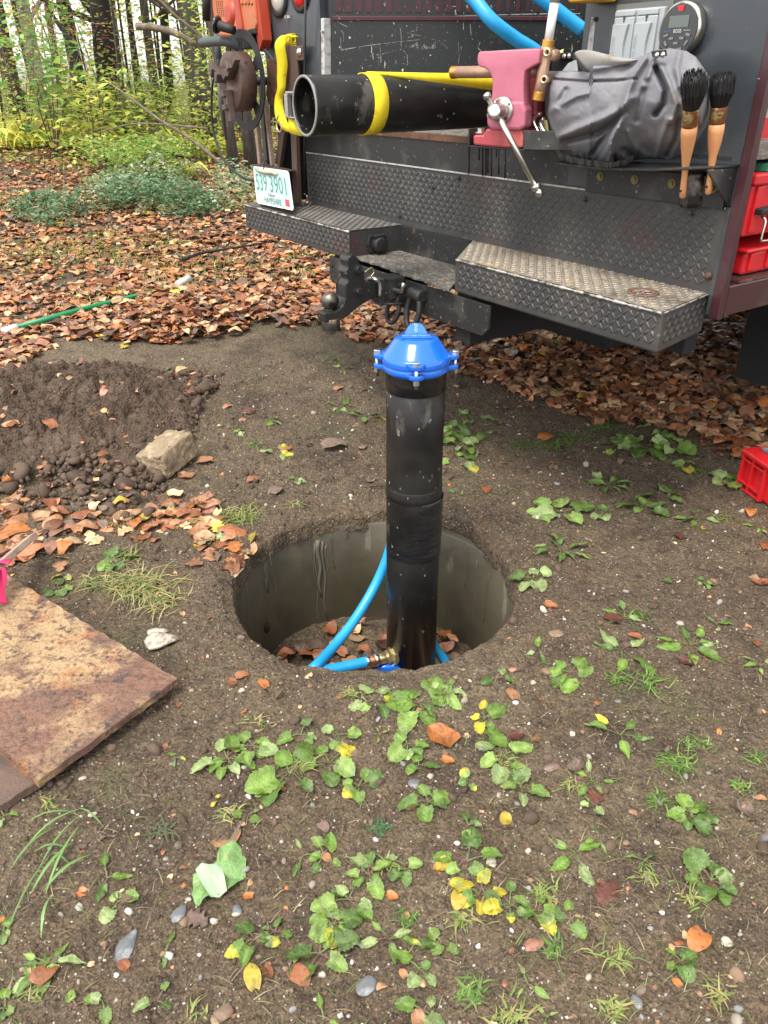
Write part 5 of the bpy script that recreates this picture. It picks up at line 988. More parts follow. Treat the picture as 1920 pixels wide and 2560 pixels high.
m = MB(); m.prism([B(x, y, ob_+.02) for x, y in ((590, 86), (634, 72), (640, 118), (600, 124), (592, 100))], W*.07); m.prism([B(x, y, ob_-.005) for x, y in ((604, 78), (634, 70), (637, 84), (610, 92))], W*.05); build('saw_engine', m, M['rubber'], sw_, bev=.004)
m = MB(); m.tube([B(518, -40, .08), B(516, 50, .08)], .020, 14); build('saw_handle', m, M['rubber'], sw_)
m = MB(); m.lb(*(lambda a, b, z: (a-.02, a+.03, .24, .30, z-.9, z+.35))(*Bl(560, 200, .28))) ; tag(build('square_post', m, M['black_steel'], loc=B(560, 420, .28)), 'dark grey square steel post standing behind the reel at the truck corner', 'post') if 0 else None
m = MB(); m.tube([B(540, 60, .22), B(548, 170, .22)], .016, 12); m.tube([B(548, 170, .22), B(553, 260, .22), B(566, 350, .25)], [.016, .016, .006], 12); tag(build('pry_bar', m, mk('bar_grey', (.075, .085, .09), .5), loc=B(553, 300, .22)), 'grey tapered bar hanging point down behind the rusty chuck', 'bar')
# rusty brackets and channels
def chan(x0, y0, x1, y1, w_, b, mat, label, name, cat, th=.02):
    p0, p1 = B(x0, y0, b), B(x1, y1, b); d = nrm(p1-p0); m = MB(); m.box((p0+p1)/2, (float(np.linalg.norm(p1-p0)), w_, th), d, np.cross(d, W), W); o = build(name, m, M[mat], loc=p1, bev=.002); return tag(o, label, cat)
chan(734, 235, 744, 505, .050, .165, 'rust_dark', 'brown rusty steel channel standing right of the split tripod legs', 'steel_channel', 'steel channel')
chan(710, 325, 697, 412, .045, .175, 'rust_dark', 'brown rusty flat bar leaning left of the tall steel channel', 'flat_bar', 'steel bar')
chan(700, 255, 716, 500, .030, .235, 'black_and_shade', 'black steel bar deep in the gap behind the rusty bars', 'flat_bar', 'steel bar')
chan(664, 250, 682, 414, .020, .15, 'stake_wood', 'pale wooden rule stood upright beside the spirit level', 'wooden_rule', 'rule')
lv = chan(654, 205, 668, 414, .034, .16, 'abs_dark', 'black spirit level with pale face stood on end by the licence plate', 'spirit_level', 'level')
chan(641, 300, 652, 412, .028, .19, 'stake_wood', 'narrow grey brown wooden lath leaning behind the spirit level', 'wooden_lath', 'lath')
br = thing('rusty_bracket', B(690, 260, .14), 'rusty steel bracket bolted to the left cabinet behind the yellow strap', 'bracket')
m = MB(); m.prism([B(x, y, .13) for x, y in ((690, 125), (715, 113), (757, 114), (758, 151), (742, 152), (748, 240), (706, 240), (690, 160))], W*.012); bp_ = build('bracket_plate', m, M['rust_dark'], br, bev=.003)
m = MB(); m.lathe([(.017, 0), (.017, .003), (.010, .004), (.010, .010), (0, .011)], B(748, 130, .128), -W, 8); build('bracket_bolt', m, M['zinc'], br)
m = MB(); m.prism([B(x, y, .11) for x, y in ((665, 150), (693, 144), (694, 180), (690, 215), (694, 245), (684, 264), (672, 262), (664, 235), (668, 200))], W*.010); hp_ = build('hinged_plate', m, M['rust'], br, bev=.003)
for x, y in ((689, 156), (672, 250), (674, 209)): m = MB(); m.lathe([(.007, 0), (.007, .001)], B(x, y, .1095), -W, 12); build('plate_hole', m, M['black_and_shade'], hp_)
# rubber tie with an s hook in front of the cabinet seam
m = MB(); m.tube([B(764, -40, .13), B(762, 150, .14), B(762, 330, .17), B(761, 480, .20)], .0052, 10); rt2 = build('hook_rod', m, M['rubber'], loc=B(761, 500, .2)); tag(rt2, 'thin dark rod hanging down the left cabinet with a steel hook at its end', 'hook rod')
m = MB(); m.tube(spline([B(x, y, .2) for x, y in ((761, 484), (768, 492), (764, 503), (759, 512), (764, 518), (772, 515), (777, 506))], 5), .0026, 8); build('s_hook', m, M['zinc'], rt2)

# ================================================================ red boxes in the side compartment
def redbox(a, b0, z0, ln, h, w_, label, idx):
    t = thing('tool_crate', L(a-w_/2, b0+ln/2, z0), label, 'tool crate')
    m = MB(); m.lb(a-w_, a-.012, b0, b0+ln, z0, z0+h*.82); cb = build('crate_body', m, M['red_plastic'], t, bev=.008)
    m = MB(); m.lb(a-w_, a, b0-.01, b0+ln+.01, z0+h*.82, z0+h); build('crate_rim', m, M['red_plastic'], t, bev=.006)
    for k in range(int(ln/.09)):
        m = MB(); m.lb(a-.014, a-.004, b0+.02+k*.09, b0+.05+k*.09, z0+.01, z0+h*.8); build('crate_rib', m, M['red_plastic'], cb, bev=.003)
    return t
t1 = redbox(1.205, .40, .036, .55, .075, .4, 'low red tool crate at the bottom of the open side compartment', 0)
t2 = redbox(1.205, .36, .145, .55, .165, .4, 'red tool crate with wire latch stacked in the middle of the side compartment', 1)
m = MB(); m.tube(spline([L(1.215, .40, .20), L(1.23, .40, .19), L(1.232, .395, .15), L(1.232, .40, .138), L(1.232, .45, .138), L(1.232, .462, .15), L(1.23, .46, .20)], 5), .0036, 8); build('wire_latch', m, M['steel'], t2)
m = MB(); m.tube([L(1.22, .55, .185), L(1.225, .60, .178), L(1.225, .75, .178), L(1.22, .8, .185)], .013, 12); build('crate_handle', m, M['rubber'], t2)
m = MB(); m.lb(1.19, 1.226, .385, .47, .205, .222); build('latch_pad', m, M['rubber'], t2, bev=.004)
text('lettering', 'Pump', L(1.2065, .55, .285), W, Zv, .018, M['black_print'], t2, w=.09)
m = MB(); m.lb(.85, 1.19, .42, .9, .312, .330); gs = build('green_panel', m, M['green_sheet'], loc=L(1, .6, .312)); tag(gs, 'green plastic sheet lying on top of the red tool crate', 'plastic sheet')
m = MB(); m.ball(L(1.13, .60, .362), .05, 14, (1, 1.2, .6)); tag(build('clear_bag', m, M['pvc'], loc=L(1.13, .6, .33)), 'crumpled white plastic bag on the green sheet in the compartment', 'plastic bag')
m = MB(); m.lb(.80, .82, .3, 1.1, .33, .42); tag(build('red_tray', m, M['red_plastic'], loc=L(.81, .7, .33)), 'red tray edge standing behind the green sheet', 'tray')

# red crate on the ground at the right
gc = G(1862, 1222); gcx = thing('tool_crate', gc, 'bright red ribbed tool crate standing on the ground at the right edge', 'tool crate')
dA = nrm(G(1905, 1262)-G(1850, 1215)); dA[2] = 0; dA = nrm(dA); dB = np.array([-dA[1], dA[0], 0]); o = G(1848, 1212)+Zv*.0
hC = .155; e1 = .13
m = MB(); m.prism([o+dA*(.0), o+dA*.55, o+dA*.55+dB*.35, o+dB*.35], Zv*hC*.93); 
cb = build('crate_body', m, M['red_plastic'], gcx, bev=.01)
m = MB()
for k, (u0, u1) in enumerate(((.0, .012), (.062, .070), (.13, .145))): 
    m = MB(); m.prism([o-dB*.02+dA*u0, o-dB*.02+dA*u1, o+dA*u1, o+dA*u0], Zv*hC*.96); build('crate_rib', m, M['red_plastic'], cb, bev=.003)
for z_ in (.0, .026, .115): m = MB(); m.prism([o-dB*.018+Zv*z_, o-dB*.018+dA*.14+Zv*z_, o+dA*.14+Zv*z_, o+Zv*z_], Zv*.009); build('crate_shelf_rib', m, M['red_plastic'], cb, bev=.002)
for k in range(5): m = MB(); m.box(o-dB*.0+dA*.003+Zv*(.03+k*.024)-dA*.005, (.012, .03, .006), dA, dB, Zv); build('crate_notch', m, M['red_plastic'], cb, bev=.002)
m = MB(); m.prism([o-dB*.026-dA*.006+Zv*hC*.9, o-dB*.026+dA*.56+Zv*hC*.9, o+dA*.56+dB*.36+Zv*hC*.9, o-dA*.006+dB*.36+Zv*hC*.9], Zv*.022); build('crate_rim', m, M['red_plastic'], gcx, bev=.008)
m = MB(); m.prism([o+dA*.03+dB*.03+Zv*hC*1.045, o+dA*.5+dB*.03+Zv*hC*1.045, o+dA*.5+dB*.3+Zv*hC*1.045, o+dA*.03+dB*.3+Zv*hC*1.045], Zv*.012); lid = build('crate_lid', m, M['stone_grey'], gcx, bev=.003)
m = MB(); m.lathe([(.05, 0), (.055, .004), (.06, .004), (.062, 0)], o+dA*.16+dB*.12+Zv*(hC*1.045+.012), Zv, 28, cap=False); build('lid_ring', m, mk('lid_ring', (.35, .36, .30), .6), lid)

# ================================================================ things lying on the ground
pa_, pb_ = G(46, 833), G(350, 752); pm_ = (pa_+pb_)/2
m = MB(); m.tube([pa_+Zv*.035, G(190, 796)+Zv*.045, G(270, 775)+Zv*.045, pb_+Zv*.035, G(420, 732)+Zv*.03], .017, 18); gp = build('plastic_pipe', m, M['green_pipe'], loc=pm_); tag(gp, 'long thin green plastic pipe lying among the fallen leaves', 'pipe')
m = MB(); m.tube([G(445, 724)+Zv*.035, G(475, 715)+Zv*.055], .024, 16); build('pipe_end', m, M['pvc'], gp)
m = MB(); m.tube([pa_+Zv*.035+(pa_-pb_)*.0, pa_+nrm(pa_-pb_)*.09+Zv*.03], .024, 14); build('pipe_end', m, M['pvc'], gp)
# rusty steel plates
def PZ(x, y, z): r = ray(x, y); return CO+r*((z-CAMH)/r[2])
zt_ = .050
R_, Bm, Tp = PZ(443, 1697, zt_), PZ(92, 1955, zt_), PZ(69, 1468, zt_)
e1 = Tp-R_; e2 = Bm-R_; far = R_+e1*1.35
poly = [R_, R_*.985+Bm*.015, Bm, Bm+e1*1.35, far]
N1, N2 = 60, 44; vs = []
def plate_mesh(o, e1, e2, th, seed, n1=70, n2=40):
    top = []; 
    for i_ in range(n1+1):
        for j_ in range(n2+1):
            s_, t = i_/n1, j_/n2; p = o+e1*s_+e2*t
            ed_ = (i_ in (0, n1)) or (j_ in (0, n2)); q_ = p+Zv*(.0022*float(vnoise(p[0], p[1], 30, seed))+.0016*float(vnoise(p[0], p[1], 80, seed+1)))
            if j_ == 0: q_ = q_+nrm(e2)*.002*math.sin(s_*90+seed)
            if j_ == n2: q_ = q_+nrm(e2)*.003*float(vnoise(s_*60, 0, 1, seed))
            if i_ == 0: q_ = q_+nrm(e1)*.003*float(vnoise(t*50, 3, 1, seed))
            top.append(q_)
    m = MB(); k = n2+1; m.add(top+[p-Zv*th for p in top], [(i_*k+j_, i_*k+j_+1, (i_+1)*k+j_+1, (i_+1)*k+j_) for i_ in range(n1) for j_ in range(n2)], True)
    N_ = len(top); rim = [(i_*k, (i_+1)*k) for i_ in range(n1)]+[((i_+1)*k+n2, i_*k+n2) for i_ in range(n1)]+[(j_+1, j_) for j_ in range(n2)]+[(n1*k+j_, n1*k+j_+1) for j_ in range(n2)]
    m.f += [(a, a+N_, b+N_, b) for a, b in rim]; m.sm += [False]*len(rim)
    return m
tag(build('steel_plate', plate_mesh(R_, e1*1.5, e2, .020, 3), M['rust_plate'], loc=R_-Zv*.03), 'thick rusty orange steel plate lying at the left with its corner toward the hole', 'steel plate')
z2 = .026; M['rust2'] = mk('rust_dull', (.12, .078, .058), .75, layers=[('noise', 9, 8, .5, .65, (.075, .052, .042), None), ('noise', 20, 8, .6, .7, (.24, .12, .06), None)], bump=[('noise', 40, .8, .008)]); c2 = PZ(72, 1955, z2); c3 = PZ(-60, 2040, z2); c4_ = PZ(-120, 1800, z2)
tag(build('steel_plate', plate_mesh(PZ(110, 1945, z2), nrm(e1)*.7, nrm(c3-c2)*.30, .020, 9), M['rust2'], loc=c2-Zv*.02), 'dull brown steel plate lying under the larger rusty plate at the lower left', 'steel plate')
# stake with pink ribbon
s0, s1 = PLN(88, 1338, np.array([0, 2.3, 0]), Yw), None
ga = G(82, 1350)+Zv*.05; gb_ = G(-70, 1480)+Zv*.10; d = nrm(ga-gb_); sd_ = nrm(np.cross(d, Zv))
m = MB(); a_, b_ = PZ(80, 1343, .085), PZ(-80, 1480, .16); d = nrm(a_-b_); sd_ = nrm(np.cross(d, Zv)); up_ = np.cross(sd_, d); m.box((a_+b_)/2, (float(np.linalg.norm(a_-b_)), .045, .020), d, nrm(sd_*.8+up_*.5), nrm(up_*.8-sd_*.5)); tag(build('survey_stake', m, M['stake_wood'], loc=a_-Zv*.08, bev=.002), 'weathered wooden stake end propped up at the left edge above the rusty plate', 'stake')
rbn = MB(); c_ = PZ(6, 1420, .13); rbn.strip(spline([c_+sd_*.028+up_*.02, c_+up_*.022, c_-sd_*.03, c_-up_*.02, c_+sd_*.03], 5), d*.03, .001)
rbn.strip(spline([c_-sd_*.0+np.array([0, -.01, .01]), c_+np.array([.010, -.03, -.015]), c_+np.array([.006, -.055, -.045]), c_+np.array([.016, -.075, -.075])], 5), np.array([.028, .0, .0]), .001)
rbn.strip(spline([c_+np.array([0, -.01, .01]), c_+np.array([-.015, -.035, -.02]), c_+np.array([-.012, -.065, -.06])], 5), np.array([.026, .01, 0]), .001)
tag(build('ribbon', rbn, M['ribbon'], loc=c_-Zv*.08), 'bright pink ribbon knotted round the wooden stake at the left edge', 'ribbon')
# paver block
def rough_block(name, c, sz, rotz, tiltx, tilty, mat, label, cat, seed=1, amp=.006, cuts=6, **k):
    import mathutils
    bm = []; n_ = cuts; vs = {}; m = MB(); E_ = mathutils.Euler((tiltx, tilty, rotz)).to_matrix()
    def vert(i, j, k_):
        key = (i, j, k_)
        if key not in vs:
            p = np.array([i/n_-.5, j/n_-.5, k_/n_-.5])*np.array(sz); r_ = np.random.default_rng(hash((key, seed)) % 2**31); p = p+r_.normal(size=3)*amp*.35+np.array([1, 1, 1])*amp*float(vnoise(i*1.7+seed, j*1.3+k_*2.1, .6, seed))
            f_ = sum(abs(t-.5) > .499 for t in (i/n_, j/n_, k_/n_))
            if f_ >= 2: p = p*(.975 if f_ == 2 else .94)
            q_ = E_@Vector(p); vs[key] = len(m.v); m.v.append(tuple(np.array(q_)+c))
        return vs[key]
    for a in range(n_):
        for b in range(n_):
            for k_ in (0, n_):
                for q_ in (((a, b, k_), (a+1, b, k_), (a+1, b+1, k_), (a, b+1, k_)), ((a, k_, b), (a, k_, b+1), (a+1, k_, b+1), (a+1, k_, b)), ((k_, a, b), (k_, a+1, b), (k_, a+1, b+1), (k_, a, b+1))):
                    f = tuple(vert(*t) for t in q_); m.f.append(f if k_ == n_ else f[::-1]); m.sm.append(True)
    o = build(name, m, M[mat], loc=np.array([c[0], c[1], c[2]-sz[2]/2])); 
    return tag(o, label, cat, **k)
g_ = G(425, 1165); rough_block('paver_block', g_+Zv*.055, (.135, .205, .105), math.radians(-28), math.radians(10), math.radians(-8), 'brick', 'tan rough paver block lying at the foot of the earth heap', 'paver block', 4, .007, 12)
# stones: (px, py, size m, kind, flatness, label)
def stone(px, py, s, mat, fl, label, ang=0., el=1.3, seed=0, group=None):
    s *= .78 if s < .09 else 1
    g = G(px, py); r_ = np.random.default_rng(seed+int(px)); m = MB(); n_ = 14; m.ball((0, 0, 0), 1, n_); V_ = np.array(m.v); pts = r_.normal(size=(9, 3)); pts /= np.linalg.norm(pts, axis=1)[:, None]
    for p in pts:                                        # knock flats into the stone
        dd = V_@p; V_ = V_-np.outer(np.maximum(dd-.62, 0), p)*.98
    V_ = V_*np.array([el, 1, fl])*s/2; c, sn = math.cos(ang), math.sin(ang); V_ = V_@np.array([[c, sn, 0], [-sn, c, 0], [0, 0, 1]]); m.v = [tuple(v+g+np.array([0, 0, s*fl*.22])) for v in V_]
    o = build('stone', m, M[mat], loc=g); return tag(o, label, 'stone', group)
D = 1.1573
stone(275*D, 2045*D, .052, 'stone_grey', .35, 'long slate blue flake of rock lying alone in the lower left soil', 1.4, 1.8)
stone(512*D, 1968*D, .030, 'stone_grey', .6, 'speckled grey blue stone below the torn burdock leaf', .3, 1.2)
stone(388*D, 1975*D, .034, 'stone_grey', .4, 'flat grey stone left of the purple dead leaf', .9, 1.8)
stone(397*D, 1995*D, .030, 'stone_brown', .6, 'brown stone touching the flat grey one', .2, 1.1)
stone(485*D, 2190*D, .046, 'stone_brown', .6, 'round tan pebble near the bottom edge left of centre', .5, 1.1)
stone(465*D, 2212*D-8, .028, 'brick', .6, 'small reddish stone beside the round tan pebble at the bottom', .5, 1.1)
stone(790*D, 2130*D, .052, 'stone_grey', .25, 'flat grey stone bedded in the soil near the bottom centre', .5, 1.1)
stone(1200*D, 1370*D, .046, 'stone_brown', .5, 'flat dark brown stone right of the hole rim', .1, 1.5)
stone(1180*D, 1455*D, .040, 'stone_brown', .8, 'round brown stone beside the wilted weed below right of the hole', .1, 1.)
stone(1152*D, 1477*D, .022, 'stone_white', .8, 'small cream stone just left of the round brown stone', .1, 1.)
stone(1270*D, 1400*D, .022, 'stone_brown', .6, 'small tan stone standing right of the flat brown stone', .1, 1.)
stone(195*D, 996*D, .062, 'stone_white', .45, 'chalky white lump pressed into the foot of the earth heap', .1, 1.4)
stone(345*D, 1388*D, .095, 'stone_white', .35, 'large cream rock bedded in soil between rusty plate and hole', .5, 1.3)
stone(340*D, 1368*D, .055, 'stone_white', .3, 'thin cream chip lying just above the large cream rock', .1, 2.2)
stone(782*D, 968*D, .050, 'stone_brown', .5, 'pale tan stone left of the well pipe beside the dark leaf', .4, 1.4)
stone(558*D, 2012*D+20, .020, 'stone_brown', .6, 'small brown pebble under the burdock leaf', .5, 1.1)
stone(895*D, 1692*D, .036, 'stone_grey', .3, 'dull grey flat pebble below the centre weed cluster', 1.2, 1.3)
stone(1060*D, 1862*D, .036, 'stone_white', .25, 'pale mottled flat stone right of the big split weed', 1.2, 1.2)
stone(1140*D, 1840*D, .020, 'stone_white', .6, 'small white stone above the centre right weeds', 1.2, 1.2)
stone(1535*D, 1855*D, .024, 'stone_white', .4, 'white elongated chip near the right edge', 1.2, 1.9)
stone(1570*D, 2035*D, .028, 'stone_white', .3, 'white broken shell chip low at the right', .2, 1.4)
stone(180*D, 1682*D, .022, 'stone_white', .4, 'white chip just below the rusty plate', .2, 1.3)
stone(200*D, 1760*D, .020, 'stone_white', .4, 'white chip at the end of the long grass blades', .2, 1.3)
stone(523*D, 1493*D, .024, 'stone_white', .5, 'white lump between red leaves left below the hole', .2, 1.3)
stone(1375*D, 2130*D+40, .030, 'stone_grey', .5, 'grey pebble near the bottom right', 1.2, 1.3)
stone(552*D, 2111*D, .02, 'stone_brown', .6, 'brown pebble close under the yellow leaf', .2, 1.2)
stone(1385*D-60, 1515*D, .022, 'stone_grey', .5, 'small grey pebble between the lower right weeds', .2, 1.2)
# ================================================================ weeds, grass, single leaves
LM = {'burdock leaf': (475, 1900), 'slate blue flake': (275, 2045), 'rusty plate corner': (383, 1470), 'well pipe foot': (895, 1450), 'red ground crate': (1630, 1010), 'paver block': (370, 980), 'round brown stone': (1180, 1455),
      'bottom right corner': (1659, 2212), 'bottom left corner': (0, 2212), 'big orange leaf': (955, 1595), 'purple maple leaf': (1315, 1925), 'curled tan leaf': (1505, 2035), 'blue cap': (913, 770), 'truck step corner': (1435, 760), 'right rim of hole': (1115, 1260),
      'left rim of hole': (495, 1290), 'middle of bottom edge': (830, 2212), 'middle of right edge': (1659, 1500), 'tow ball': (715, 680), 'near rim of hole': (780, 1470), 'dark purple leaf': (1285, 1722), 'flat grey stone near bottom centre': (790, 2130), 'large cream rock': (345, 1388), 'torn purple leaf': (427, 1990), 'round tan pebble': (485, 2190), 'grey purple leaf': (1610, 1752), 'dark withered clump': (350, 1795), 'flat dark brown stone': (1200, 1370), 'white chip at right': (1535, 1855)}
ORD = ['nearest', 'second nearest', 'third nearest', 'fourth nearest', 'fifth nearest', 'sixth nearest', 'seventh nearest', 'eighth nearest', 'ninth nearest']
def ranklabels(items, noun):
    out = [None]*len(items); best = [(99, None)]*len(items)
    for nm, (lx, ly) in LM.items():
        o = sorted(range(len(items)), key=lambda i: math.hypot(items[i][0]-lx, items[i][1]-ly))
        for r_, i in enumerate(o):
            if r_ < best[i][0]: best[i] = (r_, nm)
    return ['%s, %s %s to the %s' % ('%s', ORD[min(b[0], 8)], noun, b[1]) for b in best]
GREENS = np.array([[.12, .21, .030], [.16, .26, .045], [.20, .30, .07], [.26, .34, .13], [.085, .15, .03]])
def blade(L_, Wd, kind, droop, fold, seed, r):
    """petiole and leaf blade along +x; returns verts, quads, tip colours mask"""
    nr, nc = 13, 5; v = []; 
    pet = L_*.35
    for a in range(nr):
        t = a/(nr-1)
        if kind == 'round': wd = Wd*.50*max(0, 1-(2*t-.9)**2/1.22)**.5
        elif kind == 'long': wd = Wd*.36*math.sin(PI*(t*.95+.05)**.8)
        else: wd = Wd*.52*max(0, 1-(2*t-.8)**2/1.45)**.6
        wd = max(wd, .0008); ser = 1+(.07 if kind != 'long' else .02)*(1 if a % 2 else -1)*(t > .12)*(t < .95)
        x = pet*.0+t*L_
        for b in range(nc):
            s = (b-2)/2; y = s*wd*(ser if abs(s) == 1 else 1)
            z = fold*abs(y)-droop*L_*t*t+.05*Wd*math.sin(t*13+s*3+seed)*abs(s)
            v.append([x-.10*Wd*abs(s)*(1-t), y, z])
    f = [(a*nc+b, (a+1)*nc+b, (a+1)*nc+b+1, a*nc+b+1) for a in range(nr-1) for b in range(nc-1)]
    return np.array(v), np.array(f)
def weed_mesh(size, kind, nl, seed, yellow=.1, wilt=0., rise=.35):
    r = np.random.default_rng(seed); Vs, Fs, Cs = [], [], []; off = 0; a0 = r.uniform(0, 2*PI)
    for k in range(nl):
        az = a0+k*2.4+r.uniform(-.4, .4); sc_ = size*r.uniform(.55, 1.05)*.5; Lb = sc_*r.uniform(.95, 1.3); Wb = Lb*(1.05 if kind == 'round' else .8 if kind == 'tooth' else .62)
        v, f = blade(Lb, Wb, kind, r.uniform(.1, .5)+wilt, r.uniform(.1, .5), seed+k, r); pl = size*.5*r.uniform(.25, .8); el = rise*r.uniform(.3, 1.2)
        if wilt: el *= .3
        c, s = math.cos(el*.5), math.sin(el*.5); R = np.array([[c, 0, -s], [0, 1, 0], [s, 0, c]]); ro = r.uniform(-.5, .5); Rr = np.array([[1, 0, 0], [0, math.cos(ro), -math.sin(ro)], [0, math.sin(ro), math.cos(ro)]])
        v = v@(R@Rr).T+np.array([pl, 0, pl*math.tan(el)*.6+.004])
        col = GREENS[r.integers(0, 5)]*r.uniform(.8, 1.25); cc = np.repeat(col[None], len(v), 0)
        if r.uniform() < yellow*.55: cc[:] = np.array([.55, .47, .04])*r.uniform(.7, 1.1)
        elif r.uniform() < yellow*.8: cc[len(v)//2:] = np.array([.50, .45, .05])
        rib = (np.arange(len(v)) % 5 == 2); cc[rib] = cc[rib]*1.35+.02
        # petiole
        pt = np.array([[0, -.0011, 0], [0, .0011, 0], [pl*.5, .0012, pl*math.tan(el)*.45+.005], [pl*.5, -.0012, pl*math.tan(el)*.45+.005], [pl*1.05, .0012, pl*math.tan(el)*.6+.0045], [pl*1.05, -.0012, pl*math.tan(el)*.6+.0045]]); pt[:, 2] += .001
        pf = np.array([[0, 3, 2, 1], [3, 5, 4, 2]]); pc = np.repeat(np.array([[.14, .19, .06]]) if r.uniform() < .7 else np.array([[.19, .09, .08]]), 6, 0)
        V_ = np.r_[v, pt]; F_ = np.r_[f, pf+len(v)]; C_ = np.r_[cc, pc]; c, s = math.cos(az), math.sin(az); V_ = V_@np.array([[c, s, 0], [-s, c, 0], [0, 0, 1]])
        Vs.append(V_); Fs.append(F_+off); Cs.append(C_); off += len(V_)
    V = np.concatenate(Vs); V[:, 2] = np.maximum(V[:, 2], .002+.003*r.uniform(size=len(V))); return V, np.concatenate(Fs), np.concatenate(Cs)
# (x, y, size) on the 1659 wide print; kind, leaves, yellow, wilt
WE = [(490, 1640, 95, 't', 8, .05, 0), (545, 1612, 85, 't', 6, .05, 0), (625, 1672, 120, 't', 5, .0, 0), (575, 1700, 70, 'r', 4, .05, 0), (650, 1588, 75, 't', 4, .1, 0), (733, 1590, 70, 'r', 4, .1, 0), (712, 1650, 90, 'r', 6, .1, 0), (775, 1700, 75, 'r', 5, .1, 0),
      (880, 1608, 85, 'r', 6, .15, 0), (905, 1655, 60, 't', 4, .1, 0), (925, 1735, 75, 'r', 5, .05, 0), (905, 1520, 120, 't', 9, .0, .5), (805, 1515, 85, 't', 6, .1, .5), (965, 1500, 80, 't', 5, .1, .5), (1045, 1555, 80, 't', 5, .1, .3), (1085, 1635, 110, 't', 6, .15, .2), (1125, 1705, 85, 't', 5, .1, 0), (1010, 1688, 45, 'r', 3, .3, 0), (1012, 1785, 50, 'r', 4, .1, 0),
      (1340, 1590, 110, 'l', 5, .05, 0), (1278, 1690, 85, 'l', 5, .1, .1), (1242, 1845, 115, 'l', 4, .05, .1), (1292, 1812, 60, 'l', 3, .0, 0), (1392, 1862, 50, 'l', 4, .0, 0), (1492, 1765, 75, 'r', 9, .0, 0), (1535, 1905, 90, 'r', 10, .0, 0), (1470, 2080, 65, 'r', 6, .0, 0),
      (1008, 1862, 110, 't', 5, .1, 0), (875, 1870, 80, 't', 4, .0, 0), (795, 1892, 85, 't', 6, .05, 0), (752, 1945, 100, 't', 6, .0, 0), (720, 2000, 75, 'r', 12, .1, 0), (700, 1850, 75, 't', 5, .05, .3), (655, 1850, 60, 'l', 3, .1, 0), (842, 2030, 105, 'l', 5, .15, 0), (955, 2040, 60, 'r', 4, .0, 0), (690, 2062, 125, 't', 6, .0, 0), (625, 2092, 55, 'r', 2, .0, 0), (550, 2030, 95, 't', 4, .25, 0), (595, 2015, 60, 'r', 5, .0, 0), (905, 2095, 75, 'r', 4, .0, 0), (915, 2185, 85, 't', 4, .1, 0), (1162, 1970, 90, 't', 5, .2, 0), (1232, 1988, 70, 't', 3, .0, 0), (1100, 1955, 80, 't', 5, .3, 0), (1035, 1935, 95, 't', 5, .5, 0),
      (358, 2058, 75, 'l', 2, .0, 0), (232, 1900, 95, 'l', 3, .0, 0), (108, 2085, 110, 'l', 6, .0, 0), (80, 2112, 85, 't', 5, .05, .1), (165, 2175, 60, 't', 2, .0, 0), (222, 2165, 60, 't', 2, .0, 0), (340, 2165, 70, 't', 3, .0, 0), (700, 2205, 70, 'l', 3, .0, 0), (1140, 2130, 70, 'l', 3, .05, 0), (1180, 2200, 60, 'l', 3, .0, 0), (535, 1765, 45, 'r', 3, .0, 0), (255, 1950, 60, 'r', 4, .0, .1), (10, 1765, 50, 't', 3, .0, 0), (8, 2010, 50, 'r', 4, .0, 0), (12, 2180, 50, 'r', 4, .1, 0),
      (1215, 1108, 105, 't', 6, .0, 0), (1165, 1112, 60, 't', 3, .0, 0), (1300, 1112, 55, 'r', 3, .0, 0), (1430, 1075, 85, 't', 4, .05, 0), (1385, 1095, 80, 't', 5, .2, 0), (1502, 1120, 70, 'l', 6, .1, 0), (1312, 1050, 80, 'l', 9, .0, 0), (1340, 965, 85, 'r', 6, .0, 0), (1392, 970, 85, 'r', 6, .1, 0), (1455, 965, 80, 'r', 6, .0, 0), (1425, 930, 65, 'l', 5, .0, 0), (1210, 1192, 110, 'l', 9, .05, 0), (1152, 1250, 75, 'r', 5, .0, 0), (1425, 1256, 32, 'r', 1, .0, 0), (1522, 1262, 35, 'r', 5, .1, 0), (1342, 1405, 115, 'l', 5, .0, .4), (1350, 1335, 70, 'l', 4, .0, 0), (1490, 1395, 115, 'l', 9, .05, .1), (1545, 1350, 60, 'l', 4, .0, 0), (1232, 1455, 110, 't', 6, .05, .4), (1160, 1405, 65, 'l', 3, .05, .2), (1072, 1467, 60, 't', 3, .0, 0), (1640, 1440, 75, 'l', 5, .0, 0), (1570, 1040, 75, 'r', 5, .1, 0), (1020, 905, 75, 'l', 5, .0, 0), (985, 930, 55, 't', 5, .0, 0), (1058, 945, 55, 't', 2, .0, 0), (992, 1000, 85, 't', 4, .1, .5), (990, 1062, 45, 't', 2, .0, .2), (1000, 965, 70, 't', 8, .05, 0), (1480, 1010, 60, 'r', 4, .1, 0), (1640, 1140, 60, 'l', 4, .4, 0), (1280, 1745, 45, 'r', 3, .0, 0),
      (510, 940, 38, 'r', 2, .0, 0), (600, 982, 60, 't', 4, .1, .3), (595, 910, 35, 't', 4, .0, 0), (788, 900, 60, 'l', 5, .05, 0), (380, 795, 45, 't', 4, .0, .1), (742, 798, 45, 'l', 4, .0, 0), (735, 880, 60, 'l', 5, .0, 0), (640, 1040, 40, 't', 3, .1, 0), (250, 1215, 70, 'r', 7, .0, 0), (455, 1165, 45, 'r', 5, .0, 0), (140, 1245, 55, 't', 2, .6, 0), (595, 1165, 40, 't', 3, .0, 0), (125, 1270, 50, 'r', 4, .0, 0), (90, 800, 50, 't', 4, .0, 0), (380, 1640, 35, 't', 3, .1, 0), (820, 1590, 35, 'l', 3, .0, 0), (465, 1730, 34, 'r', 2, 1.8, 0)]
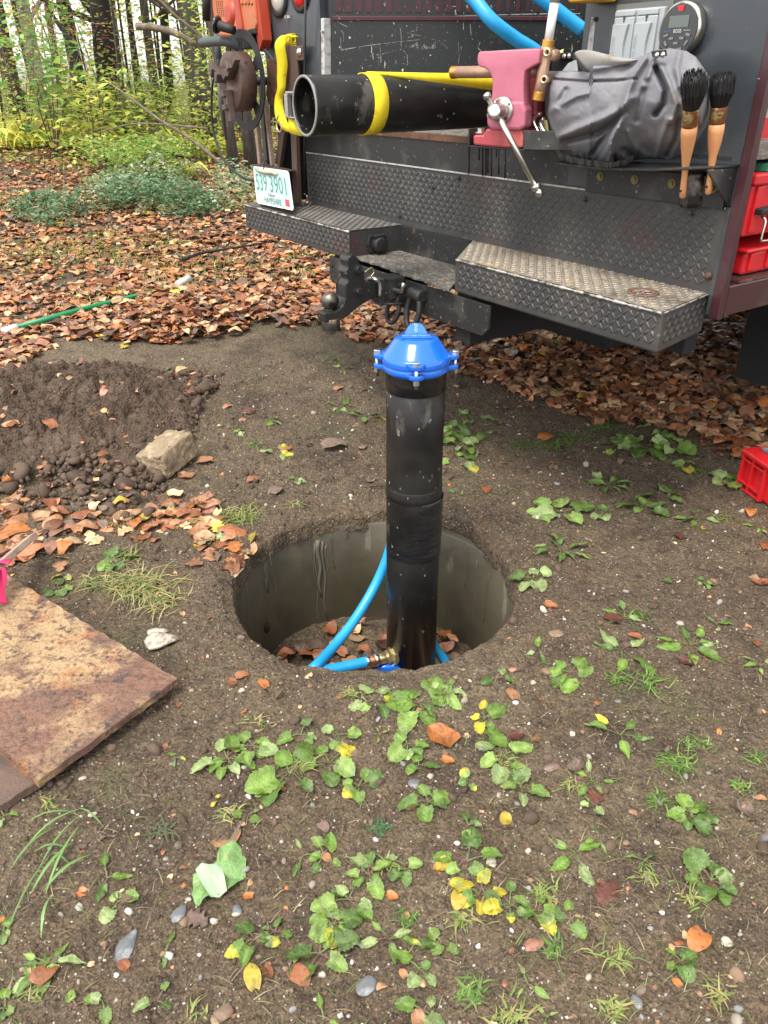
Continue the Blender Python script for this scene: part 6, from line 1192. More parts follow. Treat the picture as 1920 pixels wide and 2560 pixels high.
lab = ranklabels(WE, 'weed'); KN = {'t': 'tooth', 'r': 'round', 'l': 'long'}; LOOK = {'t': 'toothed green weed', 'r': 'round leaved green weed', 'l': 'long leaved green weed'}
for i, (x, y, s_, kd, nl, ye, wi) in enumerate(WE):
    g = G(x*D, y*D)
    if inhole(g[0], g[1], .02): continue
    dep = float((g-CO)@np.array([0, cP, -sP])); size = s_*D*dep/FPX*.86
    V_, F_, C_ = weed_mesh(size, KN[kd], nl, 100+i, ye, wi)
    V_[:, 2] += ground(V_[:, 0]+g[0], V_[:, 1]+g[1])-g[2]
    o = fast('weed', V_+g, F_, M['weed'], C_, loc=g); pre = ('wilted ' if wi > .25 else 'yellowing ' if ye > .28 else 'small ' if s_ < 50 else '')+LOOK[kd]
    tag(o, lab[i] % pre, 'weed', 'weeds on the bare soil')
_seen = {}
for o in [q for q in sc.objects if q.name.startswith('weed')]:
    if o.get('label') in _seen: o['label'] = o['label'].replace('green weed', 'weed').replace(', ninth', ' further right, ninth') if o.location.x > _seen[o['label']].location.x else o['label'].replace('green weed', 'weed').replace(', ninth', ' further left, ninth')
    _seen[o['label']] = o
# the big torn burdock leaf
g = G(480*D, 1900*D); dep = float((g-CO)@np.array([0, cP, -sP])); k_ = D*dep/FPX
ol = [(500, 1822), (520, 1832), (533, 1860), (530, 1895), (508, 1925), (470, 1945), (440, 1960), (425, 1968), (414, 1935), (418, 1895), (432, 1880), (450, 1884), (470, 1870), (478, 1845)]
nr = 9; vs = []; cen = np.array([475., 1900.])
for j_ in range(nr):
    t = j_/(nr-1)
    for q in range(56):
        f_ = q/56*len(ol); a, b = np.array(ol[int(f_) % len(ol)], float), np.array(ol[(int(f_)+1) % len(ol)], float); p = a+(b-a)*(f_ % 1); p = cen+(p-cen)*t; gg = G(*(p*D)) if (q % 4 == 0 or True) else None
        vs.append(gg+Zv*(.012+.010*math.sin(t*3+q*.22)*t+.006*t*t*math.sin(q*.9)))
m = MB(); m.add(vs, [(j_*56+q, j_*56+(q+1) % 56, (j_+1)*56+(q+1) % 56, (j_+1)*56+q) for j_ in range(nr-1) for q in range(56)], True)
M['burdock'] = mk('burdock_leaf', (.15, .28, .09), .6, layers=[('crack', 70, 0, .05, .0, (.26, .38, .16), None), ('noise', 20, 5, .58, .7, (.30, .34, .12), None)], bump=[('crack', 70, .5, .004)])
bd = build('burdock_leaf', m, M['burdock'], loc=g); tag(bd, 'largest torn broad green leaf lying flat in the lower left of the soil', 'leaf')
m = MB(); fl = [[(425, 1895), (432, 1915), (445, 1940), (458, 1955)], [(440, 1888), (452, 1905), (465, 1930), (475, 1948)], [(455, 1888), (468, 1900), (484, 1918), (492, 1935)], [(470, 1875), (480, 1885), (485, 1900), (488, 1912)]]
vs = [G(x*D, y*D)+Zv*(.024+.012*math.sin(i_*1.3+j_)) for i_, r_ in enumerate(fl) for j_, (x, y) in enumerate(r_)]
m.add(vs, [(i_*4+j_, i_*4+j_+1, (i_+1)*4+j_+1, (i_+1)*4+j_) for i_ in range(3) for j_ in range(3)], True); build('folded_underside', m, mk('leaf_underside', (.34, .44, .30), .8, bump=[('crack', 70, .6, .004)]), bd, sub=0)
m = MB(); m.tube([G(495*D, 1830*D)+Zv*.014, G(520*D, 1790*D)+Zv*.012, G(536*D, 1765*D)+Zv*.006], .0022, 6); build('leaf_stalk', m, M['twig'], bd)
# grass tufts
def tuft(x, y, s_, n_, cols, lean=(0, 0), seed=0, up=.6):
    g = G(x*D, y*D); dep = float((g-CO)@np.array([0, cP, -sP])); R_ = s_*D*dep/FPX*.5; r = np.random.default_rng(seed); Vs = []; Fs = []; Cs = []
    for k in range(n_):
        az = r.uniform(0, 2*PI); d_ = np.array([math.cos(az)+lean[0], math.sin(az)+lean[1], 0]); d_ /= np.linalg.norm(d_); Lb = R_*r.uniform(.3, 1.15); uu = r.uniform(.1, 1.1); p0 = np.array([r.normal()*R_*.42, r.normal()*R_*.30, 0]); cv = r.normal()*.35*Lb; sd_ = np.array([-d_[1], d_[0], 0])*r.uniform(.0010, .0022)
        pts = [p0+d_*Lb*t+np.array([-d_[1], d_[0], 0])*cv*t*t+Zv*(up*uu*Lb*(1.6*t-1.5*t*t)+.002) for t in (0, .35, .7, 1)]; o_ = len(Vs)
        for q, p in enumerate(pts): w_ = (1, 1, .7, .1)[q]; Vs += [p-sd_*w_, p+sd_*w_]
        Fs += [(o_+2*q, o_+2*q+1, o_+2*q+3, o_+2*q+2) for q in range(3)]; c_ = np.array(cols[r.integers(0, len(cols))])*r.uniform(.75, 1.25); Cs += [c_]*8
    V_ = np.array(Vs)+g; V_[:, 2] = np.maximum(V_[:, 2], ground(V_[:, 0], V_[:, 1])+.002)
    inh = inhole(V_[:, 0], V_[:, 1]); V_[inh, 2] = np.maximum(V_[inh, 2], g[2]-.02)
    return fast('grass_tuft', V_, np.array(Fs), M['grass'], np.array(Cs), loc=g)
GG = [(.13, .24, .05), (.20, .30, .07), (.09, .17, .04)]; GD = [(.36, .31, .13), (.42, .37, .17), (.25, .27, .09), (.14, .22, .05)]; GM = [(.2, .28, .07), (.32, .30, .11)]
TU = [(520, 1115, 105, 120, GM), (300, 1265, 150, 190, GD), (215, 1260, 90, 60, GD), (350, 1300, 110, 90, GD), (265, 1205, 80, 50, GD), (350, 1795, 60, 40, [(.10, .12, .06), (.15, .15, .08)]), (1400, 1475, 95, 45, GG), (1460, 1652, 80, 70, GG), (1500, 1610, 70, 35, GG), (822, 1792, 45, 40, [(.07, .15, .06)]), (1190, 962, 85, 60, GG), (1245, 948, 80, 60, GG), (1130, 965, 60, 45, GG), (1300, 925, 90, 60, GG), (650, 1650, 70, 30, GD), (500, 1755, 60, 30, GD), (840, 1870, 60, 25, GM),
      (880, 1985, 55, 35, GG), (1000, 1990, 60, 35, GM), (1175, 1925, 75, 40, GM), (1200, 2050, 70, 35, GG), (1330, 2070, 80, 35, GM), (1420, 1730, 60, 35, GG), (1500, 1940, 70, 30, GM), (1600, 1700, 50, 30, GG), (1640, 1640, 60, 30, GG), (1550, 2150, 80, 30, GM), (1100, 2200, 90, 40, GM), (1020, 2150, 80, 50, GG), (1320, 2180, 70, 30, GM), (1400, 1900, 60, 30, GM), (1230, 1700, 60, 25, GM), (1330, 1470, 60, 30, GG), (1100, 1650, 60, 30, GM), (1375, 1330, 70, 20, GG), (1500, 1020, 60, 40, GG), (545, 960, 45, 25, GG), (735, 890, 40, 25, GG), (640, 1090, 50, 25, GD), (430, 1130, 60, 40, GM), (760, 1500, 50, 30, GD), (560, 1560, 60, 20, GD), (720, 775, 40, 30, GG), (640, 640, 40, 30, GG), (1060, 780, 50, 30, GG), (420, 2190, 60, 15, GM), (100, 1740, 50, 20, GM), (60, 2150, 60, 20, GM), (1560, 1120, 50, 25, GM), (250, 1130, 70, 30, GD)]
lab = ranklabels(TU, 'tuft')
for i, (x, y, s_, n_, cl_) in enumerate(TU):
    g = G(x*D, y*D)
    if inhole(g[0], g[1], .0): continue
    tag(tuft(x, y, s_, n_, cl_, seed=i+5), lab[i] % ('dry yellowed grass tuft' if cl_ is GD else 'dark withered grass clump' if i == 5 else 'thin green grass tuft'), 'grass tuft', 'grass tufts on the soil')
# long blades lying at the left
Vs = []; Fs = []; Cs = []
for (x0, y0, x1, y1, w_) in ((60, 1830, 170, 1752, 4), (25, 1880, 120, 1790, 4), (170, 1750, 225, 1790, 3), (65, 1940, 160, 1820, 5), (20, 2010, 110, 1850, 3), (95, 1930, 195, 1850, 5), (100, 1935, 170, 1790, 4), (60, 1780, 165, 1758, 3), (75, 1845, 150, 1835, 4), (90, 2030, 110, 1940, 4), (85, 1880, 180, 1760, 3), (110, 1850, 150, 1870, 3)):
    P_ = [G(x0*D+(x1-x0)*D*t, y0*D+(y1-y0)*D*t)+Zv*(.006+.018*math.sin(PI*t)) for t in np.linspace(0, 1, 6)]; sd_ = nrm(np.cross(P_[-1]-P_[0], Zv))*w_*.0007; o_ = len(Vs)
    for q, p in enumerate(P_): k2 = (1-(2*q/5-1)**2)*.8+.2; Vs += [p-sd_*k2, p+sd_*k2]; 
    Fs += [(o_+2*q, o_+2*q+1, o_+2*q+3, o_+2*q+2) for q in range(5)]; Cs += [np.array([.16, .30, .09])*random.uniform(.8, 1.3)]*12
g = G(110*D, 1860*D); tag(fast('long_grass', np.array(Vs), np.array(Fs), M['grass'], np.array(Cs), loc=g), 'long bright green grass blades lying flat at the lower left below the steel plates', 'grass')
# fine grass and moss growing thinly over the soil
n = 9000; yy = .6+3.2*rng.uniform(0, 1, n)**1.1; xx = rng.uniform(-1, 1, n)*(.5+.6*yy); dn = vnoise(xx, yy, 2.1, 71)+.6*vnoise(xx, yy, 5, 72)+.18*(xx > .2)*(yy < 1.6)
k = (dn > .12) & ~inhole(xx, yy, .03); xx, yy = xx[k], yy[k]; n = len(xx)
bv = np.array([[0, -.5, 0], [0, .5, 0], [.5, .4, .28], [.5, -.4, .28], [1, .05, .35], [1, -.05, .35]]); bv[:, 1] *= .055; bf = np.array([[0, 1, 2, 3], [3, 2, 4, 5]])
th = rng.uniform(0, 2*PI, n); R = np.zeros((n, 3, 3)); R[:, 0, 0] = R[:, 1, 1] = np.cos(th); R[:, 0, 1] = -np.sin(th); R[:, 1, 0] = np.sin(th); R[:, 2, 2] = 1
pal = np.array([[.14, .20, .05], [.28, .26, .11], [.36, .30, .17], [.10, .15, .04], [.30, .22, .15]]); V, F, Cc = scatter(bv, bf, np.c_[xx, yy, ground(xx, yy)-.001], R, rng.uniform(.010, .040, n), pal[rng.integers(0, 5, n)]*rng.uniform(.7, 1.2, (n, 1)))
tag(fast('sparse_grass', V, F, M['grass'], Cc), 'fine sparse grass and rootlets over the soil', 'grass', kind='stuff')
# single fallen leaves on the bare soil
SL = [(952, 1592, 95, 6, 'large wet orange leaf'), (968, 1645, 38, 6, 'small orange leaf'), (1285, 1722, 62, 4, 'dark purple leaf'), (1313, 1930, 88, 4, 'purple maple leaf'), (1505, 2038, 80, 6, 'curled tan leaf'), (1610, 1752, 55, 5, 'grey purple leaf'), (427, 1990, 70, 5, 'torn purple leaf'), (1155, 2042, 60, 8, 'reddish brown leaf'), (955, 1872, 50, 9, 'yellow leaf'), (545, 2110, 80, 9, 'yellow torn leaf'), (990, 1950, 60, 9, 'yellow spotted leaf'), (1052, 1955, 50, 9, 'yellow narrow leaf'), (1092, 1770, 45, 9, 'yellow green leaf'),
      (732, 840, 38, 0, 'pale orange leaf'), (1182, 948, 52, 6, 'orange leaf'), (598, 1062, 48, 5, 'crumpled grey leaf'), (440, 1000, 52, 0, 'brown pink leaf'), (545, 1040, 38, 1, 'rust leaf'), (725, 966, 75, 5, 'dark folded leaf'), (540, 890, 50, 4, 'dark thin leaf'), (500, 1475, 38, 3, 'red curled leaf'), (568, 1478, 45, 6, 'orange wrinkled leaf'), (525, 1462, 40, 1, 'brown dry leaf'), (650, 2115, 70, 1, 'rolled brown leaf'), (535, 1938, 32, 6, 'small orange leaf chip'), (1190, 1660, 48, 5, 'grey brown dry leaf'), (1240, 1660, 48, 5, 'pale purple dry leaf'), (1115, 1590, 50, 4, 'dark red leaf'), (1105, 1500, 50, 0, 'pink tan leaf'),
      (885, 1745, 34, 0, 'pale brown leaf chip'), (705, 1855, 42, 0, 'tan sliver of leaf'), (1320, 1340, 50, 4, 'dark red crumpled leaf'), (1370, 1375, 40, 1, 'rust coloured leaf'), (1480, 1430, 48, 4, 'maroon leaf'), (1190, 1310, 40, 1, 'red brown leaf'), (1465, 1160, 34, 4, 'dark small leaf'), (1620, 1110, 40, 6, 'orange leaf bit'), (1640, 1260, 45, 3, 'wine red leaf'), (1650, 1180, 40, 3, 'dark orange leaf'), (1050, 1060, 40, 3, 'brown leaf'), (800, 1040, 34, 5, 'greyish leaf'), (260, 870, 42, 6, 'orange leaf on earth'), (135, 935, 45, 7, 'pale curled leaf'), (300, 985, 40, 1, 'rust leaf on heap'), (215, 935, 38, 5, 'grey leaf on heap'), (110, 1055, 40, 7, 'pale yellow leaf'), (85, 1075, 55, 0, 'pink leaf'), (490, 880, 34, 0, 'small pink leaf'), (400, 1030, 48, 0, 'pale brown leaf'), (620, 970, 34, 1, 'rust leaf chip'), (1180, 1715, 36, 4, 'maroon leaf chip'), (870, 2105, 30, 0, 'tan leaf chip'), (905, 2205, 60, 0, 'pale brown broad leaf'), (1460, 2125, 30, 6, 'orange bit'), (700, 1790, 40, 5, 'slate coloured dead leaf'), (1012, 1810, 36, 0, 'tan oval leaf')]
lab = ranklabels(SL, 'loose leaf')
for i, (x, y, s_, c_, lk_) in enumerate(SL):
    g = G(x*D, y*D); dep = float((g-CO)@np.array([0, cP, -sP])); size = s_*D*dep/FPX; r = np.random.default_rng(900+i); kk = 4 if 'maple' in lk_ or i in (2, 6) else int(r.integers(0, 4))
    tv, tf = LEAFT[kk]; th = 2.4 if i == 0 else r.uniform(0, 2*PI); c, sn = math.cos(th), math.sin(th); size *= .74; V_ = (tv-np.array([.5, 0, 0]))*size*np.array([1, 1, .8]); V_ = V_@np.array([[c, sn, 0], [-sn, c, 0], [0, 0, 1]])
    V_[:, 2] += -V_[:, 2].min()*.6+.003; C_ = np.repeat((LCOL[c_]*r.uniform(.85, 1.15))[None], len(V_), 0)
    tag(fast('fallen_leaf', V_+g, tf, M['litter'], C_, loc=g), lab[i] % lk_, 'fallen leaf', 'single leaves on the bare soil')
# blades and sprigs of grass growing through the litter
n = 14000; yy = 5.0+6*rng.uniform(0, 1, n); xx = rng.uniform(-1, .25, n)*(.9+.56*yy); k = (vnoise(xx, yy, 1.2, 74)+.5*vnoise(xx, yy, 3.3, 75)) > .08; xx, yy = xx[k], yy[k]; n = len(xx)
th = rng.uniform(0, 2*PI, n); R = np.zeros((n, 3, 3)); R[:, 0, 0] = R[:, 1, 1] = np.cos(th); R[:, 0, 1] = -np.sin(th); R[:, 1, 0] = np.sin(th); R[:, 2, 2] = 1
V, F, Cc = scatter(bv*np.array([1, 1.8, 2.2]), bf, np.c_[xx, yy, ground(xx, yy)+.015], R, rng.uniform(.03, .075, n), np.array([[.22, .32, .07], [.34, .38, .10], [.15, .24, .05]])[rng.integers(0, 3, n)]*rng.uniform(.7, 1.2, (n, 1)))
tag(fast('yard_grass', V, F, M['grass'], Cc), 'short grass and sprigs growing up through the leaf litter', 'grass', kind='stuff')
# stick lying in the leaves
m = MB(); m.tube([G(x, y)+Zv*.05 for x, y in ((455, 668), (500, 650), (560, 640), (620, 630), (680, 620))], [.013, .012, .009, .008, .005], 8); tag(build('stick', m, M['bark_dark'], loc=G(560, 640)), 'dark crooked stick lying in the leaves left of the truck step', 'stick')
m = MB(); m.tube([G(x, y)+Zv*.012 for x, y in ((925, 1224), (950, 1222), (980, 1226))], .0022, 6); tag(build('twig', m, M['bark_dark'], loc=G(950, 1222)), 'thin dark twig on the soil just left of the well pipe', 'twig')

# ================================================================ ground cover and woods beyond the yard
lv6 = np.array([[0, 0, 0], [.35, .22, .05], [.35, -.22, .05], [.72, .17, .03], [.72, -.17, .03], [1, 0, -.05]]); lf6 = np.array([[0, 2, 4, 1], [1, 2, 4, 3], [3, 4, 5, 5]]); lf6 = np.array([[0, 2, 1, 1], [1, 2, 4, 3], [3, 4, 5, 5]])
lv4 = np.array([[0, 0, 0], [.5, .27, .06], [1, 0, -.04], [.5, -.27, .06]]); lf4 = np.array([[0, 3, 2, 1]])
def cloud(name, P, size, pal, mat='foliage', parent=None, loc=(0, 0, 0), big=False, prb=None, flat=False):
    n = len(P); R = rot_np(n, .9 if flat else PI)
    if flat:
        th = rng.uniform(0, 2*PI, n); Q = np.zeros((n, 3, 3)); Q[:, 0, 0] = Q[:, 1, 1] = np.cos(th); Q[:, 0, 1] = -np.sin(th); Q[:, 1, 0] = np.sin(th); Q[:, 2, 2] = 1; R = R@Q
    pal = np.array(pal); V, F, Cc = scatter(lv4, lf4, P, R, size*np.exp(rng.normal(0, .25, n)), pal[rng.choice(len(pal), n, p=prb)]*rng.uniform(.65, 1.35, (n, 1)))
    return fast(name, V, F, M[mat], Cc, parent=parent, loc=loc, smooth=False)
YG = [(.66, .70, .16), (.56, .64, .14), (.40, .54, .12), (.74, .70, .20), (.26, .40, .09)]; GR = [(.20, .35, .08), (.28, .44, .11), (.40, .52, .15)]; PK_ = [(.50, .20, .16), (.45, .28, .12), (.35, .36, .10)]
# low green ground cover patch (periwinkle like) and pale asters
def patch(cx, cy, rx, ry, n, h0, size, pal, name, label, cat, amp=1.):
    a = rng.uniform(0, 2*PI, n); r = np.sqrt(rng.uniform(0, 1, n)); x = cx+rx*r*np.cos(a); y = cy+ry*r*np.sin(a); cl = vnoise(x, y, 2.0, int(cx*7) % 50+80)+.5*vnoise(x, y, 5, 81); k = cl > -.12
    x, y, cl, r = x[k], y[k], cl[k], r[k]; z = ground(x, y)+rng.uniform(0, 1, len(x))*h0*(.3+1.3*np.clip(cl+.3, 0, 1))*(1-r*.6)
    return tag(cloud(name, np.c_[x, y, z], size, pal, flat=True), label, cat, kind='stuff')
gA = G(330, 500); gB = G(480, 470); gC = G(200, 500)
patch(gA[0]-.05, gA[1]-.35, 1.0, .85, 6000, .42, .050, [(.10, .21, .10), (.15, .28, .14), (.26, .38, .22), (.08, .16, .07)], 'ground_cover', 'low dark green leafy ground cover patch in front of the woods', 'ground cover')
gD = G(540, 470); patch(gD[0], gD[1]-.2, 1.3, 1.2, 6500, .48, .046, [(.18, .30, .13), (.30, .42, .22), (.55, .60, .48), (.15, .26, .10)], 'ground_cover', 'pale green bushy ground cover behind the licence plate', 'ground cover')
gF = G(100, 640); n = 900; x = gF[0]+rng.normal(0, .7, n); y = gF[1]+rng.normal(0, .35, n); tag(cloud('moss_patch', np.c_[x, y, ground(x, y)+.045], .03, [(.30, .33, .05), (.22, .26, .05)], flat=True), 'yellow green moss patch showing between the leaves at left', 'moss', kind='stuff')
# clumps of arching yellow green blades (ferns, day lilies)
def clump(cx, cy, R_, n, pal, label, name='fern_clump', cat='fern', w_=.018):
    g = np.array([cx, cy, gz(cx, cy)]); r = np.random.default_rng(int(abs(cx*100))); Vs = []; Fs = []; Cs = []
    for k in range(n):
        az = r.uniform(0, 2*PI); d_ = np.array([math.cos(az), math.sin(az), 0]); Lb = R_*r.uniform(.4, 1.1); p0 = np.array([r.normal()*R_*.35, r.normal()*R_*.25, 0]); sd_ = np.array([-d_[1], d_[0], .3])*w_*r.uniform(.6, 1.3); up = r.uniform(.25, .9); o_ = len(Vs)
        for q, t in enumerate((0, .3, .6, .85, 1)): p = p0+d_*Lb*t+Zv*(up*Lb*(1.9*t-1.8*t*t)+.01); w2 = (.4, 1, 1, .6, .05)[q]; Vs += [p-sd_*w2, p+sd_*w2]
        Fs += [(o_+2*q, o_+2*q+1, o_+2*q+3, o_+2*q+2) for q in range(4)]; Cs += [np.array(pal[r.integers(0, len(pal))])*r.uniform(.7, 1.25)]*10
    V_ = np.array(Vs)+g; V_[:, 2] = np.maximum(V_[:, 2], ground(V_[:, 0], V_[:, 1], False)+.02)
    return tag(fast(name, V_, np.array(Fs), M['foliage'], np.array(Cs), loc=g), label, cat, 'fern clumps at the wood edge')
YE = [(.72, .70, .12), (.58, .62, .12), (.42, .52, .11), (.78, .66, .16)]
for (x, y, R_, n, lb) in ((430, 388, .75, 130, 'bright yellow green fern clump in the middle of the wood edge'), (530, 385, .6, 90, 'yellow fern clump just left of the hanging chuck'), (345, 400, .45, 60, 'small yellow fern clump left of the brightest one'), (110, 350, .8, 120, 'yellow green fern clump at the far left edge of the woods'), (40, 370, .7, 100, 'fern clump cut by the left edge of the picture'), (190, 365, .6, 80, 'yellow fern clump second from the left group'), (430, 440, .4, 40, 'low straw coloured fern between litter and ground cover'), (10, 335, .7, 80, 'green fern clump behind the leftmost one')):
    g = G(x, y); clump(g[0], g[1], R_, n, YE, lb)
# trees: trunk, limbs and crown
def tree(x, yb, D_, rad, mat, label, lean=0., h=9., crown=1500, pal=YG, cat='tree', limbs=7, name='tree'):
    """x, yb: where the trunk meets the view at that distance D_"""
    r = np.random.default_rng(int(x*3+D_*10)+5000); v = ray(x, 250); k = D_/v[1]; bx = v[0]*k; g = np.array([bx, D_, gz(bx, D_)]); t = thing(name, g, label, cat, 'trees of the wood behind the yard')
    pts = []; n_ = 12
    for i_ in range(n_): s_ = i_/(n_-1); pts.append(g+np.array([lean*h*s_+.06*math.sin(s_*7+x), .05*math.sin(s_*5+x*2), h*s_-.1]))
    m = MB(); m.tube(pts, [rad*(1.35 if i_ == 0 else 1.08-.85*i_/(n_-1)) for i_ in range(n_)], 12); tr = build('trunk', m, M[mat], t); ends = []
    for q in range(limbs):
        s_ = r.uniform(.18, .95); p = pts[int(s_*(n_-1))]; az = r.uniform(0, 2*PI); ln_ = (1-s_*.5)*r.uniform(1.2, 2.6); e = p+np.array([math.cos(az)*ln_, math.sin(az)*ln_, r.uniform(.3, 1.4)]); mid = (p+e)/2+np.array([0, 0, r.uniform(-.1, .35)])
        m = MB(); m.tube(spline([p, mid, e], 5), [rad*.32*(1-s_*.6)*(1-j_/12)+.006 for j_ in range(11)], 6); build('limb', m, M[mat], t); ends += [mid, e, p+(e-p)*.7]
    ends = np.array(ends); n = crown; c = ends[r.integers(0, len(ends), n)]; P = c+r.normal(size=(n, 3))*np.array([.55, .55, .38])
    P = P[vnoise(P[:, 0]*2+P[:, 2], P[:, 1]*2-P[:, 2]*1.3, 1.1, 91) > -.14]; P = P[P[:, 2] > g[2]+.5]
    cloud('crown', P, .105, pal, parent=t, flat=True); return t
tree(41, 330, 15.0, .13, 'bark', 'grey barked tree at the far left of the woods', .01)
tree(118, 330, 15.5, .12, 'bark_pale', 'pale birch like tree left of the dark trunks', -.05)
tree(203, 300, 14.5, .11, 'bark_dark', 'slim dark tree between the pale trunk and the blackest trunk', .0)
tree(276, 300, 13.5, .165, 'bark_dark', 'tree with the blackest straight trunk in the middle of the woods', .0, crown=1000, pal=PK_+YG[:2])
tree(312, 300, 16.5, .06, 'bark', 'thin brown sapling right of the blackest trunk', .03, limbs=5)
tree(400, 300, 15.5, .08, 'bark', 'thin grey tree in the right part of the woods', -.02)
tree(432, 300, 17.0, .09, 'bark_dark', 'dark tree left of the thickest mossy trunk', .02)
tree(498, 328, 13.5, .17, 'bark', 'thickest mossy trunked tree left of the orange saw', -.015, crown=1200)
tree(566, 405, 9.9, .055, 'bark', 'near slim grey tree seen just under the hanging chuck', -.09, crown=800)
tree(612, 390, 10.6, .07, 'bark', 'near grey tree seen through the spokes of the reel wheel', .0, crown=800)
tree(355, 300, 20., .07, 'bark_dark', 'distant thin dark tree behind the middle of the woods', .01)
tree(90, 300, 21., .08, 'bark_dark', 'distant dark tree behind the pale birch like tree', -.01)
tree(160, 300, 19., .07, 'bark', 'distant thin tree between the pale and the slim dark trees', .02)
tree(-60, 300, 16., .14, 'bark', 'tree just past the left edge of the view', .0)
# leaning dead branches in the undergrowth
def limb(pts, r0, r1, label, mat='twig', name='bare_branch'):
    P = spline([pt for pt in pts], 6); m = MB(); m.tube(P, [r0+(r1-r0)*i_/(len(P)-1) for i_ in range(len(P))], 7); g = P[0]; return tag(build(name, m, M[mat], loc=g), label, 'branch')
def at_y(x, y, D_): v = ray(x, y); k = D_/v[1]; return CO+v*k
limb([at_y(340, 66, 12), at_y(390, 70, 12), at_y(440, 84, 12), at_y(490, 110, 12)], .045, .04, 'thick pale broken branch sticking out left from the mossy trunk')
limb([at_y(560, 415, 9.5), at_y(480, 350, 9.6), at_y(400, 300, 9.6), at_y(320, 240, 9.8), at_y(270, 205, 10)], .022, .008, 'long thin grey branch slanting down toward the truck through the undergrowth')
limb([at_y(200, 195, 12), at_y(180, 110, 12), at_y(145, 60, 12), at_y(110, -5, 12)], .035, .02, 'dark forked bare sapling curving left of the blackest trunk', 'bark_dark', 'bare_sapling')
limb([at_y(245, 190, 12.5), at_y(235, 100, 12.5), at_y(250, 50, 12.5), at_y(235, -10, 12.5)], .022, .014, 'thin upright bare stem just left of the blackest trunk', 'bark_dark', 'bare_sapling')
limb([at_y(520, 322, 10), at_y(420, 312, 10), at_y(330, 310, 10), at_y(250, 330, 10)], .013, .006, 'thin horizontal twig arching over the bright fern clump')
limb([at_y(395, -5, 11), at_y(440, 40, 11), at_y(500, 90, 11), at_y(560, 170, 11)], .02, .01, 'thin bare branch slanting behind the reel and saw')
# shrubs with broad yellow green leaves
def shrub(x, y, D_, W_, H_, n, size, pal, label, stems=6, cat='shrub', name='shrub'):
    b = at_y(x, y, D_); g = np.array([b[0], D_, gz(b[0], D_)]); t = thing(name, g, label, cat, 'shrubs at the edge of the wood'); r = np.random.default_rng(int(x+D_*10)); ends = []
    for q in range(stems):
        a = r.uniform(0, 2*PI); e = g+np.array([math.cos(a)*W_*.45*r.uniform(.2, 1), math.sin(a)*W_*.3, H_*r.uniform(.6, 1)]); m = MB(); P_ = spline([g+np.array([0, 0, -.05]), (g+e)/2+r.normal(size=3)*.08*W_, e], 4); m.tube(P_, [.012*(1-.7*j_/8) for j_ in range(len(P_))], 5); build('stem', m, M['twig'], t); ends += P_[3:]
    ends = np.array(ends); c = ends[r.integers(0, len(ends), n)]; P = c+r.normal(size=(n, 3))*np.array([W_*.16, W_*.12, H_*.09]); P[:, 2] = np.maximum(P[:, 2], g[2]+.05); cloud('leaves', P, size, pal, parent=t, flat=True); return t
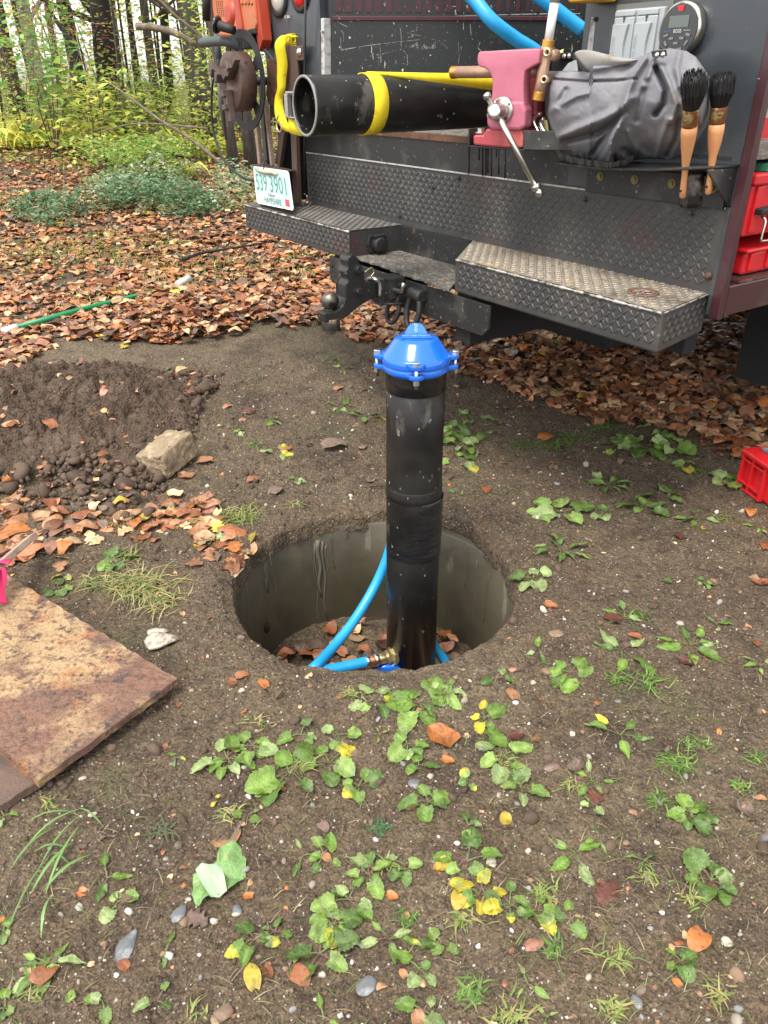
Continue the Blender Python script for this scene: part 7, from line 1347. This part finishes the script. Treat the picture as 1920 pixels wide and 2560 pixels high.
SH = [(95, 150, 11.5, 1.5, 1.75, 420, .13, [(.20, .38, .10), (.30, .44, .10), (.14, .30, .08)], 'broad leaved green shrub left of the slim dark tree'),
      (205, 240, 11.0, 1.5, 1.0, 420, .12, [(.50, .55, .12), (.40, .50, .10), (.60, .56, .16)], 'yellow green shrub in front of the slim dark tree'),
      (25, 150, 12.5, 1.8, 2.2, 1500, .06, [(.34, .38, .08), (.22, .30, .06), (.48, .42, .10)], 'fine leaved olive shrub at the left edge of the woods'),
      (300, 260, 12.0, 1.6, 1.0, 800, .075, [(.26, .34, .07), (.18, .28, .06)], 'low green shrub at the foot of the blackest trunk'),
      (385, 270, 12.5, 1.8, 1.3, 1000, .07, [(.38, .42, .09), (.22, .32, .07)], 'loose olive shrub right of the blackest trunk'),
      (470, 290, 11.0, 1.2, .9, 600, .06, [(.30, .38, .09), (.20, .30, .07), (.5, .45, .1)], 'small green shrub in front of the mossy trunk'),
      (250, 60, 13.0, 2.0, 2.4, 700, .07, PK_, 'pink tinged shrub high in front of the blackest trunk'),
      (130, 60, 13.2, 1.8, 2.2, 500, .07, PK_, 'pinkish shrub between the grey and pale trees'),
      (350, 330, 9.8, 1.3, .45, 900, .06, GR, 'dark green low shrub behind the bright fern clump'),
      (250, 335, 10.2, 1.2, .4, 600, .065, GR+YG[:2], 'green low shrub behind the ground cover'),
      (620, 300, 11.5, 1.8, 1.8, 1400, .075, YG, 'yellow green shrub seen between reel and ladder bars'),
      (560, 200, 14.0, 1.6, 2.2, 900, .08, YG, 'tall yellow green shrub behind the hanging chuck')]
for a in SH: shrub(*a)
# the wood beyond, one mass of leaves and thin stems
n = 62000; y = 13.5+17*rng.uniform(0, 1, n)**.8; x = rng.uniform(-1.05, .35, n)*y*.62; z = rng.uniform(0, 1, n)**1.15*(5.4)
k = (vnoise(x*.9+z*.5, y*.6-z*.9, 1.25, 95)+.5*vnoise(x*2+z, z*2.5+y, 1.5, 96)) > -.17+.045*(z-2.2); x, y, z = x[k], y[k], z[k]
P = np.c_[x, y, ground(x, y, False)+.05+z]; warm = np.array(YG+[(.32, .46, .10), (.46, .58, .13), (.72, .58, .20), (.20, .31, .07)])
tag(cloud('woods', P, .115, warm, flat=True), 'dense yellow green foliage of the wood behind the yard', 'woods', kind='stuff')
m = MB()
for q in range(45):
    D_ = random.uniform(12.5, 24); x_ = random.uniform(-60, 700); b = at_y(x_, 250, D_); g = np.array([b[0], D_, gz(b[0], D_)]); h_ = random.uniform(1.5, 6); ln_ = random.uniform(-.5, .5); m.tube([g, g+np.array([ln_*.4, 0, h_*.5]), g+np.array([ln_+random.uniform(-.3, .3), 0, h_])], [random.uniform(.012, .035), .015, .006], 5)
tag(build('thin_stems', m, M['bark'], loc=(-3, 17, .5)), 'many thin bare stems and saplings crowding the wood', 'saplings', kind='stuff')
n = 7000; y = 10.6+6*rng.uniform(0, 1, n); x = rng.uniform(-1.0, .1, n)*y*.62; k = vnoise(x, y, 1.1, 97) > -.05; x, y = x[k], y[k]
tag(cloud('undergrowth', np.c_[x, y, ground(x, y, False)+.03+rng.uniform(0, 1, len(x))**1.6*.65], .085, YG+GR+[(.35, .2, .08)], flat=True), 'tangled low green and yellow undergrowth along the foot of the wood', 'undergrowth', kind='stuff')
